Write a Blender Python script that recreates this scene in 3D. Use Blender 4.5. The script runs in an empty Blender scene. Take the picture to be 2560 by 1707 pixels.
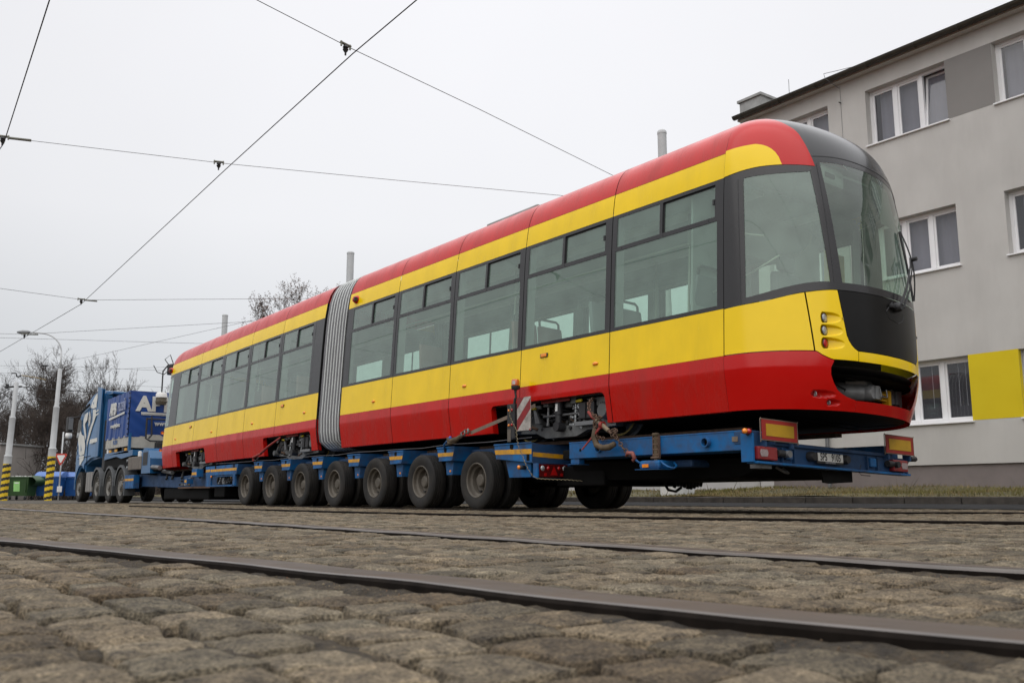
import bpy, bmesh, math, random
import numpy as np
from mathutils import Vector, Matrix
rnd = random.Random(7)
scene = bpy.context.scene
COL = scene.collection
pi = math.pi
R = math.radians

# ------------------------------------------------------------------ camera
cam_d = bpy.data.cameras.new('camera')
cam = bpy.data.objects.new('camera', cam_d)
COL.objects.link(cam)
scene.camera = cam
cam_d.sensor_width = 23.5
cam_d.lens = 23.5 * 2325.0 / 2560.0
cam_d.clip_start = 0.05
cam_d.clip_end = 3000
CAMH = 0.165
cam.location = (0, 0, CAMH)
YAW = R(36.5)
cam.rotation_euler = (R(90) + math.atan(388 / 2325.0), 0, -YAW)
cam_d.dof.use_dof = True
cam_d.dof.focus_distance = 8.5
cam_d.dof.aperture_fstop = 5.6

# ------------------------------------------------------------------ world, sun, exposure
SUN_EL, SUN_AZ = R(45), R(240)
world = bpy.data.worlds.new('World')
scene.world = world
world.use_nodes = True
wn, wl = world.node_tree.nodes, world.node_tree.links
wn.clear()
w_out = wn.new('ShaderNodeOutputWorld')
w_bg = wn.new('ShaderNodeBackground')
w_bg.inputs['Strength'].default_value = 0.1
sky = wn.new('ShaderNodeTexSky')
sky.sky_type = 'NISHITA'
sky.sun_disc = False
sky.sun_elevation = SUN_EL
sky.sun_rotation = SUN_AZ
sky.dust_density = 4
tc = wn.new('ShaderNodeTexCoord')
sep = wn.new('ShaderNodeSeparateXYZ')
wl.new(tc.outputs['Generated'], sep.inputs[0])
ramp = wn.new('ShaderNodeValToRGB')
els = ramp.color_ramp.elements
els[0].position, els[0].color = 0.0, (0.20, 0.19, 0.18, 1)
els[1].position, els[1].color = 1.0, (2.0, 2.0, 2.05, 1)
for p, c in ((0.485, (0.22, 0.21, 0.20)), (0.5, (0.54, 0.565, 0.59)), (0.56, (0.655, 0.675, 0.70)),
             (0.64, (0.82, 0.825, 0.85)), (0.75, (0.86, 0.86, 0.89)), (0.80, (1.25, 1.25, 1.28)), (0.88, (1.7, 1.7, 1.74))):
    e = els.new(p)
    e.color = (*c, 1)
mr = wn.new('ShaderNodeMapRange')
mr.inputs['From Min'].default_value = -1
wl.new(sep.outputs['Z'], mr.inputs['Value'])
wl.new(mr.outputs[0], ramp.inputs[0])
# a brighter patch of cloud to one side, and soft cloud mottling
vd = wn.new('ShaderNodeVectorMath')
vd.operation = 'DOT_PRODUCT'
vd.inputs[1].default_value = (0.72, 0.62, 0.31)
wl.new(tc.outputs['Generated'], vd.inputs[0])
mr2 = wn.new('ShaderNodeMapRange')
mr2.interpolation_type = 'SMOOTHSTEP'
mr2.inputs['From Min'].default_value = 0.45
mr2.inputs['From Max'].default_value = 1.0
mr2.inputs['To Min'].default_value = 0.90
mr2.inputs['To Max'].default_value = 1.13
wl.new(vd.outputs['Value'], mr2.inputs['Value'])
nz = wn.new('ShaderNodeTexNoise')
nz.inputs['Scale'].default_value = 1.7
nz.inputs['Detail'].default_value = 4
wl.new(tc.outputs['Generated'], nz.inputs['Vector'])
mr3 = wn.new('ShaderNodeMapRange')
mr3.inputs['To Min'].default_value = 0.91
mr3.inputs['To Max'].default_value = 1.06
wl.new(nz.outputs['Fac'], mr3.inputs['Value'])
mm = wn.new('ShaderNodeMath')
mm.operation = 'MULTIPLY'
wl.new(mr2.outputs[0], mm.inputs[0])
wl.new(mr3.outputs[0], mm.inputs[1])
mm2 = wn.new('ShaderNodeMath')
mm2.operation = 'MULTIPLY'
mm2.inputs[1].default_value = 10.0
wl.new(mm.outputs[0], mm2.inputs[0])
sc = wn.new('ShaderNodeVectorMath')
sc.operation = 'SCALE'
wl.new(ramp.outputs[0], sc.inputs[0])
wl.new(mm2.outputs[0], sc.inputs['Scale'])
mx = wn.new('ShaderNodeMixRGB')
mx.inputs['Fac'].default_value = 0.96
wl.new(sky.outputs[0], mx.inputs[1])
wl.new(sc.outputs[0], mx.inputs[2])
wl.new(mx.outputs[0], w_bg.inputs['Color'])
wl.new(w_bg.outputs[0], w_out.inputs['Surface'])

sun_d = bpy.data.lights.new('sun', 'SUN')
sun_d.energy = 1.3
sun_d.angle = R(100)
sun_d.color = (1, 0.97, 0.93)
sun = bpy.data.objects.new('sun', sun_d)
COL.objects.link(sun)
sun.rotation_euler = (R(90) - SUN_EL, 0, R(-60))
sun.location = (-30, -30, 60)

scene.render.engine = 'CYCLES'
scene.view_settings.view_transform = 'Standard'
scene.view_settings.look = 'None'
scene.view_settings.exposure = 0.0
scene.view_settings.gamma = 1.0
try:
    scene.cycles.max_bounces = 8
    scene.cycles.transparent_max_bounces = 16
    scene.cycles.glossy_bounces = 4
    scene.cycles.diffuse_bounces = 3
    scene.cycles.sample_clamp_indirect = 6
except Exception:
    pass

# ------------------------------------------------------------------ materials
MATS = {}


def mat(name, color, rough=0.6, metal=0.0, spec=0.5, coat=0.0, var=0.15, scale=3.0, bump=0.0, bscale=40.0,
        dirt=None, dirt_amt=0.0, dirt_scale=2.0, streak=False, alpha_noise=None):
    """Procedural Principled material: base colour mottled by noise, optional dirt patches or streaks, optional bump."""
    if name in MATS:
        return MATS[name]
    m = bpy.data.materials.new(name)
    m.use_nodes = True
    n, l = m.node_tree.nodes, m.node_tree.links
    b = n['Principled BSDF']
    t = n.new('ShaderNodeTexCoord')
    nz = n.new('ShaderNodeTexNoise')
    nz.inputs['Scale'].default_value = scale
    nz.inputs['Detail'].default_value = 6
    oi = n.new('ShaderNodeObjectInfo')
    ov = n.new('ShaderNodeVectorMath')
    ov.operation = 'MULTIPLY_ADD'
    ov.inputs[0].default_value = (37.0, 17.0, 29.0)
    l.new(oi.outputs['Random'], ov.inputs[1])
    l.new(t.outputs['Object'], ov.inputs[2])
    OV = ov.outputs[0]
    l.new(OV, nz.inputs['Vector'])
    rp = n.new('ShaderNodeMapRange')
    rp.inputs['From Min'].default_value = 0.3
    rp.inputs['From Max'].default_value = 0.7
    rp.inputs['To Min'].default_value = 1 - var
    rp.inputs['To Max'].default_value = 1 + var
    l.new(nz.outputs['Fac'], rp.inputs['Value'])
    v = n.new('ShaderNodeVectorMath')
    v.operation = 'SCALE'
    v.inputs[0].default_value = color
    l.new(rp.outputs[0], v.inputs['Scale'])
    out = v.outputs[0]
    if dirt:
        d = n.new('ShaderNodeTexNoise')
        d.inputs['Detail'].default_value = 8
        d.inputs['Roughness'].default_value = 0.65
        d.inputs['Scale'].default_value = dirt_scale
        if streak:
            mp = n.new('ShaderNodeMapping')
            mp.inputs['Scale'].default_value = (3, 3, 0.8)
            l.new(OV, mp.inputs[0])
            l.new(mp.outputs[0], d.inputs['Vector'])
        else:
            l.new(OV, d.inputs['Vector'])
        dm = n.new('ShaderNodeMapRange')
        dm.inputs['From Min'].default_value = 0.42
        dm.inputs['From Max'].default_value = 0.75
        dm.inputs['To Max'].default_value = dirt_amt
        l.new(d.outputs['Fac'], dm.inputs['Value'])
        mxx = n.new('ShaderNodeMixRGB')
        l.new(dm.outputs[0], mxx.inputs['Fac'])
        l.new(out, mxx.inputs[1])
        mxx.inputs[2].default_value = (*dirt, 1)
        out = mxx.outputs[0]
        rr = n.new('ShaderNodeMapRange')
        rr.inputs['To Min'].default_value = rough
        rr.inputs['To Max'].default_value = min(1, rough + 0.4)
        l.new(dm.outputs[0], rr.inputs['Value'])
        l.new(rr.outputs[0], b.inputs['Roughness'])
    else:
        b.inputs['Roughness'].default_value = rough
    l.new(out, b.inputs['Base Color'])
    b.inputs['Metallic'].default_value = metal
    b.inputs['Specular IOR Level'].default_value = spec
    if coat:
        b.inputs['Coat Weight'].default_value = coat
        b.inputs['Coat Roughness'].default_value = 0.06
    if bump:
        bn = n.new('ShaderNodeTexNoise')
        bn.inputs['Scale'].default_value = bscale
        bn.inputs['Detail'].default_value = 5
        l.new(t.outputs['Object'], bn.inputs['Vector'])
        bp = n.new('ShaderNodeBump')
        bp.inputs['Strength'].default_value = bump
        bp.inputs['Distance'].default_value = 0.02
        bn.inputs['Detail'].default_value = 5 if bscale > 10 else 1
        l.new(bn.outputs['Fac'], bp.inputs['Height'])
        l.new(bp.outputs[0], b.inputs['Normal'])
    MATS[name] = m
    return m


def glass(name, tint, haze=(0.5, 0.55, 0.52), haze_amt=0.05, refl=1.0, rough=0.01):
    m = bpy.data.materials.new(name)
    m.use_nodes = True
    n, l = m.node_tree.nodes, m.node_tree.links
    n.clear()
    o = n.new('ShaderNodeOutputMaterial')
    tr = n.new('ShaderNodeBsdfTransparent')
    tr.inputs[0].default_value = (*tint, 1)
    df = n.new('ShaderNodeBsdfDiffuse')
    df.inputs[0].default_value = (*haze, 1)
    m1 = n.new('ShaderNodeMixShader')
    t = n.new('ShaderNodeTexCoord')
    nz = n.new('ShaderNodeTexNoise')
    nz.inputs['Scale'].default_value = 5
    nz.inputs['Detail'].default_value = 6
    l.new(t.outputs['Object'], nz.inputs['Vector'])
    mr = n.new('ShaderNodeMapRange')
    mr.inputs['To Min'].default_value = haze_amt * 0.6
    mr.inputs['To Max'].default_value = haze_amt * 1.4
    l.new(nz.outputs['Fac'], mr.inputs['Value'])
    l.new(mr.outputs[0], m1.inputs[0])
    l.new(tr.outputs[0], m1.inputs[1])
    l.new(df.outputs[0], m1.inputs[2])
    gl = n.new('ShaderNodeBsdfGlossy')
    gl.inputs['Roughness'].default_value = rough
    gl.inputs[0].default_value = (refl, refl, refl, 1)
    lw = n.new('ShaderNodeLayerWeight')
    lw.inputs[0].default_value = 0.5
    pw = n.new('ShaderNodeMath')
    pw.operation = 'POWER'
    pw.inputs[1].default_value = 4.0
    l.new(lw.outputs['Facing'], pw.inputs[0])
    fr = n.new('ShaderNodeMapRange')
    fr.inputs['To Min'].default_value = 0.075
    fr.inputs['To Max'].default_value = 0.95
    l.new(pw.outputs[0], fr.inputs['Value'])
    m2 = n.new('ShaderNodeMixShader')
    l.new(fr.outputs[0], m2.inputs[0])
    l.new(m1.outputs[0], m2.inputs[1])
    l.new(gl.outputs[0], m2.inputs[2])
    l.new(m2.outputs[0], o.inputs[0])
    MATS[name] = m
    return m


RED = mat('red_paint', (0.52, 0.0040, 0.0012), 0.20, spec=0.42, var=0.05, bump=0.05, bscale=1.6, dirt=(0.25, 0.020, 0.012), dirt_amt=0.55, dirt_scale=1.0, streak=True)
YEL = mat('yellow_paint', (0.90, 0.605, 0.001), 0.20, spec=0.42, var=0.04, bump=0.05, bscale=1.6, dirt=(0.54, 0.385, 0.012), dirt_amt=0.30, dirt_scale=1.0, streak=True)
REDC = mat('clean_red_paint', (0.50, 0.002, 0.001), 0.16, spec=0.42, var=0.02, bump=0.03, bscale=1.6)
YELC = mat('clean_yellow_paint', (0.90, 0.61, 0.001), 0.16, spec=0.42, var=0.03, bump=0.03, bscale=1.6)
BLK = mat('black_gloss_panel', (0.018, 0.017, 0.018), 0.24, coat=0.15, var=0.1)
MASK = mat('black_front_mask', (0.007, 0.0065, 0.006), 0.3, spec=0.22, var=0.2)
DOME = mat('dark_grey_dome', (0.022, 0.0225, 0.024), 0.22, coat=0.2, var=0.05)
DARK = mat('dark_underframe', (0.004, 0.004, 0.004), 0.75, var=0.4, spec=0.15)
RUB = mat('rubber', (0.009, 0.0085, 0.008), 0.8, var=0.3, bump=0.15, bscale=60, dirt=(0.045, 0.038, 0.030), dirt_amt=0.7, dirt_scale=3.5)
BELL = mat('bellows_fabric', (0.16, 0.16, 0.17), 0.7, var=0.12, scale=6)
BELLE = mat('bellows_edge', (0.55, 0.57, 0.56), 0.5, var=0.08)
INT = mat('interior_lining', (0.32, 0.34, 0.33), 0.6, var=0.05)
CEIL = mat('interior_ceiling', (0.25, 0.27, 0.26), 0.5, var=0.05)
INTD = mat('interior_floor', (0.10, 0.10, 0.11), 0.7)
SEATM = mat('seat_grey', (0.16, 0.17, 0.18), 0.5)
SEATR = mat('seat_brown_red', (0.24, 0.13, 0.12), 0.6)
RAILM = mat('handrail', (0.42, 0.43, 0.36), 0.35, metal=0.4)
GLASS = glass('tram_glass', (0.72, 0.88, 0.79), haze=(0.43, 0.62, 0.52), haze_amt=0.23)
WGLASS = glass('windscreen_glass', (0.62, 0.75, 0.66), haze=(0.42, 0.54, 0.45), haze_amt=0.16)
HGLASS = glass('house_glass', (0.75, 0.76, 0.80), haze=(0.30, 0.30, 0.34), haze_amt=0.10)
AMB = mat('amber_lens', (0.85, 0.25, 0.01), 0.2, coat=0.5, var=0.1, scale=60)
REDL = mat('red_lens', (0.42, 0.008, 0.008), 0.2, coat=0.5, var=0.1, scale=60)
CLR = mat('clear_lens', (0.40, 0.42, 0.43), 0.25, metal=0.3, coat=0.6, var=0.55, scale=110)
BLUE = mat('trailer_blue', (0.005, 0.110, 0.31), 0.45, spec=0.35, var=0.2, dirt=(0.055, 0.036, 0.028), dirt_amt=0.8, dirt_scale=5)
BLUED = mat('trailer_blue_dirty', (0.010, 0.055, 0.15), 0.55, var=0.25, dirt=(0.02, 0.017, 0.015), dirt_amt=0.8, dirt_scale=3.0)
TAPE = mat('yellow_marker_tape', (0.66, 0.32, 0.010), 0.4, var=0.1, dirt=(0.16, 0.12, 0.08), dirt_amt=0.7, dirt_scale=9)
RIM = mat('wheel_rim', (0.11, 0.095, 0.075), 0.6, var=0.25, dirt=(0.04, 0.035, 0.03), dirt_amt=0.7, dirt_scale=6)
RIMC = mat('clean_rim', (0.17, 0.16, 0.145), 0.6, metal=0.2, var=0.2)
STEEL = mat('galvanised_steel', (0.19, 0.195, 0.20), 0.45, metal=0.5, var=0.15)
BOGIE = mat('bogie_grey', (0.135, 0.14, 0.14), 0.5, var=0.2, dirt=(0.03, 0.03, 0.03), dirt_amt=0.6, dirt_scale=7)
BOX = mat('black_plastic', (0.02, 0.02, 0.022), 0.55)
WHT = mat('white_paint', (0.72, 0.72, 0.71), 0.45, var=0.06)
RUST = mat('rusty_chain', (0.11, 0.065, 0.042), 0.75, metal=0.2, var=0.35, scale=20)
STRAP = mat('webbing_strap', (0.17, 0.13, 0.10), 0.9, var=0.15, scale=30)
LEATH = mat('brown_sleeve', (0.085, 0.06, 0.035), 0.85, var=0.3, scale=12)
REDST = mat('red_steel', (0.24, 0.022, 0.016), 0.55, var=0.25)
CONC = mat('pale_pole_paint', (0.46, 0.47, 0.475), 0.55, var=0.06)
BARK = mat('bark', (0.052, 0.042, 0.035), 0.95, var=0.3, scale=4)
TWIG = mat('twig', (0.050, 0.037, 0.030), 0.95, var=0.3, scale=2)
LEAFB = mat('withered_leaf', (0.085, 0.05, 0.035), 0.9, var=0.35, scale=4)
WIRE = mat('dark_wire', (0.012, 0.010, 0.012), 0.6, var=0.1)
WIREG = mat('grey_wire', (0.11, 0.11, 0.12), 0.6, var=0.1)

# ------------------------------------------------------------------ mesh builder
ORG = {}


class MB:
    def __init__(s):
        s.v, s.f, s.m, s.mats = [], [], [], []

    def mi(s, m):
        if m not in s.mats:
            s.mats.append(m)
        return s.mats.index(m)

    def add(s, vs, fs, m):
        o = len(s.v)
        s.v += [tuple(map(float, p)) for p in vs]
        k = s.mi(m)
        for f in fs:
            s.f.append(tuple(i + o for i in f))
            s.m.append(k)

    def quad(s, a, b, c, d, m):
        s.add([a, b, c, d], [(0, 1, 2, 3)], m)

    def box(s, x0, x1, y0, y1, z0, z1, m, bev=0.0):
        x0, x1 = min(x0, x1), max(x0, x1)
        y0, y1 = min(y0, y1), max(y0, y1)
        z0, z1 = min(z0, z1), max(z0, z1)
        if bev <= 0:
            vs = [(x, y, z) for z in (z0, z1) for y in (y0, y1) for x in (x0, x1)]
            s.add(vs, [(0, 2, 3, 1), (4, 5, 7, 6), (0, 1, 5, 4), (2, 6, 7, 3), (0, 4, 6, 2), (1, 3, 7, 5)], m)
            return
        b = min(bev, (x1 - x0) * .45, (y1 - y0) * .45, (z1 - z0) * .45)
        bm = bmesh.new()
        bmesh.ops.create_cube(bm, size=1)
        for v in bm.verts:
            v.co = ((x0 + x1) / 2 + v.co.x * (x1 - x0), (y0 + y1) / 2 + v.co.y * (y1 - y0), (z0 + z1) / 2 + v.co.z * (z1 - z0))
        bmesh.ops.bevel(bm, geom=list(bm.edges), offset=b, segments=2, affect='EDGES', profile=0.6)
        bm.verts.index_update()
        s.add([v.co for v in bm.verts], [[v.index for v in f.verts] for f in bm.faces], m)
        bm.free()

    def prism(s, poly, axis, a, b, m):
        """extrude 2D polygon along axis ('x': poly=(y,z); 'y': poly=(x,z); 'z': poly=(x,y)) from a to b"""
        def P(p, t):
            return {'x': (t, p[0], p[1]), 'y': (p[0], t, p[1]), 'z': (p[0], p[1], t)}[axis]
        n = len(poly)
        vs = [P(p, a) for p in poly] + [P(p, b) for p in poly]
        fs = [tuple(range(n - 1, -1, -1)), tuple(range(n, 2 * n))]
        fs += [(i, (i + 1) % n, n + (i + 1) % n, n + i) for i in range(n)]
        s.add(vs, fs, m)

    def tube(s, path, r, m, n=8, cap=True):
        path = [Vector(p) for p in path]
        rs = r if isinstance(r, (list, tuple)) else [r] * len(path)
        prev = None
        vs, fs = [], []
        for i, p in enumerate(path):
            d = (path[min(i + 1, len(path) - 1)] - path[max(i - 1, 0)])
            if d.length < 1e-9:
                d = Vector((0, 0, 1))
            d.normalize()
            if prev is None:
                up = Vector((0, 0, 1)) if abs(d.z) < 0.9 else Vector((1, 0, 0))
                u = d.cross(up).normalized()
            else:
                u = (prev - d * prev.dot(d))
                u = u.normalized() if u.length > 1e-6 else d.orthogonal().normalized()
            prev = u
            w = d.cross(u)
            for k in range(n):
                a = 2 * pi * k / n
                vs.append(p + (u * math.cos(a) + w * math.sin(a)) * rs[i])
        for i in range(len(path) - 1):
            for k in range(n):
                fs.append((i * n + k, i * n + (k + 1) % n, (i + 1) * n + (k + 1) % n, (i + 1) * n + k))
        if cap:
            fs.append(tuple(range(n - 1, -1, -1)))
            fs.append(tuple((len(path) - 1) * n + k for k in range(n)))
        s.add(vs, fs, m)

    def lathe(s, prof, c, axis, m, n=24, a0=0.0, a1=2 * pi):
        """revolve profile [(radius, offset along axis)] about axis through c"""
        full = abs(a1 - a0 - 2 * pi) < 1e-6
        k = n if full else n + 1
        vs = []
        for (r, t) in prof:
            for i in range(k):
                a = a0 + (a1 - a0) * i / n
                ca, sa = r * math.cos(a), r * math.sin(a)
                vs.append({'x': (c[0] + t, c[1] + ca, c[2] + sa), 'y': (c[0] + ca, c[1] + t, c[2] + sa), 'z': (c[0] + ca, c[1] + sa, c[2] + t)}[axis])
        fs = []
        for j in range(len(prof) - 1):
            for i in range(n):
                i2 = (i + 1) % k if full else i + 1
                fs.append((j * k + i, j * k + i2, (j + 1) * k + i2, (j + 1) * k + i))
        s.add(vs, fs, m)

    def grid(s, fn, nu, nv, m, mfn=None):
        vs = [fn(i / nu, j / nv) for j in range(nv + 1) for i in range(nu + 1)]
        o = len(s.v)
        s.v += [tuple(map(float, p)) for p in vs]
        for j in range(nv):
            for i in range(nu):
                a = o + j * (nu + 1) + i
                s.f.append((a, a + 1, a + nu + 2, a + nu + 1))
                s.m.append(s.mi(mfn((i + .5) / nu, (j + .5) / nv) if mfn else m))

    def build(s, name, parent=None, smooth=False, org=None, weld=False, angle=None):
        me = bpy.data.meshes.new(name)
        ob = bpy.data.objects.new(name, me)
        COL.objects.link(ob)
        if parent is not None:
            org = ORG[parent]
            ob.parent = parent
        else:
            org = Vector(org) if org is not None else Vector((0, 0, 0))
            ob.location = org
        ORG[ob] = org
        me.from_pydata([(x - org[0], y - org[1], z - org[2]) for x, y, z in s.v], [], s.f)
        for m in s.mats:
            me.materials.append(m)
        me.polygons.foreach_set('material_index', s.m)
        if weld:
            bm = bmesh.new()
            bm.from_mesh(me)
            bmesh.ops.remove_doubles(bm, verts=bm.verts, dist=1e-4)
            bm.to_mesh(me)
            bm.free()
        if smooth:
            me.polygons.foreach_set('use_smooth', [True] * len(me.polygons))
            if angle:
                me.set_sharp_from_angle(angle=R(angle))
        me.update()
        return ob


def tag(o, label=None, cat=None, group=None, kind=None):
    if label:
        o['label'] = label
    if cat:
        o['category'] = cat
    if group:
        o['group'] = group
    if kind:
        o['kind'] = kind
    return o


def thing(name, label, cat, loc, group=None, rot=None):
    o = bpy.data.objects.new(name, None)
    COL.objects.link(o)
    o.empty_display_size = 0.2
    o.location = loc
    if rot:
        o.rotation_euler = rot
    ORG[o] = Vector(loc)
    return tag(o, label, cat, group)


def copy_tree(o, parent=None):
    c = o.copy()
    COL.objects.link(c)
    if parent is not None:
        c.parent = parent
    for ch in list(o.children):
        copy_tree(ch, c)
    return c


def text_mb(mb, txt, size, M, m, ext=0.002, bold=0.0, sx=1.0, shear=0.0):
    """writing as real raised letters: M maps the text plane (x right, y up) into the scene"""
    cu = bpy.data.curves.new('lettering', 'FONT')
    cu.body = txt
    cu.size = size
    cu.extrude = ext
    cu.offset = bold
    cu.shear = shear
    cu.align_x = 'CENTER'
    cu.align_y = 'CENTER'
    cu.resolution_u = 3
    ob = bpy.data.objects.new('lettering', cu)
    COL.objects.link(ob)
    dg = bpy.context.evaluated_depsgraph_get()
    me = bpy.data.meshes.new_from_object(ob.evaluated_get(dg))
    vs = [M @ Vector((v.co.x * sx, v.co.y, v.co.z)) for v in me.vertices]
    mb.add(vs, [tuple(p.vertices) for p in me.polygons], m)
    bpy.data.objects.remove(ob)
    bpy.data.curves.remove(cu)
    bpy.data.meshes.remove(me)


def frame_mat(o, x, y):
    """matrix with origin o, text x axis along x, y axis along y"""
    x = Vector(x).normalized()
    y = Vector(y)
    y = (y - x * y.dot(x)).normalized()
    z = x.cross(y)
    M = Matrix((x, y, z)).transposed().to_4x4()
    M.translation = Vector(o)
    return M


def pch(xs, ys, x):
    """monotone cubic interpolation"""
    n = len(xs)
    h = [xs[i + 1] - xs[i] for i in range(n - 1)]
    d = [(ys[i + 1] - ys[i]) / h[i] for i in range(n - 1)]
    mm_ = [d[0]] + [0 if d[i - 1] * d[i] <= 0 else 3 * (h[i - 1] + h[i]) / ((2 * h[i] + h[i - 1]) / d[i - 1] + (h[i] + 2 * h[i - 1]) / d[i]) for i in range(1, n - 1)] + [d[-1]]
    i = 0
    while i < n - 2 and x > xs[i + 1]:
        i += 1
    u = (x - xs[i]) / h[i]
    u = max(0.0, min(1.0, u))
    return (1 + 2 * u) * (1 - u) ** 2 * ys[i] + u * (1 - u) ** 2 * h[i] * mm_[i] + u * u * (3 - 2 * u) * ys[i + 1] + u * u * (u - 1) * h[i] * mm_[i + 1]


def lin(xs, ys, x):
    if x <= xs[0]:
        return ys[0]
    for i in range(len(xs) - 1):
        if x <= xs[i + 1]:
            return ys[i] + (ys[i + 1] - ys[i]) * (x - xs[i]) / (xs[i + 1] - xs[i])
    return ys[-1]


def lerp(a, b, t):
    return a + (b - a) * t
# ================================================================== GROUND
def ground_mat():
    m = bpy.data.materials.new('sandy_ground')
    m.use_nodes = True
    n, l = m.node_tree.nodes, m.node_tree.links
    b = n['Principled BSDF']
    t = n.new('ShaderNodeTexCoord')
    a = n.new('ShaderNodeTexNoise')
    a.inputs['Scale'].default_value = 1.2
    a.inputs['Detail'].default_value = 8
    f = n.new('ShaderNodeTexNoise')
    f.inputs['Scale'].default_value = 180
    f.inputs['Detail'].default_value = 3
    br = n.new('ShaderNodeTexBrick')
    br.inputs['Scale'].default_value = 1.0
    br.inputs['Brick Width'].default_value = 0.19
    br.inputs['Row Height'].default_value = 0.165
    br.inputs['Mortar Size'].default_value = 0.016
    br.inputs['Color1'].default_value = (0.120, 0.102, 0.077, 1)
    br.inputs['Color2'].default_value = (0.092, 0.079, 0.060, 1)
    br.inputs['Mortar'].default_value = (0.05, 0.042, 0.034, 1)
    for q in (a, f, br):
        l.new(t.outputs['Object'], q.inputs['Vector'])
    mx = n.new('ShaderNodeMixRGB')
    mx.blend_type = 'MULTIPLY'
    mx.inputs['Fac'].default_value = 0.5
    l.new(br.outputs['Color'], mx.inputs[1])
    l.new(a.outputs['Fac'], mx.inputs[2])
    l.new(mx.outputs[0], b.inputs['Base Color'])
    b.inputs['Roughness'].default_value = 0.95
    bp = n.new('ShaderNodeBump')
    bp.inputs['Strength'].default_value = 0.5
    bp.inputs['Distance'].default_value = 0.02
    l.new(f.outputs['Fac'], bp.inputs['Height'])
    l.new(bp.outputs[0], b.inputs['Normal'])
    return m


SAND = mat('joint_sand', (0.034, 0.026, 0.017), 0.97, var=0.5, scale=14, bump=0.9, bscale=150, dirt=(0.13, 0.098, 0.058), dirt_amt=0.8, dirt_scale=45)


def stone_mat():
    m = bpy.data.materials.new('granite_setts')
    m.use_nodes = True
    n, l = m.node_tree.nodes, m.node_tree.links
    b = n['Principled BSDF']
    t = n.new('ShaderNodeTexCoord')
    at = n.new('ShaderNodeVertexColor')
    at.layer_name = 'tone'
    n1 = n.new('ShaderNodeTexNoise')
    n1.inputs['Scale'].default_value = 22
    n1.inputs['Detail'].default_value = 9
    n1.inputs['Roughness'].default_value = 0.7
    n2 = n.new('ShaderNodeTexNoise')
    n2.inputs['Scale'].default_value = 210
    n2.inputs['Detail'].default_value = 4
    n3 = n.new('ShaderNodeTexVoronoi')
    n3.inputs['Scale'].default_value = 170
    n4 = n.new('ShaderNodeTexNoise')
    n4.inputs['Scale'].default_value = 3.0
    n4.inputs['Detail'].default_value = 7
    for q in (n1, n2, n3, n4):
        l.new(t.outputs['Object'], q.inputs['Vector'])
    r1 = n.new('ShaderNodeValToRGB')
    e = r1.color_ramp.elements
    e[0].position, e[0].color = 0.30, (0.050, 0.042, 0.033, 1)
    e[1].position, e[1].color = 0.72, (0.300, 0.250, 0.168, 1)
    k = e.new(0.5)
    k.color = (0.165, 0.138, 0.095, 1)
    l.new(n1.outputs['Fac'], r1.inputs[0])
    r2 = n.new('ShaderNodeMapRange')
    r2.inputs['From Min'].default_value = 0.32
    r2.inputs['From Max'].default_value = 0.68
    r2.inputs['To Min'].default_value = 0.30
    r2.inputs['To Max'].default_value = 1.85
    l.new(n2.outputs['Fac'], r2.inputs['Value'])
    s1 = n.new('ShaderNodeVectorMath')
    s1.operation = 'SCALE'
    l.new(r1.outputs[0], s1.inputs[0])
    l.new(r2.outputs[0], s1.inputs['Scale'])
    s2 = n.new('ShaderNodeVectorMath')
    s2.operation = 'MULTIPLY'
    l.new(s1.outputs[0], s2.inputs[0])
    l.new(at.outputs['Color'], s2.inputs[1])
    # sand lying over the stones in patches
    mr = n.new('ShaderNodeMapRange')
    mr.inputs['From Min'].default_value = 0.5
    mr.inputs['From Max'].default_value = 0.72
    mr.inputs['To Max'].default_value = 0.40
    l.new(n4.outputs['Fac'], mr.inputs['Value'])
    mx = n.new('ShaderNodeMixRGB')
    l.new(mr.outputs[0], mx.inputs['Fac'])
    l.new(s2.outputs[0], mx.inputs[1])
    mx.inputs[2].default_value = (0.175, 0.142, 0.098, 1)
    l.new(mx.outputs[0], b.inputs['Base Color'])
    b.inputs['Roughness'].default_value = 0.82
    b.inputs['Specular IOR Level'].default_value = 0.3
    ad = n.new('ShaderNodeMath')
    l.new(n2.outputs['Fac'], ad.inputs[0])
    l.new(n1.outputs['Fac'], ad.inputs[1])
    bp = n.new('ShaderNodeBump')
    bp.inputs['Strength'].default_value = 1.0
    bp.inputs['Distance'].default_value = 0.008
    l.new(ad.outputs[0], bp.inputs['Height'])
    l.new(bp.outputs[0], b.inputs['Normal'])
    return m


STONE = stone_mat()
g = MB()
g.quad((-600, -400, -0.034), (900, -400, -0.034), (900, 1400, -0.034), (-600, 1400, -0.034), ground_mat())
tag(g.build('ground'), kind='structure')


def rail1x(y):
    ys = [-4, .3, .55, .68, .84, 1.07, 1.36, 1.58, 1.95, 2.45, 2.93, 3.51, 4.09, 6, 9, 14]
    xs = [2.6, 1.21, 1.148, 1.11, 1.064, 1.04, 1.006, .986, .932, .86, .775, .69, .588, .19, -.6, -2.4]
    return pch(ys, xs, y)


def rail2x(y):
    return 2.19 + 0.05 * math.sin((y - 2.0) * 0.35) * (1 if y < 9 else 0.3)


def rail3x(y):
    return pch([-2, 1, 3, 4.64, 6.68, 9.34, 12, 18], [30, 17, 12.2, 9.9, 7.83, 6.93, 6.75, 6.75], y)


def rail4x(y):
    return pch([-4, 0, 2.87, 3.94, 5.03, 5.93, 8, 12, 18], [11, 7.6, 6.12, 5.74, 5.38, 5.1, 4.75, 4.6, 4.6], y)


RAILFN = (rail1x, rail2x, rail3x, rail4x)


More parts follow.
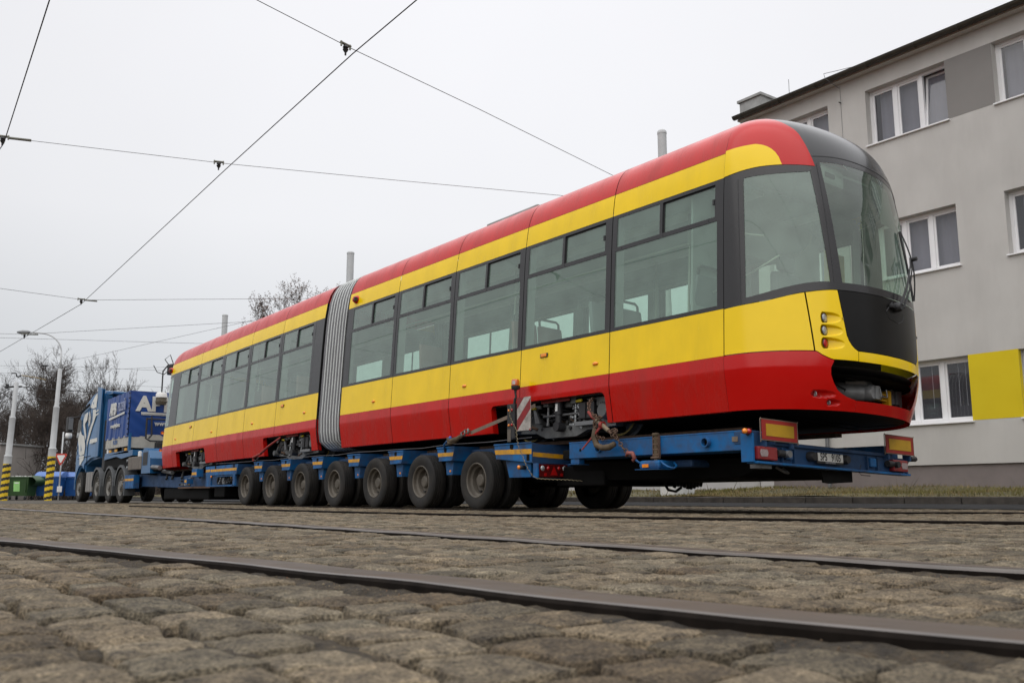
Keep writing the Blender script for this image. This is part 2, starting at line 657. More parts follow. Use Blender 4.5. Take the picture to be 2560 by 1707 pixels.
def vnoise(x, y, s):
    """cheap smooth value noise on arrays"""
    def hsh(i, j):
        v = np.sin(i * 127.1 + j * 311.7 + s * 74.7) * 43758.5453
        return v - np.floor(v)
    xi, yi = np.floor(x), np.floor(y)
    xf, yf = x - xi, y - yi
    u, v = xf * xf * (3 - 2 * xf), yf * yf * (3 - 2 * yf)
    a, b, c, d = hsh(xi, yi), hsh(xi + 1, yi), hsh(xi, yi + 1), hsh(xi + 1, yi + 1)
    return (a * (1 - u) + b * u) * (1 - v) + (c * (1 - u) + d * u) * v


def rail_at(x, y, margin):
    for fn in RAILFN:
        c = fn(y)
        slope = (fn(y + .05) - fn(y - .05)) / .1
        if abs(x - c) / math.sqrt(1 + slope * slope) < margin:
            return True
    return False


def cobbles():
    r = np.random.RandomState(5)
    V, Fq, T = [], [], []
    off = 0
    RW = 0.132
    x = -7.0
    while x < 12.6:
        w = RW * r.uniform(0.9, 1.12)
        y = -4.0 + r.uniform(0, .2)
        while y < 26:
            ln = r.uniform(0.115, 0.175)
            cx, cy = x + w / 2, y + ln / 2
            y += ln
            d = math.hypot(cx, cy)
            ang = math.degrees(math.atan2(cx, cy))
            if d < 0.28 or d > 27:
                continue
            if not ((-50 < ang < 125 and d < 8) or (-6 < ang < 80)):
                continue
            if rail_at(cx, cy, 0.118):
                continue
            n = 26 if d < 2.2 else 17 if d < 5 else 10 if d < 9 else 6 if d < 16 else 4
            gap = r.uniform(.002, .0075)
            hx, hy = w / 2 - gap, ln / 2 - gap
            u = np.linspace(-1, 1, n)
            u = np.sign(u) * np.abs(u) ** 0.55
            U, W = np.meshgrid(u, u)
            rr = (np.abs(U) ** 9 + np.abs(W) ** 9) ** (1 / 9)
            mxx = np.maximum(np.abs(U), np.abs(W))
            k = np.where(rr > 1e-6, mxx / np.maximum(rr, 1e-6), 1)
            X, Y = U * k * hx, W * k * hy
            j = r.uniform(-.012, .012, 8)
            X = X + (j[0] * U * W + j[1] * W + j[2] * U * U) * 0.8
            Y = Y + (j[3] * U * W + j[4] * U + j[5] * W * W) * 0.8
            edge = mxx ** 6
            sd = r.uniform(0, 100)
            X = X + edge * (vnoise(Y * 38 + sd, X * 38, 3) - .5) * .013
            Y = Y + edge * (vnoise(X * 38 + sd, Y * 38 + 9, 4) - .5) * .013
            X = X + edge * (vnoise(Y * 130 + sd, X * 130, 5) - .5) * .006
            Y = Y + edge * (vnoise(X * 130 + sd, Y * 130, 6) - .5) * .006
            th = .87 + .09 * vnoise(X * 45 + sd, Y * 45, 7)
            dome = r.uniform(.000, .004)
            top = -dome * (U * U + W * W) * 0.6 - 0.004 * np.maximum(0, mxx - .6) / .4 - 0.046 * (np.maximum(0, mxx - th) / (1 - th)) ** 1.8
            lump = (vnoise(X * 30 + sd, Y * 30, 1) - .5) * .004 + (vnoise(X * 85 + sd, Y * 85, 2) - .5) * .005 * (1 - edge)
            tilt = r.uniform(-.022, .022, 2)
            hgt = r.uniform(-.007, .000)
            Z = top + lump + tilt[0] * X + tilt[1] * Y + hgt
            a = r.uniform(-.07, .07)
            ca, sa = math.cos(a), math.sin(a)
            vx = cx + X * ca - Y * sa
            vy = cy + X * sa + Y * ca
            V.append(np.stack([vx, vy, Z], -1).reshape(-1, 3))
            idx = np.arange(n * n).reshape(n, n) + off
            Fq.append(np.stack([idx[:-1, :-1], idx[:-1, 1:], idx[1:, 1:], idx[1:, :-1]], -1).reshape(-1, 4))
            tn = r.uniform(.44, 1.0)
            wm = r.uniform(-.005, .075)
            T.append(np.tile([tn + wm, tn, tn - wm * .8, 1.0], (n * n, 1)))
            off += n * n
        x += w
    V, Fq, T = np.concatenate(V), np.concatenate(Fq), np.concatenate(T)
    me = bpy.data.meshes.new('cobblestone_paving')
    me.vertices.add(len(V))
    me.vertices.foreach_set('co', V.ravel())
    me.loops.add(len(Fq) * 4)
    me.loops.foreach_set('vertex_index', Fq.ravel().astype(np.int32))
    me.polygons.add(len(Fq))
    me.polygons.foreach_set('loop_start', np.arange(0, len(Fq) * 4, 4, dtype=np.int32))
    me.polygons.foreach_set('use_smooth', np.ones(len(Fq), dtype=bool))
    me.update(calc_edges=True)
    ca = me.color_attributes.new('tone', 'FLOAT_COLOR', 'POINT')
    ca.data.foreach_set('color', T.ravel())
    me.materials.append(STONE)
    o = bpy.data.objects.new('cobblestone_paving', me)
    COL.objects.link(o)
    tag(o, kind='structure')


cobbles()


def bedding():
    """sand between the setts: worn hollow in places, filled flush in others"""
    n = 560
    xs = np.linspace(-1.0, 8.0, n)
    ys = np.linspace(-0.8, 9.2, n)
    X, Y = np.meshgrid(xs, ys)
    f = vnoise(X * 6, Y * 6, 21) * .6 + vnoise(X * 15, Y * 15, 22) * .4
    Z = -0.045 + 0.034 * np.clip((f - .44) / .3, 0, 1) + (vnoise(X * 60, Y * 60, 23) - .5) * .005
    V = np.stack([X, Y, Z], -1).reshape(-1, 3)
    idx = np.arange(n * n).reshape(n, n)
    Fq = np.stack([idx[:-1, :-1], idx[:-1, 1:], idx[1:, 1:], idx[1:, :-1]], -1).reshape(-1, 4)
    ring = [((-8, -6), (12.7, -.8)), ((-8, 9.2), (12.7, 30)), ((-8, -.8), (-1, 9.2)), ((8, -.8), (12.7, 9.2))]
    V = [tuple(v) for v in V]
    F = [tuple(f_) for f_ in Fq]
    for (x0, y0), (x1, y1) in ring:
        o = len(V)
        V += [(x0, y0, -.028), (x1, y0, -.028), (x1, y1, -.028), (x0, y1, -.028)]
        F.append((o, o + 1, o + 2, o + 3))
    me = bpy.data.meshes.new('joint_bedding')
    me.from_pydata(V, [], F)
    me.polygons.foreach_set('use_smooth', np.ones(len(F), dtype=bool))
    me.materials.append(SAND)
    o = bpy.data.objects.new('joint_bedding', me)
    COL.objects.link(o)
    tag(o, kind='structure')


bedding()


def grit():
    """loose grit and pebbles lying in the joints"""
    r = np.random.RandomState(11)
    g = MB()
    ms = [mat('grit_pale', (0.16, 0.128, 0.082), 0.9, var=0.3), mat('grit_brown', (0.15, 0.10, 0.06), 0.9, var=0.3), mat('grit_brick', (0.26, 0.13, 0.07), 0.9, var=0.2)]
    for i in range(1500):
        d = 0.7 + 5.5 * r.uniform() ** 1.7
        a = R(r.uniform(2, 72))
        x, y = d * math.sin(a), d * math.cos(a)
        if i % 5 == 0:
            y = r.uniform(.5, 4)
            x = rail1x(y) - r.uniform(.08, .17)
        elif i % 5 == 1:
            y = r.uniform(1, 6)
            x = rail2x(y) - r.uniform(.08, .17)
        s = r.uniform(.0008, .0024) * (1.7 if r.uniform() < .02 else 1)
        z = -0.010 + s * .5 if i % 5 < 2 else -0.012
        p = [(x + s * r.uniform(.6, 1.2), y, z), (x - s * r.uniform(.6, 1.2), y, z), (x, y + s * r.uniform(.6, 1.2), z), (x, y - s * r.uniform(.6, 1.2), z), (x, y, z + s * .9), (x, y, z - s * .9)]
        g.add(p, [(0, 2, 4), (2, 1, 4), (1, 3, 4), (3, 0, 4), (2, 0, 5), (1, 2, 5), (3, 1, 5), (0, 3, 5)], ms[int(r.choice(3, p=[.62, .33, .05]))])
    tag(g.build('loose_grit'), 'loose sandy grit lying between the cobblestones', 'grit', kind='stuff')


grit()

RAILTOP = mat('worn_rail_top', (0.070, 0.054, 0.042), 0.6, spec=0.3, metal=0.05, var=0.22, scale=5, dirt=(0.10, 0.07, 0.05), dirt_amt=0.8, dirt_scale=4)
RAILSH = mat('shiny_rail_edge', (0.115, 0.102, 0.093), 0.45, spec=0.35, metal=0.25, var=0.2, scale=8)
RAILDK = mat('rail_side', (0.010, 0.0075, 0.006), 0.9, spec=0.1, var=0.4, scale=20)


def rail(fn, y0, y1, label, top=0.012, flip=False, rusty=False):
    """grooved street rail; cross-section runs from the camera side (-) to the far side (+)"""
    prof = [(-.075, -.05, RAILDK), (-.075, top - .005, RAILDK), (-.070, top, RAILSH), (-.030, top + .001, RAILSH), (-.024, top - .02, RAILDK), (.008, top - .02, RAILDK), (.011, top - .001, RAILTOP), (.090, top - .003, RAILTOP), (.094, -.05, RAILDK)]
    if flip:
        prof = [(-.075, -.05, RAILDK), (-.075, top - .006, RAILDK), (-.069, top, RAILDK), (-.060, top + .002, RAILSH), (.030, top + .001, RAILTOP), (.0305, top - .003, RAILDK), (.0335, top - .003, RAILDK), (.034, top - .002, RAILTOP), (.092, top - .004, RAILTOP), (.096, -.05, RAILDK)]
    g = MB()
    ys = []
    y = y0
    while y < y1:
        ys.append(y)
        y += 0.12 if y < 6 else .4
    rows = []
    for y in ys:
        s = (fn(y + .05) - fn(y - .05)) / .1
        k = math.sqrt(1 + s * s)
        rows.append([(fn(y) + p[0] / k, y - p[0] * s / k, p[1] + .0012 * math.sin(y * 9) * (p[1] > 0)) for p in prof])
    for i in range(len(ys) - 1):
        for j in range(len(prof) - 1):
            g.quad(rows[i][j], rows[i][j + 1], rows[i + 1][j + 1], rows[i + 1][j], RAILDK if rusty and prof[j + 1][2] is not RAILTOP else prof[j + 1][2])
    o = g.build('tram_rail')
    return tag(o, label, 'rail', 'tram rails in the cobbles')


rail(rail1x, -3, 13, 'nearest worn tram rail curving through the foreground cobbles', top=0.007, flip=True)
rail(rail2x, -3, 60, 'straight grooved tram rail, second from the camera', top=0.007)
rail(rail4x, -3, 18, 'thin curved tram rail set in the cobbles, third from the camera', top=0.012, rusty=True)
rail(rail3x, 1.2, 18, 'farthest curved tram rail, beside the asphalt road', top=0.012, rusty=True)

g = MB()
for fn, ya, yb in ((rail1x, -2.5, 9), (rail2x, -2.5, 20), (rail4x, .5, 16), (rail3x, 2.5, 16)):
    n_ = int((yb - ya) / .03)
    k0 = rnd.uniform(0, 9)
    def F(u, v):
        y = lerp(ya, yb, u)
        s = (fn(y + .05) - fn(y - .05)) / .1
        k = math.sqrt(1 + s * s)
        d = lerp(-.150 - .02 * math.sin(y * 23 + k0) - .012 * math.sin(y * 61), -.0755, v)
        z = -.0085 + .0035 * math.sin(y * 17 + k0) * math.sin(v * 3) + .002 * math.sin(y * 71 + v * 9) + .0015 * math.sin(y * 160) - .020 * (1 - v) ** 1.5
        return (fn(y) + d / k, y - d * s / k, z)
    g.grid(F, n_, 3, SAND)
tag(g.build('packed_sand', smooth=True), kind='structure')

# asphalt road, kerb, verge
ASPH = mat('asphalt', (0.036, 0.036, 0.037), 1.0, spec=0.1, var=0.2, scale=2, bump=0.4, bscale=200)
KERB = mat('kerb_stone', (0.060, 0.053, 0.046), 0.9, var=0.35, scale=6, bump=0.4, bscale=60)
SOIL = mat('verge_soil', (0.085, 0.075, 0.035), 0.95, var=0.4, scale=3, bump=0.5, bscale=30)
g = MB()
g.grid(lambda u, v: (lerp(12.65, 15.02, u), lerp(-20, 75, v), lerp(0.004, 0.05, u)), 4, 40, ASPH)
tag(g.build('asphalt_road'), kind='structure')
g = MB()
y = -20.0
while y < 75:
    L = 0.98
    h = 0.165 + rnd.uniform(-.006, .006)
    dx = rnd.uniform(-.008, .008)
    g.box(15.0 + dx, 15.15 + dx, y, y + L, -0.05, h, KERB, 0.015)
    y += 1.0
tag(g.build('kerb'), kind='structure')


def verge_z(x, y):
    return 0.15 + 0.20 * max(0, min(1, (x - 15.15) / 3.8)) + 0.03 * math.sin(x * 1.7 + y * .6) + 0.02 * math.sin(y * 1.9)


g = MB()
g.grid(lambda u, v: (lerp(15.1, 19.4, u), lerp(-20, 75, v), verge_z(lerp(15.1, 19.4, u), lerp(-20, 75, v))), 14, 150, SOIL)
tag(g.build('verge', smooth=True), kind='structure')


def grass():
    r = np.random.RandomState(3)
    g = MB()
    ms = [mat('grass_green', (0.135, 0.120, 0.034), 0.9, var=0.3, scale=1.5), mat('grass_straw', (0.22, 0.165, 0.075), 0.9, var=0.3, scale=1.5), mat('grass_dull', (0.10, 0.085, 0.035), 0.9, var=0.3)]
    for m in range(3):
        g.mi(ms[m])
    for i in range(30000):
        x = 15.12 + 4.0 * r.uniform() ** 1.5
        y = r.uniform(2, 16) if r.uniform() < .62 else r.uniform(14, 55)
        patch = math.sin(y * .9) + math.sin(y * 2.3 + x) + r.normal() * .8
        k = 0 if patch > .1 else 1 if patch > -1.4 else 2
        if x < 15.6 and r.uniform() < .7:
            k = 1 if r.uniform() < .7 else 2
        hgt = r.uniform(.04, .11) if k == 0 else r.uniform(.03, .10)
        if x < 15.6:
            hgt *= .55
        if r.uniform() < .002:
            hgt, k = r.uniform(.25, .42), 2
        a = r.uniform(0, 2 * pi)
        w = r.uniform(.004, .009) * (1 + (y > 14))
        z = verge_z(x, y) - .01
        lx, ly = r.normal() * hgt * .45, r.normal() * hgt * .45
        g.add([(x - w * math.cos(a), y - w * math.sin(a), z), (x + w * math.cos(a), y + w * math.sin(a), z), (x + lx, y + ly, z + hgt)], [(0, 1, 2)], ms[k])
    tag(g.build('grass'), 'short dry grass growing on the verge along the kerb', 'grass', kind='stuff')


grass()
# ================================================================== OFFICE BUILDING
WALL = mat('grey_render', (0.505, 0.492, 0.468), 0.9, var=0.05, scale=1.2, bump=0.25, bscale=120, dirt=(0.41, 0.395, 0.375), dirt_amt=0.5, dirt_scale=.6, streak=True)
WALLD = mat('dark_grey_render', (0.22, 0.21, 0.20), 0.9, var=0.05, scale=1.2, bump=0.25, bscale=120)
WALLY = mat('yellow_render', (0.67, 0.505, 0.006), 0.9, var=0.06, scale=2, bump=0.25, bscale=120, dirt=(0.56, 0.46, 0.02), dirt_amt=.4, dirt_scale=1)
PLIN = mat('plinth_render', (0.20, 0.172, 0.165), 0.9, var=0.08, bump=0.3, bscale=90)
PALE = mat('pale_render', (0.50, 0.49, 0.48), 0.9, var=0.06, bump=0.2, bscale=90)
FRAMEW = mat('white_window_frame', (0.78, 0.78, 0.79), 0.4, var=0.03)
GUT = mat('brown_gutter', (0.050, 0.046, 0.036), 0.45, metal=0.4, var=0.3, scale=3)
ZINC = mat('zinc_sheet', (0.30, 0.30, 0.29), 0.5, metal=0.4, var=0.25)
CURT = mat('curtain', (0.31, 0.31, 0.33), 0.9, var=0.06)
ROOM = mat('dim_room', (0.10, 0.10, 0.105), 0.9)
BX = 19.2
Y0B, Y1B = -9.0, 15.42
ZB0, ZB1 = 0.0, 10.12
CEN = [-7.10, -4.11, -1.12, 1.86, 4.85, 7.83, 10.82, 13.81]
HW = 0.98
ROWS = [(1.73, 3.10), (5.06, 6.41), (8.33, 9.70)]
DEP = 0.27
ob_b = thing('office_building', 'long three storey grey rendered office building with white windows behind the tram', 'building', (BX + 5, 4, 0))
# facade with real window openings
g = MB()
ys = [Y0B]
for c in CEN:
    ys += [c - HW, c + HW]
ys.append(Y1B)
zs = [0.84]
for a, b in ROWS:
    zs += [a, b]
zs.append(ZB1)
for i in range(len(ys) - 1):
    for j in range(len(zs) - 1):
        hole = i % 2 == 1 and j % 2 == 1
        if hole:
            ya, yb, za, zb = ys[i], ys[i + 1], zs[j], zs[j + 1]
            for q in (((BX, ya, za), (BX + DEP, ya, za), (BX + DEP, ya, zb), (BX, ya, zb)), ((BX, yb, za), (BX, yb, zb), (BX + DEP, yb, zb), (BX + DEP, yb, za)),
                      ((BX, ya, zb), (BX + DEP, ya, zb), (BX + DEP, yb, zb), (BX, yb, zb)), ((BX, ya, za), (BX, yb, za), (BX + DEP, yb, za), (BX + DEP, ya, za))):
                g.quad(*q, WALL)
            continue
        g.quad((BX, ys[i], zs[j]), (BX, ys[i], zs[j + 1]), (BX, ys[i + 1], zs[j + 1]), (BX, ys[i + 1], zs[j]), WALL)
XB = BX + 11
g.quad((BX, Y1B, 0.84), (BX, Y1B, ZB1), (XB, Y1B, ZB1), (XB, Y1B, 0.84), WALL)
g.quad((BX, Y0B, 0.84), (XB, Y0B, 0.84), (XB, Y0B, ZB1), (BX, Y0B, ZB1), WALL)
g.quad((XB, Y0B, 0), (XB, Y1B, 0), (XB, Y1B, ZB1), (XB, Y0B, ZB1), WALL)
g.build('wall', ob_b)
g = MB()
g.box(BX + .05, XB, Y0B + .05, 15.0, -.05, .838, PLIN)
g.build('plinth', ob_b)
g = MB()
g.box(BX + .045, BX + .6, 15.003, Y1B - .01, -.05, .836, PALE)
g.build('pale_plinth_end', ob_b)
# coloured panels between windows: thin render fields standing 3 mm proud
for (ya, yb, za, zb, m, nm) in ((8.81 + .0, 9.84, 8.335, 9.70, WALLD, 'grey_wall_panel'), (8.81, 9.84, 1.735, 3.105, WALLY, 'yellow_wall_panel'), (2.84, 3.87, 8.335, 9.70, WALLD, 'grey_wall_panel'), (2.84, 3.87, 1.735, 3.105, WALLY, 'yellow_wall_panel')):
    g = MB()
    g.quad((BX - .003, ya, za), (BX - .003, yb, za), (BX - .003, yb, zb), (BX - .003, ya, zb), m)
    g.build(nm, ob_b)
# the yellow field turns into the window reveal
g = MB()
g.quad((BX - .003, 8.808, 1.735), (BX + DEP, 8.813, 1.735), (BX + DEP, 8.813, 3.10), (BX - .003, 8.808, 3.10), WALLY)
g.build('yellow_wall_panel', ob_b)
g = MB()
g.prism([(BX - .25, 10.165), (BX + 5.5, 10.75), (XB + .4, 10.13), (XB + .4, 10.22), (BX + 5.5, 10.86), (BX - .25, 10.20)], 'y', Y0B - .3, Y1B + .04, ZINC)
g.box(BX - .20, BX + .0, Y0B - .3, Y1B + .05, 10.115, 10.16, WALL)
roof = g.build('roof', ob_b)
g = MB()
gx = BX - .33
prof = [(math.cos(a) * .085, math.sin(a) * .085) for a in [pi + pi * k / 8 for k in range(9)]]
for k in range(8):
    p, q = prof[k], prof[k + 1]
    g.quad((gx + p[0], Y0B - .3, 10.2 + p[1]), (gx + p[0], Y1B + .06, 10.2 + p[1]), (gx + q[0], Y1B + .06, 10.2 + q[1]), (gx + q[0], Y0B - .3, 10.2 + q[1]), GUT)
g.tube([(gx - .085, Y0B - .3, 10.2), (gx - .085, Y1B + .06, 10.2)], .012, GUT, 6)
g.prism([(gx + math.cos(a) * .085, 10.2 + math.sin(a) * .085) for a in [pi + pi * k / 8 for k in range(9)]], 'y', Y1B + .06, Y1B + .0603, GUT)
gut = g.build('gutter', ob_b)
for y in [15.2, 14.0, 12.9, 11.5, 10.3, 9.3, 8.5, 7.3, 6.1]:
    g = MB()
    pts = [(gx + math.cos(a) * .093, y, 10.2 + math.sin(a) * .093) for a in [pi + pi * k / 8 for k in range(9)]]
    g.tube(pts, .012, GUT, 5)
    g.build('gutter_bracket', gut)
g = MB()
g.box(BX + .02, BX + 1.15, 14.85, 15.55, 10.0, 10.72, ZINC)
g.box(BX - .03, BX + 1.2, 14.8, 15.60, 10.722, 10.79, ZINC)
g.build('parapet_end', ob_b)
g = MB()
g.tube([(BX - .1, 13.85, 10.25), (BX - .1, 13.85, 10.75)], .008, STEEL, 5)
g.tube([(BX - .05, 12.45, 10.0), (BX - .52, 12.5, 10.14), (BX - .57, 12.5, 10.25), (BX - .3, 12.35, 10.34), (BX + .1, 12.0, 10.46), (BX + .5, 11.6, 10.38)], .008, STEEL, 5)
g.tube([(BX - .012, 12.45, 10.05), (BX - .012, 12.45, 3.5)], .004, STEEL, 5)
for z in (9.62, 8.4, 7.1):
    g.box(BX - .09, BX, 12.44, 12.46, z, z + .02, GUT)
g.build('lightning_conductor', ob_b)
g = MB()
g.tube([(BX - .07, 13.32, .1), (BX - .07, 13.32, 2.2)], .045, STEEL, 10)
for z in (1.0, 1.9):
    g.tube([(BX - .07, 13.32, z), (BX - .07, 13.32, z + .04)], .055, STEEL, 10)
g.build('downpipe', ob_b)
for ci, c in enumerate(CEN):
    for ri, (za, zb) in enumerate(ROWS):
        if ci < 2:
            continue
        x0 = BX + .19
        ya, yb = c - HW, c + HW
        # glazing: three casements
        gw = MB()
        fr = MB()
        cu = MB()
        t = .062
        fr.box(x0, x0 + .07, ya, yb, zb - t, zb, FRAMEW)
        fr.box(x0, x0 + .07, ya, yb, za, za + t, FRAMEW)
        for yy in (ya, yb - t):
            fr.box(x0, x0 + .07, yy, yy + t, za + t, zb - t, FRAMEW)
        m1, m2 = lerp(ya, yb, .345), lerp(ya, yb, .665)
        for mm_ in (m1, m2):
            fr.box(x0 - .004, x0 + .07, mm_ - .045, mm_ + .045, za + t, zb - t, FRAMEW)
        cells = [(ya + t, m1 - .045), (m1 + .045, m2 - .045), (m2 + .045, yb - t)]
        for k, (a, b) in enumerate(cells):
            s = .045
            opened = ri == 2 and ci == 6 and k == 0
            tilt = .16 if opened else 0
            def P(y, z, dx=0):
                return (x0 + .025 + dx + tilt * (z - za - t) / (zb - za), y, z)
            for (p, q) in (((a, za + t), (a + s, zb - t)), ((b - s, za + t), (b, zb - t)), ((a + s, za + t), (b - s, za + t + s)), ((a + s, zb - t - s), (b - s, zb - t))):
                vs = [P(yy, zz, dx) for dx in (0, .04) for (yy, zz) in ((p[0], p[1]), (q[0], p[1]), (q[0], q[1]), (p[0], q[1]))]
                fr.add(vs, [(0, 1, 2, 3), (4, 7, 6, 5), (0, 4, 5, 1), (1, 5, 6, 2), (2, 6, 7, 3), (3, 7, 4, 0)], FRAMEW)
            gw.quad(P(a + s, za + t + s, .02), P(b - s, za + t + s, .02), P(b - s, zb - t - s, .02), P(a + s, zb - t - s, .02), HGLASS)
        # curtains and a dim room behind
        ph = rnd.uniform(0, 6)
        draw = rnd.choice([0, .1, .35, .7, .05])
        cov = ri > 0 or ci != 6
        if cov:
            cu.grid(lambda u, v: (x0 + .20 + .009 * math.sin(u * 55 + ph + 2 * math.sin(u * 9 + ph)), lerp(ya, yb - .1 - draw, u), lerp(za, zb - .02, v)), 70, 1, CURT)
        rx = BX + .30
        cu.box(rx + .7, rx + .72, ya - .1, yb + .1, za - .1, zb + .1, ROOM)
        cu.quad((BX + DEP, ya, zb), (rx + .7, ya, zb), (rx + .7, yb, zb), (BX + DEP, yb, zb), ROOM)
        cu.quad((BX + DEP, ya, za), (rx + .7, ya, za), (rx + .7, yb, za), (BX + DEP, yb, za), ROOM)
        cu.quad((BX + DEP, ya, za), (rx + .7, ya, za), (rx + .7, ya, zb), (BX + DEP, ya, zb), ROOM)
        cu.quad((BX + DEP, yb, za), (rx + .7, yb, za), (rx + .7, yb, zb), (BX + DEP, yb, zb), ROOM)
        w = gw.build('window', ob_b)
        fr.build('frame', w)
        cu.build('curtain', w)
        if ri == 0:
            bl = MB()
            for q in (.12, .2, .42, .5, .82):
                bl.tube([(x0 + .12, lerp(ya, yb, q), za + .35), (x0 + .12, lerp(ya, yb, q), zb - .05)], .004, FRAMEW, 4)
            bl.box(x0 + .10, x0 + .16, ya + .05, yb - .05, zb - .10, zb - .02, CURT)
            bl.box(x0 + .3, x0 + .34, ya + .1, yb - .1, za + .0, za + .38, ROOM)
            bl.build('blind', w)
        si = MB()
        si.box(BX - .055, BX + .19, ya - .035, yb + .035, za - .035, za - .003, FRAMEW, .006)
        if ri == 0:
            si.box(BX + .0, BX + .19, ya + .002, yb - .002, za - .002, za + .05, FRAMEW)
        si.build('sill', w)
g = MB()
# low annex further along, seen below the trailer
an = MB()
an.box(BX + .5, BX + 8, 15.8, 27, -.05, 2.7, PALE)
an.box(BX + .46, BX + .5, 15.8, 27, -.05, .35, PLIN)
an.box(BX + .3, BX + 8.2, 15.75, 27.2, 2.701, 2.85, ZINC)
for y in (17.5, 20.5, 23.5):
    an.box(BX + .47, BX + .499, y, y + 1.2, 1.2, 2.1, ROOM)
tag(an.build('low_annex'), 'low pale annex beyond the left end of the grey office building', 'annex')
cab = MB()
cab.box(16.2, 16.85, 15.45, 15.95, .1, .62, mat('cabinet_white', (.62, .63, .64), .5), .01)
cab.box(16.18, 16.87, 15.43, 15.97, .621, .65, ZINC)
cab.box(16.19, 16.199, 15.5, 15.9, .2, .58, WHT)
tag(cab.build('meter_cabinet'), 'small white cabinet standing on the verge behind the trailer wheels', 'cabinet')

# ================================================================== POLES
STRY = mat('stripe_yellow', (0.68, 0.46, 0.012), 0.5, var=0.1)
STRB = mat('stripe_black', (0.018, 0.017, 0.018), 0.5)


def tall_pole(x, y, h, label, r=.125):
    t = thing('catenary_pole', label, 'pole', (x, y, 0), 'plain catenary poles behind the tram')
    g = MB()
    g.lathe([(r * 1.25, 0), (r * 1.25, 2.5), (r * 1.12, 2.62), (r * 1.1, 5), (r, 5.1), (r, h)], (x, y, 0), 'z', CONC, 20)
    g.build('shaft', t, True, angle=40)
    g = MB()
    g.lathe([(0, .05), (r * .8, .04), (r * 1.06, .0), (r * 1.06, -.06), (r, -.06)], (x, y, h), 'z', CONC, 20)
    g.build('cap', t, True, angle=40)
    return t


tall_pole(17.0, 16.34, 9.63, 'nearest plain grey pole rising behind the front part of the tram', .118)
tall_pole(17.0, 34.3, 10.2, 'grey pole rising right behind the tram bellows', .15)
tall_pole(17.0, 49.2, 9.9, 'far grey pole standing behind the rear part of the tram', .15)


def striped_pole(x, y, h, zs, lean, label, lamp):
    t = thing('striped_pole', label, 'pole', (x, y, 0), 'white poles with striped bases')
    ax = Vector((lean[0], lean[1], 1)).normalized()
    M = Vector((0, 0, 1)).rotation_difference(ax).to_matrix()
    def W(r, a, z):
        p = M @ Vector((r * math.cos(a), r * math.sin(a), z))
        return (x + p.x, y + p.y, p.z)
    n = 28
    nz_ = 64
    g = MB()
    g.grid(lambda u, v: W(.165, u * 2 * pi, v * zs), n, nz_, STRY,
           lambda u, v: STRY if ((v * zs * 3.55 + .16 * math.cos(u * 2 * pi - 2.6) + .4) % 1.0) < .53 else STRB)
    g.build('striped_base', t, True)
    g = MB()
    z1, z2 = zs + .34, lerp(zs, h, .56)
    rows = [(.166, zs + .002), (.163, z1 - .02), (.172, z1), (.13, z1 + .07), (.126, z2), (.134, z2 + .02), (.093, z2 + .1), (.090, h), (.06, h + .05), (0, h + .06)]
    g.grid(lambda u, v: W(rows[int(round(v * (len(rows) - 1)))][0], u * 2 * pi, rows[int(round(v * (len(rows) - 1)))][1]), n, len(rows) - 1, CONC)
    g.build('shaft', t, True, angle=40)
    if lamp:
        g = MB()
        top = M @ Vector((0, 0, h))
        px, py, pz = x + top.x, y + top.y, top.z
        L = Vector((-math.cos(YAW), math.sin(YAW), 0))
        pts = [(px, py, pz), (px, py, pz + .75)]
        for k in range(9):
            a = k / 8 * pi / 2
            q = Vector((px, py, pz + .75)) + L * (1.05 * (1 - math.cos(a))) + Vector((0, 0, .95 * math.sin(a)))
            pts.append(q)
        q = Vector(pts[-1])
        pts.append(q + L * .45 + Vector((0, 0, .04)))
        g.tube(pts, [.04] * 2 + [.033] * 9 + [.03], CONC, 8)
        g.build('lamp_arm', t, True)
        g = MB()
        e = Vector(pts[-1])
        for k, (dd, rr) in enumerate(((0, .04), (.1, .085), (.35, .1), (.55, .06))):
            pass
        g.tube([e, e + L * .1, e + L * .35, e + L * .6], [.04, .085, .1, .04], STEEL, 10)
        g.build('lamp_head', t, True)
    return t


striped_pole(8.35, 46.0, 5.85, 1.95, (.012, -.012), 'white lamp post with yellow and black striped base beside the yield sign', True)
striped_pole(6.75, 47.1, 5.25, 1.62, (.022, -.016), 'white pole with striped base at the far left beside the green bin', False)

# ================================================================== BINS
BGR = mat('green_plastic', (0.024, 0.065, 0.016), 0.5, var=0.15)
BBL = mat('blue_plastic', (0.008, 0.070, 0.25), 0.45, var=0.12)
BBLL = mat('blue_lid_plastic', (0.06, 0.14, 0.38), 0.45, var=0.1)
BAGS = mat('pale_rubbish', (0.42, 0.42, 0.40), 0.7, var=0.4, scale=9)
LABG = mat('bin_sticker_green', (0.30, 0.62, 0.20), 0.5, var=0.1)


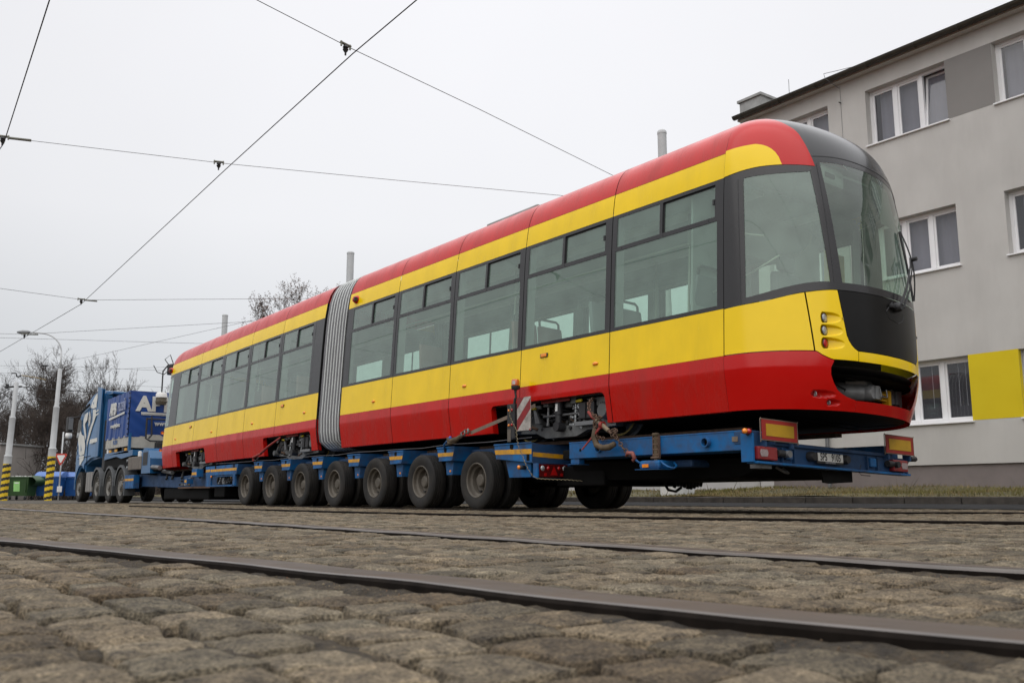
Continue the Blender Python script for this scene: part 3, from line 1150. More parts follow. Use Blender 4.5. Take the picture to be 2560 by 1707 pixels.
def container(label, x, y, body, lid, openlid, rot):
    t = thing('waste_container', label, 'waste bin', (0, 0, 0), 'wheeled waste containers')
    g = MB()
    w0, w1, d0, d1 = .55, .66, .40, .52
    z0, z1 = .22, 1.18
    vs = [(-w0, -d0, z0), (w0, -d0, z0), (w0, d0, z0), (-w0, d0, z0), (-w1, -d1, z1), (w1, -d1, z1), (w1, d1, z1), (-w1, d1, z1)]
    g.add(vs, [(3, 2, 1, 0), (0, 1, 5, 4), (1, 2, 6, 5), (2, 3, 7, 6), (3, 0, 4, 7)], body)
    g.box(-w1 - .04, w1 + .04, -d1 - .04, d1 + .04, z1, z1 + .06, body, .015)
    for k in range(5):
        xx = lerp(-.5, .5, k / 4)
        g.box(xx - .02, xx + .02, -d1 - .005, -d0, .4, 1.1, body) if k in (0, 4) else None
    for s in (-1, 1):
        g.box(s * (w1 + .03), s * (w1 + .1), -.05, .05, z1 - .12, z1 - .04, body, .01)
    bd = g.build('tub', t)
    for sx in (-.42, .42):
        for sy in (-.32, .32):
            g = MB()
            g.lathe([(.0, -.03), (.09, -.03), (.1, -.015), (.1, .015), (.09, .03), (0, .03)], (sx, sy, .1), 'x', BOX, 14)
            g.box(sx - .05, sx + .05, sy - .03, sy + .03, .12, .22, STEEL)
            g.build('castor', t)
    g = MB()
    if not openlid:
        g.grid(lambda u, v: (lerp(-w1 - .05, w1 + .05, u), lerp(-d1 - .05, d1 + .05, v), z1 + .07 + .30 * math.sin(max(.02, min(1, v * 1.15)) * pi * .62) ** .8), 4, 12, lid)
        for s in (-1, 1):
            g.prism([(lerp(-d1 - .05, d1 + .05, v / 12), z1 + .07 + .30 * math.sin(max(.02, min(1, v / 12 * 1.15)) * pi * .62) ** .8) for v in range(13)] + [(d1 + .05, z1 + .06), (-d1 - .05, z1 + .06)], 'x', s * (w1 + .02), s * (w1 + .05), lid)
        g.build('lid', t, True, angle=40)
    else:
        g.grid(lambda u, v: (w1 + .06 + .34 * math.sin(v * pi * .9), lerp(-d1, d1, u), z1 + .12 - .55 * v), 3, 10, lid)
        g.build('lid', t, True)
        rr = np.random.RandomState(2)
        g = MB()
        for k in range(14):
            cx, cy, s = rr.uniform(-.55, .55), rr.uniform(-.4, .4), rr.uniform(.08, .16)
            bm = bmesh.new()
            bmesh.ops.create_icosphere(bm, subdivisions=2, radius=s)
            for v in bm.verts:
                v.co *= 1 + .25 * math.sin(v.co.x * 40 + k) * math.cos(v.co.z * 37)
                v.co.z *= .7
            bm.verts.index_update()
            g.add([(v.co.x + cx, v.co.y + cy, v.co.z + 1.2) for v in bm.verts], [[v.index for v in f.verts] for f in bm.faces], BAGS)
            bm.free()
        g.build('rubbish', t, True)
        g = MB()
        g.add([(-.17, -.448, .45), (.17, -.448, .45), (.17, -.502, .98), (-.17, -.502, .98)], [(0, 1, 2, 3)], LABG)
        g.box(-.12, .12, -.500, -.497, .88, .93, WHT)
        g.build('sticker', bd)
    t.location = (x, y, 0)
    t.rotation_euler = (0, 0, rot)
    return t


def atpix(px, Z):
    """a ground spot Z metres ahead in a given compass bearing of the place"""
    a = (px - 1280) / 2357.0
    return (Z * (math.sin(YAW) + a * math.cos(YAW)), Z * (math.cos(YAW) - a * math.sin(YAW)))


x, y = atpix(52, 51)
container('green open waste container with pale rubbish heaped in it', x, y, BGR, BGR, True, -YAW - .05)
x, y = atpix(124, 52)
container('blue lidded waste container behind the striped lamp post', x, y, BBL, BBLL, False, -YAW + .1)
x, y = atpix(196, 53)
container('blue lidded waste container half hidden by the truck front', x, y, BBL, BBLL, False, -YAW + .05)

# yield sign on its post
x, y = atpix(146, 45.0)
ys_ = thing('yield_sign', 'red and white triangular yield sign on a thin grey post', 'road sign', (x, y, 0))
g = MB()
g.tube([(x, y, 0), (x, y, 3.25)], .035, CONC, 8)
g.build('post', ys_, True)
Rv = Vector((math.cos(YAW), -math.sin(YAW), 0))
Fv = Vector((math.sin(YAW), math.cos(YAW), 0))


def tri(s, cz, off, m, name, par):
    g = MB()
    c = Vector((x, y, cz)) - Fv * off
    pts = []
    for k in range(3):
        a = -pi / 2 + k * 2 * pi / 3
        for da in (-.13, 0, .13):
            rr_ = s * (.93 if da else .965)
            pts.append(c + Rv * (rr_ * math.cos(a + da) * .92) + Vector((0, 0, rr_ * math.sin(a + da))))
    n = len(pts)
    back = [p + Fv * .004 for p in pts]
    g.add(pts + back, [tuple(range(n)), tuple(range(2 * n - 1, n - 1, -1))] + [(i, (i + 1) % n, n + (i + 1) % n, n + i) for i in range(n)], m)
    return g.build(name, par)


sg = tri(.36, 2.01, .05, mat('sign_red', (.50, .05, .03), .5), 'sign_plate', ys_)
tri(.235, 2.005, .056, WHT, 'white_field', sg)
g = MB()
x2, y2 = x + Rv.x * -.12, y + Rv.y * -.12
g.box(x - .1, x + .1, y - .16, y - .04, .38, .66, WHT, .02)
g.build('junction_box', ys_)

# grey shed at far left
x, y = atpix(-46, 58)
sh = thing('grey_shed', 'flat roofed grey shed at the far left behind the striped pole', 'shed', (x, y, 0))
Ms = Matrix.Rotation(-YAW - .12, 3, 'Z')
g = MB()
g.box(-2.4, 2.4, -2, 2, 0, 3.25, mat('shed_render', (.27, .245, .225), .9, var=.06, bump=.2))
for i, v in enumerate(g.v):
    p = Ms @ Vector(v)
    g.v[i] = (p.x + x, p.y + y, p.z)
g.build('wall', sh)
g = MB()
g.box(-2.5, 2.5, -2.1, 2.1, 3.251, 3.36, ZINC)
g.box(1.2, 1.4, -2.03, -2.005, 1.1, 1.3, BOX)
for i, v in enumerate(g.v):
    p = Ms @ Vector(v)
    g.v[i] = (p.x + x, p.y + y, p.z)
g.build('roof', sh)

# ================================================================== TREES
def tree_parts(seed, h, spread, levels, up, twig_n, leaf=0, trunk_r=None):
    r = random.Random(seed)
    tr, cr = MB(), MB()
    def branch(p, d, ln, rad, lv):
        n = 5 if lv < 3 else 3
        pts, rs = [p.copy()], [rad]
        dd = d.copy()
        for k in range(n):
            dd = (dd + Vector((r.uniform(-1, 1), r.uniform(-1, 1), r.uniform(-1, 1))) * (.10 + .07 * lv) + Vector((0, 0, up * (.05 + .03 * lv)))).normalized()
            pts.append(pts[-1] + dd * (ln / n))
            rs.append(rad * (1 - .62 * (k + 1) / n))
        (tr if lv == 0 else cr).tube(pts, rs, BARK if lv < 2 else TWIG, 7 if lv == 0 else 4 if lv < 2 else 3, cap=False)
        if lv >= levels or (lv == levels - 1 and r.random() < .0):
            if leaf:
                for _ in range(leaf):
                    q = pts[r.randrange(1, len(pts))] + Vector((r.uniform(-.12, .12), r.uniform(-.12, .12), r.uniform(-.12, .12)))
                    a = Vector((r.uniform(-1, 1), r.uniform(-1, 1), r.uniform(-1, 1))).normalized() * .075
                    b = a.orthogonal().normalized() * .04
                    cr.add([q - a, q + b, q + a, q - b], [(0, 1, 2, 3)], LEAFB)
            return
        nch = (11 if lv == 0 else 9 if lv == 1 else 6 if lv < levels - 1 else twig_n)
        for k in range(nch):
            t = r.uniform(.28 if lv == 0 else .15, 1.0)
            i = min(int(t * n), n - 1)
            q = pts[i].lerp(pts[i + 1], t * n - i)
            base = (pts[i + 1] - pts[i]).normalized()
            side = base.orthogonal().normalized()
            side = Matrix.Rotation(r.uniform(0, 2 * pi), 3, base) @ side
            ang = r.uniform(.45, .95) * spread
            nd = (base * math.cos(ang) + side * math.sin(ang)).normalized()
            branch(q, nd, ln * r.uniform(.36, .60) * (1.0 if lv else 1.05 - .5 * t * .6), max(.0095, rs[i] * r.uniform(.4, .62)), lv + 1)
    branch(Vector((0, 0, -.05)), Vector((r.uniform(-.05, .05), r.uniform(-.05, .05), 1)).normalized(), h * .80, trunk_r or h * .016, 0)
    return tr, cr


PROTO = []
for sd, hh, sp, lv, up, tw, lf, nm, lb in ((1, 9.4, 1.0, 4, 1.0, 5, 0, 'bare_tree', ''), (2, 8.6, 1.15, 4, .8, 5, 0, 'bare_tree', ''), (3, 10.2, .85, 4, 1.2, 5, 0, 'bare_tree', ''), (4, 6.8, 1.2, 4, .9, 5, 0, 'bare_tree', '')):
    t = thing('bare_tree', '', 'tree', (0, 0, 0), 'bare winter trees behind the truck')
    a, b = tree_parts(sd, hh, sp, lv, up, tw, lf)
    a.build('trunk', t, True)
    b.build('crown', t)
    PROTO.append(t)
used = [False] * 4


def place_tree(k, px, Z, s, rz, label, grp='bare winter trees behind the truck'):
    o = PROTO[k] if not used[k] else copy_tree(PROTO[k])
    used[k] = True
    s = s * 1.0
    x, y = atpix(px, Z)
    o.location = (x, y, 0)
    o.rotation_euler = (0, 0, rz)
    o.scale = (s, s, s)
    o['label'] = label
    o['group'] = grp
    return o


TREES = [
    (0, 118, 66, .98, 0.4, 'tall bare tree directly behind the striped lamp post'),
    (2, 226, 72, .90, 1.2, 'tallest bare tree, its top above the truck cab roof'),
    (1, 385, 66, .84, 2.2, 'bare tree whose twigs show beside the rear end of the tram'),
    (1, 60, 76, .92, 3.1, 'bare tree between the two striped poles'),
    (2, -10, 80, .78, 4.0, 'bare tree at the left edge of the picture'),
    (3, 20, 62, .88, 5.0, 'low bushy bare tree behind the leftmost striped pole'),
    (3, 90, 60, .80, 0.9, 'low bushy bare tree behind the green bin'),
    (3, 165, 63, 1.0, 2.5, 'bushy bare tree behind the yield sign'),
    (0, 178, 84, .95, 1.9, 'far bare tree between the lamp post and the truck cab'),
    (1, 270, 80, .80, 5.6, 'far bare tree over the tarpaulin body of the truck'),
    (3, 250, 66, .98, 4.4, 'bushy bare tree behind the truck cab'),
    (0, 330, 92, .85, 3.7, 'far bare tree in the gap between truck body and tram'),
    (2, 60, 95, 1.0, 2.9, 'far slender bare tree behind the bins'),
    (1, 145, 98, 1.12, .2, 'farthest bare tree behind the lamp post'),
    (3, 310, 64, .85, 1.5, 'bushy bare tree just above the blue tarpaulin'),
    (0, -60, 70, .85, 5.2, 'bare tree above the grey shed'),
    (3, 215, 58, .72, 3.3, 'small bushy bare tree in front of the tall one by the cab'),
    (3, -30, 64, .8, 2.0, 'bushy bare tree behind the grey shed'),
    (0, 90, 72, .95, 1.1, 'bare tree filling the gap just left of the lamp post'),
    (1, 200, 70, .95, 0.7, 'bare tree rising right behind the truck cab roof'),
    (2, 150, 78, .95, 5.1, 'slender bare tree right of the lamp post'),
    (0, 245, 74, .92, 2.3, 'bare tree over the gap between cab and tarpaulin'),
    (1, 20, 86, .95, 4.6, 'far bare tree behind the leftmost striped pole'),
    (2, 300, 84, .85, 1.0, 'slender far bare tree above the tarpaulin'),
    (3, 130, 60, .85, 4.0, 'low bushy bare tree directly behind the lamp post base'),
    (1, 350, 76, .85, 5.9, 'far bare tree nearest to the rear end of the tram'),
]
for a in TREES:
    place_tree(*a)


def thicket():
    """tangled undergrowth that nobody could count"""
    r = random.Random(21)
    g = MB()
    for i in range(2200):
        px, Z = r.uniform(-140, 470), r.uniform(58, 72)
        x, y = atpix(px, Z)
        p = Vector((x, y, 0))
        d = Vector((r.uniform(-.5, .5), r.uniform(-.5, .5), 1)).normalized()
        ln = r.uniform(1.0, 3.6)
        pts = [p]
        for k in range(4):
            d = (d + Vector((r.uniform(-.4, .4), r.uniform(-.4, .4), r.uniform(-.1, .2)))).normalized()
            pts.append(pts[-1] + d * ln / 4)
        g.tube(pts, [.025, .02, .016, .012, .008], TWIG, 3, cap=False)
        for k in range(5):
            q = pts[r.randrange(1, 5)]
            e = Vector((r.uniform(-1, 1), r.uniform(-1, 1), r.uniform(-.2, 1))).normalized() * r.uniform(.3, .9)
            g.tube([q, q + e * .5 + Vector((0, 0, .05)), q + e], [.010, .008, .006], TWIG, 3, cap=False)
    tag(g.build('thicket'), 'tangled leafless undergrowth under the bare trees', 'undergrowth', kind='stuff')


thicket()
t = thing('leafy_tree', 'tall tree with clinging brown leaves behind the rear part of the tram', 'tree', (0, 0, 0))
a, b = tree_parts(14, 15.2, .72, 4, 1.3, 5, 8)
a.build('trunk', t, True)
b.build('crown', t)
x, y = atpix(735, 64)
t.location = (x, y, 0)
t.scale = (.84, .84, .87)


def added_wood():
    """the wood on the other side of the yard, which the tram's paint and glass mirror"""
    r = np.random.RandomState(8)
    g = MB()
    m = [mat('wood_brown', (.060, .048, .040), .95, var=.3, scale=.2), mat('wood_dark', (.035, .030, .026), .95, var=.3, scale=.2)]
    line = [(-42, 110), (-46, 10), (-44, -44), (0, -52), (45, -46)]  # runs outside the view, added only to darken the tram's reflections
    seg = [math.dist(line[i], line[i + 1]) for i in range(4)]
    for i in range(9000):
        t = r.uniform(0, sum(seg))
        k = 0
        while t > seg[k]:
            t -= seg[k]
            k += 1
        x = lerp(line[k][0], line[k + 1][0], t / seg[k]) + r.normal() * 2.2
        y = lerp(line[k][1], line[k + 1][1], t / seg[k]) + r.normal() * 2.2
        top = 7.5 + 2.5 * math.sin((x + y) * .21) + 1.5 * math.sin((x - y) * .53)
        z = top * r.uniform(0, 1) ** .8
        a = Vector((r.normal(), r.normal(), r.normal())).normalized() * r.uniform(.25, .7)
        b = a.orthogonal().normalized() * r.uniform(.2, .5)
        c = Vector((x, y, z))
        g.add([c - a, c + b, c + a, c - b], [(0, 1, 2, 3)], m[i % 2])
    tag(g.build('wood'), 'unseen brown leafless wood added round the yard for the tram paint to mirror', 'wood', kind='stuff')


added_wood()
# ================================================================== TRAM
PH = R(2.9)
ZW = [1.01, 1.20, 1.39, 1.425, 1.56, 2.1, 2.8, 3.2, 3.46, 3.72, 3.90, 4.03, 4.13, 4.22, 4.28, 4.30]
WW = [1.172, 1.208, 1.244, 1.249, 1.25, 1.25, 1.25, 1.245, 1.235, 1.21, 1.165, 1.10, 1.0, .80, .45, 0]
ZT = [1.01, 1.15, 1.32, 1.56, 2.1, 2.5, 2.8, 3.1, 3.4, 3.6, 3.8, 3.95, 4.08, 4.18, 4.25, 4.29, 4.30]
TT = [.96, 1.01, 1.05, 1.07, 1.055, 1.02, .98, .935, .875, .83, .765, .69, .58, .43, .27, .11, 0]
YN = 6.19
TS = 1.10 / 1.06
NE = 2.15
T0 = Vector((0, 15, 1.0))          # origin of tram-local coordinates
cph, sph = math.cos(PH), math.sin(PH)
tram = thing('tram', 'red and yellow articulated tram with black window band carried on the blue trailer', 'tram',
             (7.24 + 1.25 * cph + (1.0 - 1.56) * sph, 15, 1.56 - 1.25 * sph + (1.0 - 1.56) * cph), None, (0, PH, 0))
ORG[tram] = T0


def W_(z):
    return pch(ZW, WW, z)


def zr(y):
    """the rear car sags slightly towards its far end"""
    return 0.0 if y < 15 else -0.0085 * (y - 15.6) - (0.004 * max(0, y - 20))


def sw(y, z, off=0.0):
    """near side wall point of the straight cars"""
    return (-(W_(z) + off), y, z + zr(y))


def strip(mb, y0, y1, zz, m, off=0.0, far=False):
    k = -1 if far else 1
    ny = 4
    mb.grid(lambda u, v: ((lambda p: (p[0] * k, p[1], p[2]))(sw(lerp(y0, y1, u), zz[int(round(v * (len(zz) - 1)))], off))), ny, len(zz) - 1, m)


def zs_(a, b, n=6):
    return [lerp(a, b, i / n) for i in range(n + 1)]


SEAMF = [6.19, 7.90, 9.61, 11.32, 13.03, 14.84]
SEAMR = [15.80, 17.75, 19.46, 21.12, 22.80, 24.42]
YR1 = 25.62
G = 0.006
CUTF = [(7.99, 10.27)]
CUTR = [(16.06, 18.34), (21.92, 24.08)]
ZC = 1.368


def skirt(y0, y1, cuts, name='skirt_panel'):
    g = MB()
    seg = [(y0, y1)]
    for a, b in cuts:
        ns = []
        for p, q in seg:
            if b <= p or a >= q:
                ns.append((p, q))
            else:
                if a > p:
                    ns.append((p, a))
                if b < q:
                    ns.append((b, q))
        seg = ns
    lo = zs_(1.012, ZC, 5)
    for p, q in seg:
        strip(g, p, q, lo, RED)
    strip(g, y0, y1, zs_(ZC, 1.40, 2), RED)
    strip(g, y0, y1, zs_(1.40, 1.43, 2), RED)
    strip(g, y0, y1, zs_(1.43, 1.566, 2), RED)
    # turned-in lower lip
    for p, q in seg:
        g.quad(sw(p, 1.012), sw(q, 1.012), tuple(Vector(sw(q, 1.012)) + Vector((.05, 0, -.004))), tuple(Vector(sw(p, 1.012)) + Vector((.05, 0, -.004))), RED)
    for a, b in cuts:
        p, q = max(a, y0), min(b, y1)
        if p < q:
            A, B = Vector(sw(p, ZC)), Vector(sw(q, ZC))
            d = Vector((.06, 0, 0))
            g.quad(A, B, B + d, A + d, RED)
        for e in (a, b):
            if y0 <= e <= y1:
                for i in range(5):
                    A, B = Vector(sw(e, lo[i])), Vector(sw(e, lo[i + 1]))
                    g.quad(A, B, B + Vector((.085, 0, 0)), A + Vector((.085, 0, 0)), RED)
                # rounded upper corner
                s = 1 if e == a else -1
                rr = .075
                c = (e + s * rr, ZC - rr)
                arc = [(c[0] - s * rr * math.cos(t), c[1] + rr * math.sin(t)) for t in [pi / 2 * k / 5 for k in range(6)]]
                vs = [sw(e, ZC)] + [sw(yy, zz) for yy, zz in arc]
                g.add(vs, [(0, k, k + 1) for k in range(1, 6)], RED)
    g.build(name, tram, True)


def window_bay(y0, y1, ml=.085, mr=.06, sash=True, tall=False):
    """one bay of the black band: frame sheet with holes, big pane, fixed upper pane and sliding upper pane"""
    a, b = y0 + ml, y1 - mr
    if tall:
        holes = [(a, b, 2.10, 3.39)]
        yc, zc = [y0, a, b, y1], [2.056, 2.10, 3.39, 3.465]
    else:
        mid = lerp(a, b, .52)
        holes = [(a, b, 2.10, 3.015), (a + .03, mid - .012, 3.065, 3.425), (mid + .03, b - .02, 3.065, 3.425)]
    fr, f2 = MB(), MB()
    rects = []
    if tall:
        rects = [(y0, y1, 2.056, 2.10), (y0, a, 2.10, 3.39), (b, y1, 2.10, 3.39), (y0, y1, 3.39, 3.465)]
    else:
        rects = [(y0, y1, 2.056, 2.10), (y0, a, 2.10, 3.015), (b, y1, 2.10, 3.015), (y0, y1, 3.015, 3.065),
                 (y0, a + .03, 3.065, 3.425), (mid - .012, mid + .03, 3.065, 3.425), (b - .02, y1, 3.065, 3.425), (y0, y1, 3.425, 3.465)]
    for p, q, z0, z1 in rects:
        strip(fr, p, q, zs_(z0, z1, 2), BLK)
    f = fr.build('window_frame', tram)
    for i, (p, q, z0, z1) in enumerate(holes):
        dep = -.006 if i != 1 else -.026
        # dark rubber edge round the opening
        r = MB()
        for (A, B) in (((p, z0), (q, z0)), ((q, z0), (q, z1)), ((q, z1), (p, z1)), ((p, z1), (p, z0))):
            r.quad(sw(*A), sw(*B), sw(*B, dep - .02), sw(*A, dep - .02), BOX)
        if i == 1:
            w = .017
            r.quad(sw(p, z1 - w, dep + .004), sw(q, z1 - w, dep + .004), sw(q, z1, dep + .004), sw(p, z1, dep + .004), BOX)
            r.quad(sw(q - w, z0, dep + .004), sw(q, z0, dep + .004), sw(q, z1 - w, dep + .004), sw(q - w, z1 - w, dep + .004), BOX)
            r.box(-(W_(3.2) - .012), -(W_(3.2) + .006), p + .004, p + .03, 3.2 + zr(p), 3.26 + zr(p), BOX)
        if i == 0 and not tall:
            for k in range(3):
                yy = lerp(p + .12, q - .1, k / 2)
                c = Vector(sw(yy, 3.04, .003))
                r.lathe([(0, 0), (.008, 0), (.008, .004)], c, 'x', BOX, 8)
        pane = MB()
        strip(pane, p, q, zs_(z0, z1, 2), GLASS, dep)
        o = pane.build('window_pane' if i != 1 else 'sliding_pane', f)
        r.build('seal', f)


def marker(y, z, kind):
    x = -(W_(z))
    z += zr(y)
    g = MB()
    if kind == 'oval':
        g.grid(lambda u, v: (x - .001 - .022 * math.cos(v * pi / 2) ** .7, y + .05 * math.cos(u * 2 * pi) * math.sin(v * pi / 2), z + .022 * math.sin(u * 2 * pi) * math.sin(v * pi / 2)), 16, 4, AMB)
        g.build('marker_light', tram, True)
    else:
        g.box(x - .022, x - .001, y - .055, y + .055, z - .022, z + .022, AMB, .012)
        o = g.build('turn_signal', tram)
        g = MB()
        g.box(x - .012, x + .0, y - .075, y + .075, z - .026, z + .026, BOX, .01)
        g.build('lamp_base', o)


def car(seams, cuts, rear):
    for i in range(len(seams) - 1):
        a, b = seams[i] + G, seams[i + 1] - G
        if i == 0:
            a -= G * .5
        skirt(a, b, cuts)
        g = MB()
        strip(g, a, b, zs_(1.568, 2.054, 4), YEL)
        g.build('side_panel', tram, True)
        if rear and i == 0:
            g = MB()
            strip(g, a, a + .36, zs_(2.056, 3.465, 3), BLK)
            g.build('pillar', tram)
            window_bay(a + .364, b)
        elif not rear and i == len(seams) - 2:
            g = MB()
            strip(g, b - .15, b, zs_(2.056, 3.465, 3), BLK)
            g.build('pillar', tram)
            window_bay(a, b - .152)
        else:
            window_bay(a, b)
        g = MB()
        strip(g, a, b, zs_(3.468, 3.745, 5), YEL)
        g.build('cantrail_panel', tram, True)
        g = MB()
        strip(g, a, b, zs_(3.749, 4.03, 6) + zs_(4.06, 4.299, 9), RED)
        g.build('roof_panel', tram, True)
    y0, y1 = seams[0], seams[-1]
    # body behind the panels: dark carrier strips at the seams, far side, floor, ceiling, ends
    for s in seams:
        g = MB()
        strip(g, s - .02, s + .02, zs_(1.02, 1.4, 3) if not any(c[0] < s < c[1] for c in cuts) else zs_(ZC + .002, 1.4, 1), DARK, -.008)
        strip(g, s - .02, s + .02, zs_(1.4, 4.03, 12), DARK, -.008)
        g.build('seam_strip', tram, weld=True)
    for za, zb in ((1.555, 1.58), (2.045, 2.065), (3.455, 3.478), (3.735, 3.76)):
        g = MB()
        strip(g, y0 + .01, y1 - .01, zs_(za, zb, 1), DARK, -.007)
        g.build('joint_strip', tram)
    if rear:
        for za, zb, m in ((1.012, 1.566, RED), (1.568, 3.745, BLK), (3.749, 4.28, RED)):
            zz = zs_(za, zb, 8)
            for k in (-1, 1):
                g = MB()
                for i in range(8):
                    A, B = Vector(sw(y0, zz[i], .001)), Vector(sw(y0, zz[i + 1], .001))
                    g.quad(*[((p.x + dx) * -k, p.y - .004, p.z) for p, dx in ((A, 0), (B, 0), (B, min(.075, abs(B.x) * .5)), (A, .075))], m)
                g.build('end_flange', tram)
    g = MB()
    strip(g, y0, y1, zs_(1.012, 1.566, 6), RED, 0, True)
    strip(g, y0, y1, zs_(1.568, 2.3, 4), YEL, 0, True)
    strip(g, y0, y1, zs_(3.30, 3.465, 3), BLK, 0, True)
    strip(g, y0, y1, zs_(3.468, 3.745, 4), YEL, 0, True)
    strip(g, y0, y1, zs_(3.749, 4.299, 12), RED, 0, True)
    g.build('far_side', tram, True)
    n = len(seams) - 1
    fw, fp = MB(), MB()
    for i in range(n):
        a, b = seams[i], seams[i + 1]
        strip(fw, a, a + .16, zs_(2.3, 3.3, 2), BLK, 0, True)
        strip(fw, b - .16, b, zs_(2.3, 3.3, 2), BLK, 0, True)
        if i % 2 == 0:
            m = (a + b) / 2
            strip(fw, m - .03, m + .03, zs_(2.3, 3.3, 2), BLK, 0, True)
            strip(fw, a + .16, b - .16, zs_(2.62, 2.68, 1), BLK, .002, True)
        strip(fp, a + .16, b - .16, zs_(2.3, 3.3, 2), GLASS, -.01, True)
    o = fw.build('far_window_frame', tram)
    fp.build('window_pane', o)
    g = MB()
    z0 = (y0 + y1) / 2
    def bx(x0, x1, ya, yb, za, zb, m):
        k = len(g.v)
        g.box(x0, x1, ya, yb, za, zb, m)
        for t in range(k, len(g.v)):
            p = g.v[t]
            g.v[t] = (p[0], p[1], p[2] + zr(p[1]))
    bx(-1.12, 1.12, y0 + .03, y1 - .03, 1.37, 1.44, INTD)
    bx(-1.16, 1.16, y0 + .03, y1 - .03, 3.52, 3.56, CEIL)
    for k in (-.55, .55):
        bx(k - .09, k + .09, y0 + .1, y1 - .1, 3.485, 3.52, WHT)
    for s in (-1, 1):
        bx(s * 1.06, s * 1.20, y0 + .03, y1 - .03, 3.43, 3.52, CEIL)
        bx(s * 1.185, s * 1.2, y0 + .03, y1 - .03, 1.44, 2.06, INT)
    bx(1.17, 1.2, y0 + .03, y1 - .03, 2.06, 2.29, INT)
    bx(1.17, 1.2, y0 + .03, y1 - .03, 3.31, 3.45, INT)
    for i in range(n + 1):
        for s in (-1, 1):
            yc = seams[i]
            bx(s * 1.09, s * 1.225, max(y0 + .03, yc - .05), min(y1 - .03, yc + .05), 2.06, 3.5, INT)
    ye = y0 + .04 if not rear else y1 - .04
    if rear:
        bx(-1.15, 1.15, y1 + .5, y1 + .54, 1.44, 3.5, INT)
    g.build('interior_lining', tram)
    # handrails
    g = MB()
    for q in (-.62, .62):
        pts = [(q, y0 + .25, 3.48), (q, y0 + .3, 3.2)]
        yy = y0 + .45
        while yy < y1 - .4:
            pts += [(q, yy, 3.12)]
            yy += .5
        pts += [(q, y1 - .3, 3.2), (q, y1 - .25, 3.48)]
        g.tube([(p[0], p[1], p[2] + zr(p[1])) for p in pts], .016, RAILM, 6)
    for i in range(n):
        ym = lerp(seams[i], seams[i + 1], .62)
        q = -.62 if i % 2 == 0 else .55
        g.tube([(q, ym, 1.44 + zr(ym)), (q, ym, 2.4 + zr(ym)), (q + .04, ym + .03, 3.0 + zr(ym)), (q, ym, 3.5 + zr(ym))], .017, RAILM, 6)
    g.build('handrail', tram, True)
    # underframe with openings left for the bogies
    g = MB()
    yy = y0 + .05
    for a, b in cuts + [(y1 - .05, y1)]:
        if a - .02 > yy:
            bx(-1.12, 1.12, yy, a - .02, 1.035, 1.369, DARK)
        yy = b + .02
    bx(-1.10, 1.10, y0 + .05, y1 - .05, 1.34, 1.368, DARK)
    g.build('underframe', tram)


car(SEAMF, CUTF, False)
car(SEAMR, CUTR, True)


def seat(q, y, m, z=1.62, face=1):
    g = MB()
    g.box(q - .22, q + .22, y - .22, y + .22, z + .33, z + .41, m, .03)
    k = len(g.v)
    g.box(q - .21, q + .21, -.035, .035, 0, .62, m, .03)
    for t in range(k, len(g.v)):
        p = g.v[t]
        g.v[t] = (p[0] * (1 - .12 * max(0, p[2] - .3)) + q * .12 * max(0, p[2] - .3), y + face * (.20 + p[1] + p[2] * .16), z + .38 + p[2])
    g.box(q - .06, q + .06, y - .15, y + .1, 1.44, z + .33, SEATM)
    g.tube([(q - .17, y + face * .29, z + .9), (q - .17, y + face * .31, z + 1.07), (q - .13, y + face * .315, z + 1.1), (q + .13, y + face * .315, z + 1.1), (q + .17, y + face * .31, z + 1.07), (q + .17, y + face * .29, z + .9)], .017, BOX, 6)
    g.build('seat', tram, True, angle=35)


for (q, y, m, f) in ((-.9, 9.75, SEATR, 1), (-.45, 9.75, SEATR, 1), (-.9, 8.15, SEATM, 1), (-.45, 8.15, SEATM, 1), (.6, 9.3, SEATM, 1), (.6, 10.9, SEATR, -1), (-.9, 7.0, SEATM, -1), (-.9, 12.2, SEATR, 1), (.7, 12.6, SEATM, 1), (-.9, 16.9, SEATR, 1), (-.9, 18.7, SEATR, 1), (-.9, 20.3, SEATR, -1), (-.9, 21.9, SEATM, 1), (.6, 17.6, SEATM, 1)):
    seat(q, y, m, 1.55 + zr(y), f)

for y, z, k in ((13.63, 1.71, 'oval'), (10.93, 1.71, 'oval'), (9.12, 1.93, 'sig'), (8.14, 1.71, 'oval'), (24.2, 1.70, 'oval'), (23.06, 1.93, 'sig'), (21.5, 1.70, 'oval'), (18.98, 1.71, 'oval'), (17.42, 1.95, 'sig'), (16.36, 1.73, 'oval')):
    marker(y, z, k)
for y, z in ((14.56, 3.60), (25.25, 3.60)):
    g = MB()
    x = -W_(z)
    zz = z + zr(y)
    g.lathe([(.075, .0), (.07, -.03), (.045, -.075), (.0, -.085)], (x + .005, y, zz), 'x', REDC, 16)
    o = g.build('side_camera', tram, True)
    g = MB()
    g.box(x - .085, x - .02, y - .075, y - .035, zz - .045, zz + .03, BOX, .01)
    g.build('lens', o)

# ---- bellows: a row of folded ridges right round the gangway
BZ = [1.0, 1.05, 1.15, 1.32, 1.56, 2.1, 2.8, 3.2, 3.46, 3.72, 3.90, 4.03, 4.10, 4.16, 4.20]
g, g2, g3 = MB(), MB(), MB()
nb = 8
yb0, yb1 = 14.86, 15.78


def bq(z, off):
    w = pch(ZW, WW, min(max(z, 1.01), 4.29)) - .014 + off
    if z < 1.15:
        w -= .25 * ((1.15 - z) / .15) ** 2
    return w


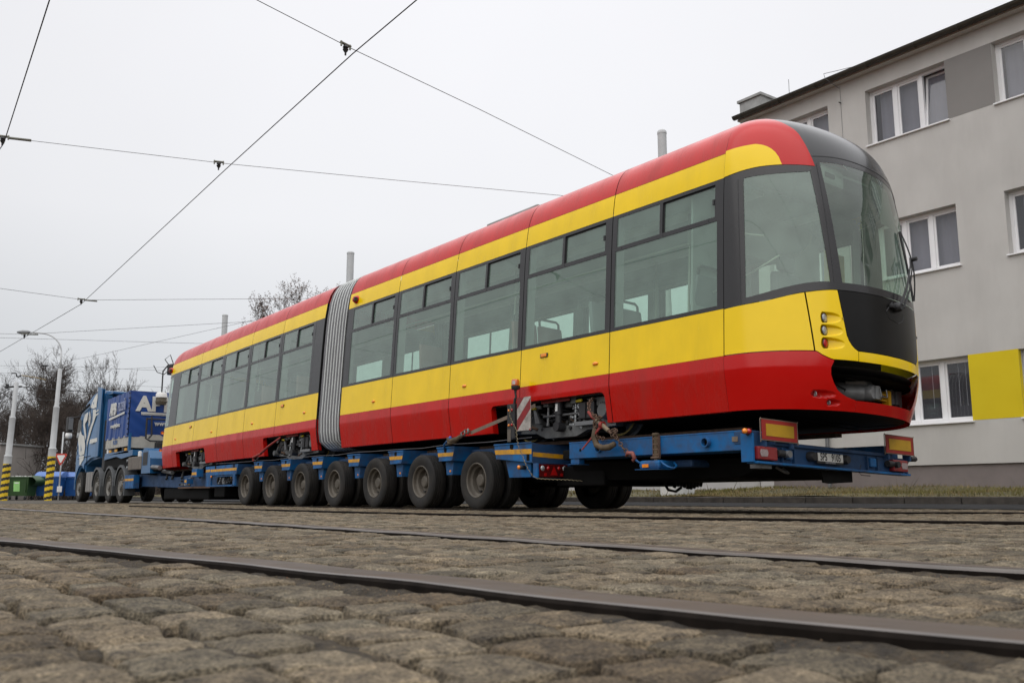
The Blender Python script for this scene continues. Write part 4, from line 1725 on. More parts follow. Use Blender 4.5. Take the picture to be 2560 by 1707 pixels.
for i in range(nb):
    a, b = lerp(yb0, yb1, i / nb), lerp(yb0, yb1, (i + 1) / nb)
    for s in (-1, 1):
        prof = [(a, -.045), (lerp(a, b, .25), -.012), (lerp(a, b, .5), .005), (lerp(a, b, .75), -.012), (b, -.045)]
        for j in range(len(BZ) - 1):
            for k in range(4):
                z0, z1 = BZ[j], BZ[j + 1]
                g.quad((s * bq(z0, prof[k][1]), prof[k][0], z0), (s * bq(z0, prof[k + 1][1]), prof[k + 1][0], z0), (s * bq(z1, prof[k + 1][1]), prof[k + 1][0], z1), (s * bq(z1, prof[k][1]), prof[k][0], z1), BELL)
        ym = lerp(a, b, .5)
        if i < nb - 1 or s > 0:
            g2.tube([(s * bq(z, .004), ym, z) for z in BZ], .013, BELLE, 6)
    za = BZ[-1]
    g.quad((-bq(za, -.01), a, za), (bq(za, -.01), a, za), (bq(za, -.01), b, za), (-bq(za, -.01), b, za), BELL)
    g.quad((-bq(1.0, -.01), a, 1.0), (bq(1.0, -.01), a, 1.0), (bq(1.0, -.01), b, 1.0), (-bq(1.0, -.01), b, 1.0), BELL)
bo = g.build('gangway_bellows', tram, True, angle=50, weld=True)
g2.build('bellows_ridge', bo, True)
for s, (ya, yb) in ((0, (14.845, 14.875)), (1, (15.765, 15.795))):
    for k in (-1, 1):
        g3 = MB()
        for j in range(len(BZ) - 1):
            g3.quad((k * (bq(BZ[j], .02)), ya, BZ[j]), (k * (bq(BZ[j], .02)), yb, BZ[j]), (k * (bq(BZ[j + 1], .02)), yb, BZ[j + 1]), (k * (bq(BZ[j + 1], .02)), ya, BZ[j + 1]), DARK)
        g3.build('bellows_clamp', bo)

# ---- plain rounded rear end of the tail car
YE0 = SEAMR[-1] + G


def re_(p, z):
    """rear end: p 0..1 from near seam round to the centre of the back"""
    a = p * pi / 2
    L = YR1 - YE0
    e = 2 / 7.5
    t = L * math.sin(a) ** e if p > 0 else 0
    q = math.cos(a) ** e if p < 1 else 0
    zt = max(0, (z - 3.75) / .55)
    return (-W_(z) * q, YE0 + t * (1 - .5 * zt ** 2.2) - .02 * max(0, z - 2), z + zr(YE0 + t))


for k in (1, -1):
    g = MB()
    for za, zb, m, nn, nm in ((1.012, 1.566, RED, 4, 'rear_skirt_panel'), (1.568, 2.054, YEL, 4, 'rear_side_panel'), (3.468, 3.745, YEL, 4, 'rear_cantrail_panel'), (3.749, 4.299, RED, 12, 'rear_roof_panel')):
        g = MB()
        g.grid(lambda u, v: ((lambda p: (p[0] * k, p[1], p[2]))(re_(u, lerp(za, zb, v)))), 40, nn, m)
        g.build(nm, tram, True)
for k in (1, -1):
    g = MB()
    for (ua, ub, za, zb) in ((0, 1, 2.056, 2.10), (0, 1, 3.39, 3.466), (0, .03, 2.10, 3.39), (.40, .56, 2.10, 3.39), (.97, 1, 2.10, 3.39)):
        g.grid(lambda u, v: ((lambda p: (p[0] * k, p[1], p[2]))(re_(lerp(ua, ub, u), lerp(za, zb, v)))), 24, 2, BLK)
    o = g.build('window_frame', tram, True)
    for (ua, ub) in ((.03, .40), (.56, .97)):
        gp = MB()
        gp.grid(lambda u, v: ((lambda p: (p[0] * k * .996, p[1], p[2]))(re_(lerp(ua, ub, u), lerp(2.10, 3.39, v)))), 24, 2, GLASS)
        gp.build('window_pane', o, True)
g = MB()
for z in (1.49, 1.95):
    g.lathe([(0, .03), (.03, .025), (.04, 0)], (-1.22, 25.5, z + zr(25.5)), 'y', AMB, 12)
g.build('marker_light', tram, True)

# ================================================================== TRAM NOSE
def S_(p, z, off=0.0):
    """surface of the nose: p -1 (near seam) .. 0 (front centre) .. 1 (far seam), z height; off = outward offset"""
    a = max(-1, min(1, p)) * pi / 2
    e = 2 / NE
    ca, sa = max(math.cos(a), 0.0), abs(math.sin(a))
    T, Wd = TS * pch(ZT, TT, z), pch(ZW, WW, z)
    t = ca ** e * T
    q = math.copysign(sa ** e, a) * Wd
    if off:
        # outward normal of the plan outline, tipped by the profile slope
        nx = math.copysign(max(sa, 1e-6) ** (2 - e) / max(Wd, .05), a)
        nt = max(ca, 1e-6) ** (2 - e) / max(T, .05)
        dz = .02
        k = max(0.0, (pch(ZW, WW, max(z - dz, 1.01)) - pch(ZW, WW, min(z + dz, 4.30))) / (2 * dz) * sa + TS * (pch(ZT, TT, max(z - dz, 1.01)) - pch(ZT, TT, min(z + dz, 4.30))) / (2 * dz) * ca)
        L = math.hypot(nx, nt)
        nx, nt = nx / L, nt / L
        M = math.sqrt(1 + k * k)
        return (q + off * nx / M, YN - t - off * nt / M, z + off * k / M)
    return (q, YN - t, z)


def patch(mb, pl, pr, zb, zt, m, nu=24, nv=16, off=0.0, fn=None, sgn=1):
    """part of the nose between edges pl(v), pr(v) and zb(p), zt(p) (numbers or functions); sgn -1 mirrors to the far side"""
    f = lambda a, t: a(t) if callable(a) else a
    def P(u, v):
        p = lerp(f(pl, v), f(pr, v), u)
        z = lerp(f(zb, p), f(zt, p), v)
        o = off + (fn(p, z) if fn else 0)
        return S_(p * sgn, z, o)
    mb.grid(P, nu, nv, m)


sill = lambda p: pch([-1, -.77, -.53, -.35, 0, 1.01], [2.05, 2.075, 2.15, 2.187, 2.19, 2.19], -abs(p) if p < 0 else p)
sill = lambda p: pch([0, .35, .53, .77, 1], [2.19, 2.187, 2.15, 2.075, 2.05], abs(p))
wbot = lambda p: pch([0, .38, .86, 1], [2.27, 2.268, 2.13, 2.11], abs(p))
wtop = lambda p: pch([0, .34, .42, .85, 1], [3.61, 3.575, 3.45, 3.405, 3.40], abs(p))
btop = lambda p: pch([0, .40, .70, 1], [3.515, 3.515, 3.505, 3.468], abs(p))
ftop = lambda p: pch([0, .14, .38, .5], [3.68, 3.675, 3.635, 3.60], abs(p))
yred = lambda p: pch([0, .25, .38, .44, .49, 1], [1.49, 1.49, 1.49, 1.525, 1.568, 1.568], abs(p))


def scoop(pc0, pc1, zc, hz, depth):
    """recess in the nose skin, deep at the lamp end and running out shallow towards the front"""
    def fn(p, z):
        p = -abs(p)
        s = (p - pc0) / (pc1 - pc0)
        if s < -.12 or s > 1:
            return 0.0
        w = hz * (1 - max(0, s) ** 2.6) ** .5 if s > 0 else hz * math.sqrt(max(0, 1 - (s / .12) ** 2))
        if w <= 0 or abs(z - zc) >= w:
            return 0.0
        k = 1 - ((z - zc) / w) ** 2
        d = depth * (1 - max(0, s) ** 1.7) if s > 0 else depth * (1 + s / .12) ** .35
        return -d * min(1, k * 2.6) ** .8
    return fn


HEAD = [(-.438, -.338, 1.902), (-.441, -.330, 1.776), (-.438, -.322, 1.648)]
FOG = [(-.485, -.362, 1.162, .030), (-.40, -.33, 1.085, .026)]
sc_h = [scoop(a, b, z, .054, .050) for a, b, z in HEAD]
sc_f = [scoop(a, b, z, h, .06) for a, b, z, h in FOG]
fh = lambda p, z: min(f(p, z) for f in sc_h)
ff = lambda p, z: min(f(p, z) for f in sc_f)

for sg in (1, -1):
    near = sg == 1
    # red lower corner
    rz = lambda v: lerp(1.012, 1.50, v)
    def pr_red(v):
        z = rz(v)
        return -lin([1.0, 1.12, 1.128, 1.15, 1.18, 1.21, 1.28, 1.35, 1.42, 1.49, 1.6], [.235, .235, .25, .30, .335, .36, .385, .40, .40, .385, .38] if near else [.235, .235, .24, .255, .265, .275, .285, .295, .305, .315, .32], z)
    g = MB()
    patch(g, -1, pr_red, 1.012, lambda p: yred(p) - .004, REDC, 120 if near else 24, 60 if near else 16, fn=ff if near else None, sgn=sg)
    g.build('lower_corner_panel', tram, True)
    # yellow door panel
    g = MB()
    patch(g, -1 + .003, lambda v: lerp(-.493, -.533, v), lambda p: yred(p) + .004, lambda p: sill(p) - .003, YELC, 24, 8, sgn=sg)
    g.build('cab_side_panel', tram, True)
    # yellow headlight panel
    def pr_y(v):
        z = lerp(1.49, 2.187, v)
        return -lin([1.4, 1.588, 1.592, 1.61, 1.64, 1.68, 1.73, 1.9, 2.05, 2.2], [.246, .246, .252, .268, .284, .298, .310, .325, .338, .350], z)
    g = MB()
    patch(g, lambda v: lerp(-.485, -.525, v), pr_y, lambda p: yred(p) + .004, lambda p: sill(p) - .003, YELC, 90 if near else 20, 130 if near else 20, fn=fh if near else None, sgn=sg)
    hp = g.build('headlight_panel', tram, True)
    if near:
        for k, (a, b, z) in enumerate(HEAD):
            c = Vector(S_(a + .012, z, -.020))
            c2 = Vector(S_(a + .03, z, -.02))
            d = (Vector(S_(a + .08, z)) - Vector(S_(a - .05, z))).normalized()
            o_ = (Vector(S_(a, z, .1)) - Vector(S_(a, z))).normalized()
            n_ = (d * .62 + o_ * .78).normalized()
            q = n_.to_track_quat('Z', 'Y').to_matrix()
            g = MB()
            vs, fs = [], []
            for r_, h_ in ((.043, 0), (.038, .006), (.022, .010), (.0, .011)):
                for i in range(20):
                    t = 2 * pi * i / 20
                    vs.append(c + q @ Vector((r_ * math.cos(t), r_ * math.sin(t), h_)))
            for j in range(3):
                for i in range(20):
                    fs.append((j * 20 + i, j * 20 + (i + 1) % 20, j * 20 + 20 + (i + 1) % 20, j * 20 + 20 + i))
            g.add(vs, fs, REDL if k == 2 else CLR)
            o = g.build('tail_light' if k == 2 else 'headlight', tram, True)
            g = MB()
            vs = []
            for r_, h_ in ((.043, -.004), (.047, -.004), (.047, .004), (.043, .004)):
                for i in range(20):
                    t = 2 * pi * i / 20
                    vs.append(c + q @ Vector((r_ * math.cos(t), r_ * math.sin(t), h_)))
            g.add(vs, fs, BOX)
            g.build('lamp_rim', o, True)
        for (a, b, z, hz) in FOG:
            c = Vector(S_(a + .004, z, -.022))
            g = MB()
            d = (Vector(S_(a + .08, z)) - Vector(S_(a - .05, z))).normalized()
            q = d.to_track_quat('Z', 'Y').to_matrix()
            vs = [c + q @ Vector((r_ * math.cos(2 * pi * i / 16), r_ * math.sin(2 * pi * i / 16), h_)) for r_, h_ in ((hz * .95, 0), (hz * .8, .012), (0, .018)) for i in range(16)]
            g.add(vs, [(j * 16 + i, j * 16 + (i + 1) % 16, j * 16 + 16 + (i + 1) % 16, j * 16 + 16 + i) for j in range(2) for i in range(16)], CLR)
            g.build('fog_light', tram, True)
    # side window: glass, pillars, bottom and top black bands
    gl, fr = MB(), MB()
    p0 = lambda v: lerp(-.863, -.852, v)
    p1 = lambda v: lerp(-.385, -.412, v)
    p2 = lambda v: lerp(-.315, -.340, v)
    patch(fr, -1 + .002, 0, lambda p: sill(p) + .003, lambda p: wbot(p), BLK, 40, 4, sgn=sg)
    patch(fr, -1 + .002, -.895, wbot, wtop, BLK, 6, 10, sgn=sg)
    patch(fr, -.891, p0, wbot, wtop, BLK, 4, 10, sgn=sg)
    patch(fr, p1, p2, wbot, wtop, BLK, 8, 20, sgn=sg)
    patch(fr, -1 + .002, -.40, wtop, lambda p: btop(p) + .0, BLK, 24, 4, sgn=sg)
    f = fr.build('cab_window_frame', tram, True)
    patch(gl, p0, p1, wbot, wtop, GLASS, 24, 16, off=-.004, sgn=sg)
    gl.build('cab_side_window', f, True)
    g = MB()
    patch(g, -.896, -.890, lambda p: sill(p), wtop, BOX, 1, 12, off=.001, sgn=sg)
    g.build('seal', f, True)
    g = MB()
    patch(g, -.365, -.360, wbot, wtop, BOX, 1, 14, off=.002, sgn=sg)
    g.build('seal', f, True)
    # red and yellow roof corner
    g = MB()
    redge = lambda v: -lin([3.5, 3.60, 3.77, 3.90, 3.97, 4.06, 4.15, 4.21, 4.26, 4.29, 4.3], [.375, .385, .41, .435, .46, .525, .62, .71, .82, .94, 1.0], lerp(3.515, 4.295, v))
    patch(g, -1 + .002, redge, lambda p: btop(p) + .003, 4.295, REDC, 40, 60, off=.003, sgn=sg)
    g.build('red_roof_corner', tram, True)
    g = MB()
    yedge = lambda v: -lin([3.5, 3.60, 3.66, 3.70, 3.73, 3.75, 3.765, 3.78], [.585, .602, .622, .645, .672, .700, .735, .78], lerp(3.515, 3.772, v))
    patch(g, -1 + .002, yedge, lambda p: btop(p) + .003, 3.772, YELC, 30, 30, off=.006, sgn=sg)
    g.build('yellow_roof_corner', tram, True)

g = MB()
patch(g, -.234, .234, 1.012, lambda p: 1.118 - .0 * p, REDC, 24, 8)
g.build('bumper_bar', tram, True)
g = MB()
patch(g, -.243, .243, 1.492, 1.588, YELC, 24, 6)
g.build('front_apron', tram, True)
g = MB()
# black mask with rounded lower corners
me_ = lambda v: -lin([1.59, 1.60, 1.61, 1.64, 1.68, 1.73, 1.9, 2.05, 2.2], [.225, .252, .263, .280, .294, .306, .321, .334, .346], lerp(1.594, 2.187, v))
patch(g, me_, lambda v: -me_(v), 1.594, lambda p: sill(p) - .004, MASK, 40, 24)
g.build('front_mask', tram, True)
g = MB()
patch(g, -.29, .29, 1.50, lambda p: sill(p), DARK, 30, 20, off=-.035)
g.build('mask_backing', tram, True)
# windscreen and its black surround
gl, fr = MB(), MB()
q2 = lambda v: lerp(-.315, -.340, v)
patch(gl, q2, lambda v: -q2(v), wbot, wtop, WGLASS, 40, 30, off=-.002)
patch(fr, -.40, .40, wtop, ftop, BLK, 40, 4)
f = fr.build('windscreen_frame', tram, True)
gl.build('windscreen', f, True)
g = MB()
patch(g, -.395, .395, lambda p: ftop(p) - .004, lambda p: ftop(p) + .006, BOX, 40, 1, off=.003)
g.build('seal', f, True)
# dome
g = MB()
patch(g, -1 + .002, 1 - .002, lambda p: lin([0, .375, .40, 1], [ftop(p) if abs(p) < .5 else 3.5, 3.637, btop(p) + .002, btop(p) + .002], abs(p)) if abs(p) > .375 else ftop(p) + .003, 4.298, DOME, 110, 50)
g.build('roof_dome', tram, True)
# small handle and camera knob on the mask
g = MB()
for p in (-.325, .325):
    c = S_(p, 1.905, .004)
    g.lathe([(0, .012), (.012, .008), (.016, 0)], c, 'y', STEEL, 10)
g.build('mask_bolt', tram, True)

COUP = mat('coupler_grey', (.24, .245, .25), .45, metal=.2, var=.3, scale=8)
# nose inside: floor, dark cavity, coupler, cab
g = MB()


def ring(z, k=.93, n=24):
    return [(lambda s: (s[0] * k, YN - (YN - s[1]) * k, z))(S_(-1 + 2 * i / n, z)) for i in range(n + 1)]


a, b = ring(1.375, .94), ring(1.445, .94)
n = len(a)
g.add(a + [(a[-1][0], YN, 1.375), (a[0][0], YN, 1.375)], [tuple(range(n + 2))], DARK)
g.add(b, [tuple(range(n))], INTD)
g.build('cab_floor', tram)
g = MB()
rr_ = ring(1.035, .95)
g.add(rr_, [tuple(range(n - 1, -1, -1))], DARK)
g.box(-.88, -.84, 5.62, YN, 1.03, 1.37, DARK)
g.box(.84, .88, 5.62, YN, 1.03, 1.37, DARK)
g.box(-.88, .88, 6.0, 6.04, 1.03, 1.49, DARK)
g.box(-.7, .7, 5.42, YN, 1.375, 1.40, DARK)
g.build('coupler_bay', tram)
g = MB()
g.tube([(-.30, 5.9, 1.26), (-.20, 5.62, 1.27), (-.05, 5.40, 1.26)], [.10, .11, .085], COUP, 14)
g.tube([(-.16, 5.55, 1.36), (-.05, 5.42, 1.37), (.02, 5.38, 1.33)], [.06, .06, .045], STEEL, 10)
g.lathe([(0, -.06), (.07, -.06), (.085, -.03), (.085, .04), (0, .045)], (-.02, 5.36, 1.26), 'y', COUP, 16)
g.box(-.03, .05, 5.28, 5.40, 1.19, 1.33, COUP, .01)
g.tube([(.02, 5.27, 1.30), (.02, 5.26, 1.22), (.13, 5.26, 1.22), (.13, 5.27, 1.30)], .007, STEEL, 6)
g.tube([(.1, 5.36, 1.26), (.22, 5.42, 1.26), (.3, 5.5, 1.27)], [.055, .05, .05], COUP, 10)
g.tube([(-.55, 5.55, 1.12), (-.3, 5.42, 1.10), (-.05, 5.36, 1.12), (.1, 5.4, 1.14)], .018, BOX, 8)
g.build('coupler', tram, True, angle=35)
g = MB()
ym = mat('yellow_bracket', (.55, .30, .01), .5)
g.box(.22, .42, 5.42, 5.46, 1.22, 1.235, ym)
g.box(.22, .42, 5.42, 5.46, 1.28, 1.295, ym)
g.box(.38, .43, 5.40, 5.48, 1.10, 1.33, ym)
g.box(.14, .40, 5.40, 5.52, 1.10, 1.165, ym)
g.build('coupler_bracket', tram)
g = MB()
for (x0, x1, z0, z1) in ((.46, .56, 1.06, 1.34), (.60, .66, 1.10, 1.42), (.70, .8, 1.2, 1.4)):
    g.box(x0, x1, 5.5, 5.62, z0, z1, COUP, .01)
g.box(.60, .68, 5.46, 5.5, 1.12, 1.22, BOX)
for z in (1.14, 1.18):
    g.lathe([(0, -.006), (.01, -.004), (.01, 0)], (.64, 5.46, z), 'y', CLR, 8)
for (q, y, z) in ((-.55, 5.6, 1.3), (-.62, 5.7, 1.2)):
    g.lathe([(.0, -.1), (.1, -.1), (.12, -.05), (.12, .08), (0, .08)], (q, y, z), 'y', BOX, 16)
g.tube([(-.7, 5.55, 1.42), (-.3, 5.4, 1.38), (.2, 5.36, 1.40), (.7, 5.5, 1.42)], .012, BOX, 6)
for k in range(7):
    q_ = -.5 + k * .17
    g.tube([(q_, 5.9, 1.40), (q_ + .03, 5.62, 1.36), (q_ + .10, 5.50, 1.30 - .02 * (k % 3)), (q_ + .12, 5.55, 1.16), (q_ + .2, 5.75, 1.10)], .012 + .004 * (k % 2), BOX if k % 3 else COUP, 6)
for k in range(10):
    g.lathe([(.028, -.006), (.036, 0), (.028, .006)], (-.30, 5.52 + k * .022, 1.15), 'y', STEEL, 12)
g.box(-.86, -.5, 5.75, 5.8, 1.08, 1.42, COUP, .01)
g.box(.5, .86, 5.75, 5.8, 1.08, 1.42, COUP, .01)
g.box(-.5, .5, 5.85, 5.9, 1.30, 1.42, COUP, .01)
for q_ in (-.45, -.2, .1, .35):
    g.lathe([(0, -.02), (.014, -.016), (.014, 0)], (q_, 5.85, 1.36), 'y', CLR, 8)
g.build('coupler_fittings', tram)
# cab furniture
g = MB()
dk = mat('dashboard_grey', (.10, .11, .105), .6, var=.1)
pts_t = [S_(p, 2.22, -.06) for p in [-.62 + 1.24 * i / 20 for i in range(21)]]
back = [(-.85, 5.75, 2.22), (.85, 5.75, 2.22)]
g.add([(p[0], p[1], 2.22) for p in pts_t] + [(.8, 5.68, 2.18), (-.8, 5.68, 2.18)], [tuple(range(23))], dk)
g.add([(-.8, 5.68, 2.18), (.8, 5.68, 2.18), (.8, 5.75, 1.5), (-.8, 5.75, 1.5)], [(0, 1, 2, 3)], dk)
g.box(-.15, .45, 5.50, 5.66, 2.22, 2.34, dk, .03)
g.build('dashboard', tram)
g = MB()
g.box(-.24, .24, 5.95, 6.35, 1.85, 1.96, SEATM, .04)
g.box(-.23, .23, 6.32, 6.42, 1.95, 2.70, SEATM, .05)
g.box(-.14, .14, 6.33, 6.40, 2.72, 2.92, SEATM, .04)
g.build('driver_seat', tram)
g = MB()
g.box(-1.13, -.35, 6.72, 6.75, 1.45, 3.5, INT)
g.box(.45, 1.13, 6.72, 6.75, 1.45, 3.5, INT)
g.box(-.35, .45, 6.72, 6.75, 2.95, 3.5, INT)
g.build('cab_partition', tram)
g = MB()
g.grid(lambda u, v: (lambda s: (s[0] * .93, YN - (YN - s[1]) * .93 + .03, lerp(3.52, 3.50, v)))(S_(-.98 + 1.96 * u, lerp(3.5, 3.55, v))), 30, 1, INT)
rc = [(lambda s: (s[0] * .94, YN - (YN - s[1]) * .92, 3.60))(S_(-1 + 2 * i / 24, 3.6)) for i in range(25)]
g.add(rc + [(rc[-1][0], 6.8, 3.56), (rc[0][0], 6.8, 3.56)], [tuple(range(27))], CEIL)
g.box(-.62, -.22, 5.44, 5.78, 3.38, 3.58, INT, .04)
g.box(-.56, -.40, 5.43, 5.445, 3.45, 3.50, BOX, .02)
g.box(-.15, .6, 5.50, 5.85, 3.42, 3.58, dk, .05)
g.build('cab_ceiling', tram)
g = MB()
g.grid(lambda u, v: (lambda s: (s[0], s[1], s[2]))(S_(lerp(.05, .26, u), lerp(3.05, 3.56, v), -.03)), 8, 6, dk)
g.build('sun_blind', tram)
g = MB()
g.tube([(-.95, 6.35, 3.45), (-1.0, 6.25, 3.1), (-1.0, 6.15, 2.9), (-.9, 5.95, 2.85)], .013, RAILM, 6)
g.tube([(-.95, 6.6, 2.35), (-.92, 6.2, 2.45), (-.85, 5.8, 2.62)], .010, RAILM, 6)
g.build('handrail', tram, True)
g = MB()
g.grid(lambda u, v: (lerp(.62, 1.02, u), 6.30, lerp(1.5, 3.1, v)), 1, 1, mat('cab_yellow_trim', (.50, .42, .06), .6))
g.build('yellow_cab_panel', tram)

# wipers
g = MB()
c = Vector(S_(.03, 2.115, .01))
g.lathe([(0, -.06), (.035, -.06), (.05, -.03), (.05, .03)], c, 'y', BOX, 14)
g.box(c.x - .12, c.x - .02, c.y - .03, c.y + .02, c.z - .025, c.z + .025, BOX, .02)
arm1 = [c + Vector((.0, -.05, .02)), Vector(S_(.10, 2.35, .075)), Vector(S_(.19, 2.62, .075)), Vector(S_(.22, 2.72, .07))]
g.tube(arm1, [.018, .012, .010, .009], BOX, 6)
arm2 = [c + Vector((.06, -.04, .0)), Vector(S_(.13, 2.33, .07)), Vector(S_(.22, 2.60, .07)), Vector(S_(.235, 2.70, .065))]
g.tube(arm2, [.012, .009, .008, .008], BOX, 6)
for (pa, za, pb, zb) in ((.20, 3.02, .255, 2.27),):
    bl = [Vector(S_(lerp(pa, pb, t), lerp(za, zb, t), .022)) for t in [i / 8 for i in range(9)]]
    g.tube(bl, .012, BOX, 5)
    br = [Vector(S_(lerp(pa, pb, t), lerp(za, zb, t), .03 + .05 * math.sin(t * pi))) for t in [i / 8 for i in range(9)]]
    g.tube(br, .008, BOX, 5)
    g.lathe([(0, -.05), (.022, -.05), (.022, .02), (0, .02)], Vector(S_(.225, 2.70, .085)), 'y', BOX, 8)
g.build('wiper', tram, True, angle=40)
g = MB()
pk = [(.0, 2.17), (-.05, 2.05), (-.035, 1.98), (.03, 1.95), (.075, 1.99), (.10, 2.10)]
ps = []
for i in range(len(pk) - 1):
    for t in range(4):
        ps.append(Vector(S_(lerp(pk[i][0], pk[i + 1][0], t / 4) + .01, lerp(pk[i][1], pk[i + 1][1], t / 4), .001)))
g.tube(ps, .003, BOX, 4)
g.build('wiper_hatch', tram)

# ---- bogies
def bogie(yc, axle, zlift=0.0):
    q0 = -1.02
    z0 = 1.0 + zr(yc) + zlift
    root = MB()
    # side frame beam, dropped in the middle
    pf = [(-1.02, .10), (-.95, .19), (-.55, .20), (-.35, .05), (.35, .05), (.55, .20), (.95, .19), (1.02, .10), (1.0, .0), (.5, -.02), (.3, -.09), (-.3, -.09), (-.5, -.02), (-1.0, .0)]
    root.prism([(yc + y, z0 + z) for y, z in pf], 'x', q0, q0 + .12, BOGIE)
    root.prism([(yc + y, z0 + z) for y, z in pf], 'x', .9, 1.02, BOGIE)
    root.box(-.9, .9, yc - .3, yc + .3, z0 + .0, z0 + .22, BOGIE, .02)
    root.box(-.95, .95, yc - .95, yc + .95, z0 - .06, z0 + .0, DARK)
    fr = root.build('bogie', tram)
    for s in (-1, 1):
        g = MB()
        ya = yc + s * axle
        for qs in (-1, 1):
            g.lathe([(.0, -.05), (.11, -.055), (.13, -.03), (.27, -.03), (.285, -.045), (.30, -.045), (.305, .04), (.34, .05), (.34, .07), (.28, .075), (.0, .075)], (qs * .78, ya, z0 + .21), 'x' , BOGIE if qs < 0 else DARK, 32)
        g.tube([(-.8, ya, z0 + .21), (.8, ya, z0 + .21)], .07, DARK, 10)
        g.lathe([(.285, -.052), (.31, -.052), (.31, -.046)], (-.78, ya, z0 + .21), 'x', mat('wheel_tread_mark', (.30, .22, .06), .6), 32)
        for k in range(10):
            t = 2 * pi * k / 10
            g.lathe([(0, -.012), (.012, -.012), (.012, 0)], (-.835, ya + .2 * math.cos(t), z0 + .21 + .2 * math.sin(t)), 'x', STEEL, 6)
        g.build('wheel', fr, True, angle=35)
    g = MB()
    for dy, r_, za, zb, m in ((-.05, .042, .02, .38, BOX), (-.05, .05, .18, .42, BOX)):
        g.tube([(q0 - .08, yc + dy, z0 + za), (q0 - .08, yc + dy + .02, z0 + zb)], r_, m, 14)
    g.box(q0 - .135, q0 - .128, yc - .075, yc - .035, z0 + .22, z0 + .31, WHT)
    g.lathe([(0, -.05), (.06, -.05), (.06, .06), (0, .06)], (q0 - .08, yc - .05, z0 + .03), 'x', BOX, 14)
    g.build('damper', fr, True, angle=40)
    g = MB()
    for dy in (-.32, .22):
        g.tube([(q0 - .04, yc + dy, z0 + .06), (q0 - .04, yc + dy, z0 + .34)], .013, CLR, 8)
        g.box(q0 - .09, q0 + .01, yc + dy - .05, yc + dy + .05, z0 + .30, z0 + .40, BOGIE, .01)
        g.lathe([(0, 0), (.022, 0), (.022, .03), (0, .03)], (q0 - .04, yc + dy, z0 + .06), 'z', STEEL, 6)
    g.tube([(q0 - .05, yc - .42, z0 + .18), (q0 - .05, yc + .3, z0 + .18)], .014, STEEL, 8)
    g.prism([(yc + .36, z0 + .1), (yc + .46, z0 + .1), (yc + .52, z0 + .33), (yc + .36, z0 + .33), (yc + .36, z0 + .29), (yc + .46, z0 + .28)], 'x', q0 - .06, q0 - .03, STEEL)
    g.build('torsion_rod', fr)
    g = MB()
    for k in range(5):
        g.lathe([(.09, 0), (.14, .012), (.14, .028), (.09, .04)], (q0 + .10, yc - .30, z0 + .10 + k * .042), 'z', BOX, 18)
        g.lathe([(.09, 0), (.12, .012), (.12, .028), (.09, .04)], (q0 + .10, yc + .12, z0 + .12 + k * .040), 'z', BOX, 18)
    g.tube([(q0 + .1, yc - .12, z0 + .28), (q0 + .1, yc - .12, z0 + .40)], .12, BOGIE, 16)
    g.build('spring', fr, True, angle=40)
    g = MB()
    g.box(q0 - .10, q0 + .02, yc - .72, yc - .44, z0 + .10, z0 + .30, BOX, .012)
    g.box(q0 - .11, q0 - .10, yc - .585, yc - .575, z0 + .11, z0 + .29, DARK)
    g.box(q0 - .09, q0 - .03, yc - .80, yc - .36, z0 + .02, z0 + .07, STEEL, .006)
    for k in range(9):
        yy, zz = yc - .43 + rnd.uniform(-.02, .12), z0 + .12 + rnd.uniform(0, .16)
        g.lathe([(0, -.012), (.012, -.01), (.012, .012), (0, .012)], (q0 - .09, yy, zz), 'x', CLR if k % 2 else STEEL, 8)
    g.build('junction_box', fr)
    rb_ = random.Random(int(yc * 10))
    g = MB()
    g.box(q0 + .125, q0 + .135, yc - .95, yc + .95, z0 + .02, z0 + .36, DARK)
    for k in range(46):
        yy, zz = yc + rb_.uniform(-.95, .95), z0 + rb_.uniform(.0, .34)
        dx = rb_.uniform(-.05, .10)
        m_ = rb_.choice([STEEL, BOGIE, BOGIE, BOX, CLR, RUST])
        r_ = rb_.uniform(.008, .026)
        t_ = rb_.random()
        if t_ < .45:
            g.tube([(q0 + .12, yy, zz), (q0 + dx, yy, zz)], r_, m_, 8)
        elif t_ < .75:
            g.tube([(q0 + .12, yy, zz), (q0 + dx, yy + .03, zz), (q0 + dx, yy + rb_.uniform(-.2, .2), zz + rb_.uniform(-.12, .12)), (q0 + .12, yy + .1, zz - .03)], r_ * .55, m_, 6)
        else:
            g.box(q0 + dx, q0 + .12, yy - r_ * 2, yy + r_ * 2, zz - r_, zz + r_ * 1.5, m_, .004)
    g.build('bogie_fittings', fr, True, angle=35)
    g = MB()
    for k in range(6):
        yb = yc + .5 + k * .025
        g.tube([(q0 - .02 - .01 * k, yb, z0 + .28), (q0 - .07, yb + .05, z0 + .2), (q0 - .06, yb + .16, z0 + .1), (q0 - .02, yb + .25, z0 + .06)], .012, BOX, 6)
    g.build('cable', fr, True)
    g = MB()
    for k in range(5):
        yb = yc - .80 - k * .03
        g.tube([(q0 - .02, yb, z0 + .36), (q0 - .08, yb - .02, z0 + .26), (q0 - .05, yb - .05, z0 + .14), (q0 + .0, yb - .05, z0 + .08)], .013, BOX, 6)
    g.build('cable', fr, True)
    g = MB()
    yw = mat('yellow_sleeve', (.55, .42, .02), .5)
    g.tube([(q0 - .09, yc + .42, z0 + .29), (q0 - .09, yc + .52, z0 + .30)], .018, yw, 8)
    g.build('cable_sleeve', fr, True)
    g = MB()
    g.tube([(q0 - .10, yc - .50, z0 + .325), (q0 - .10, yc - .40, z0 + .32)], .018, yw, 8)
    g.build('cable_sleeve', fr, True)
    g = MB()
    g.tube([(q0 - .06, yc + .40, z0 + .02), (q0 - .1, yc + .46, z0 + .05), (q0 - .06, yc + .55, z0 + .03)], .02, RUST, 8)
    g.build('cable', fr, True)
    g = MB()
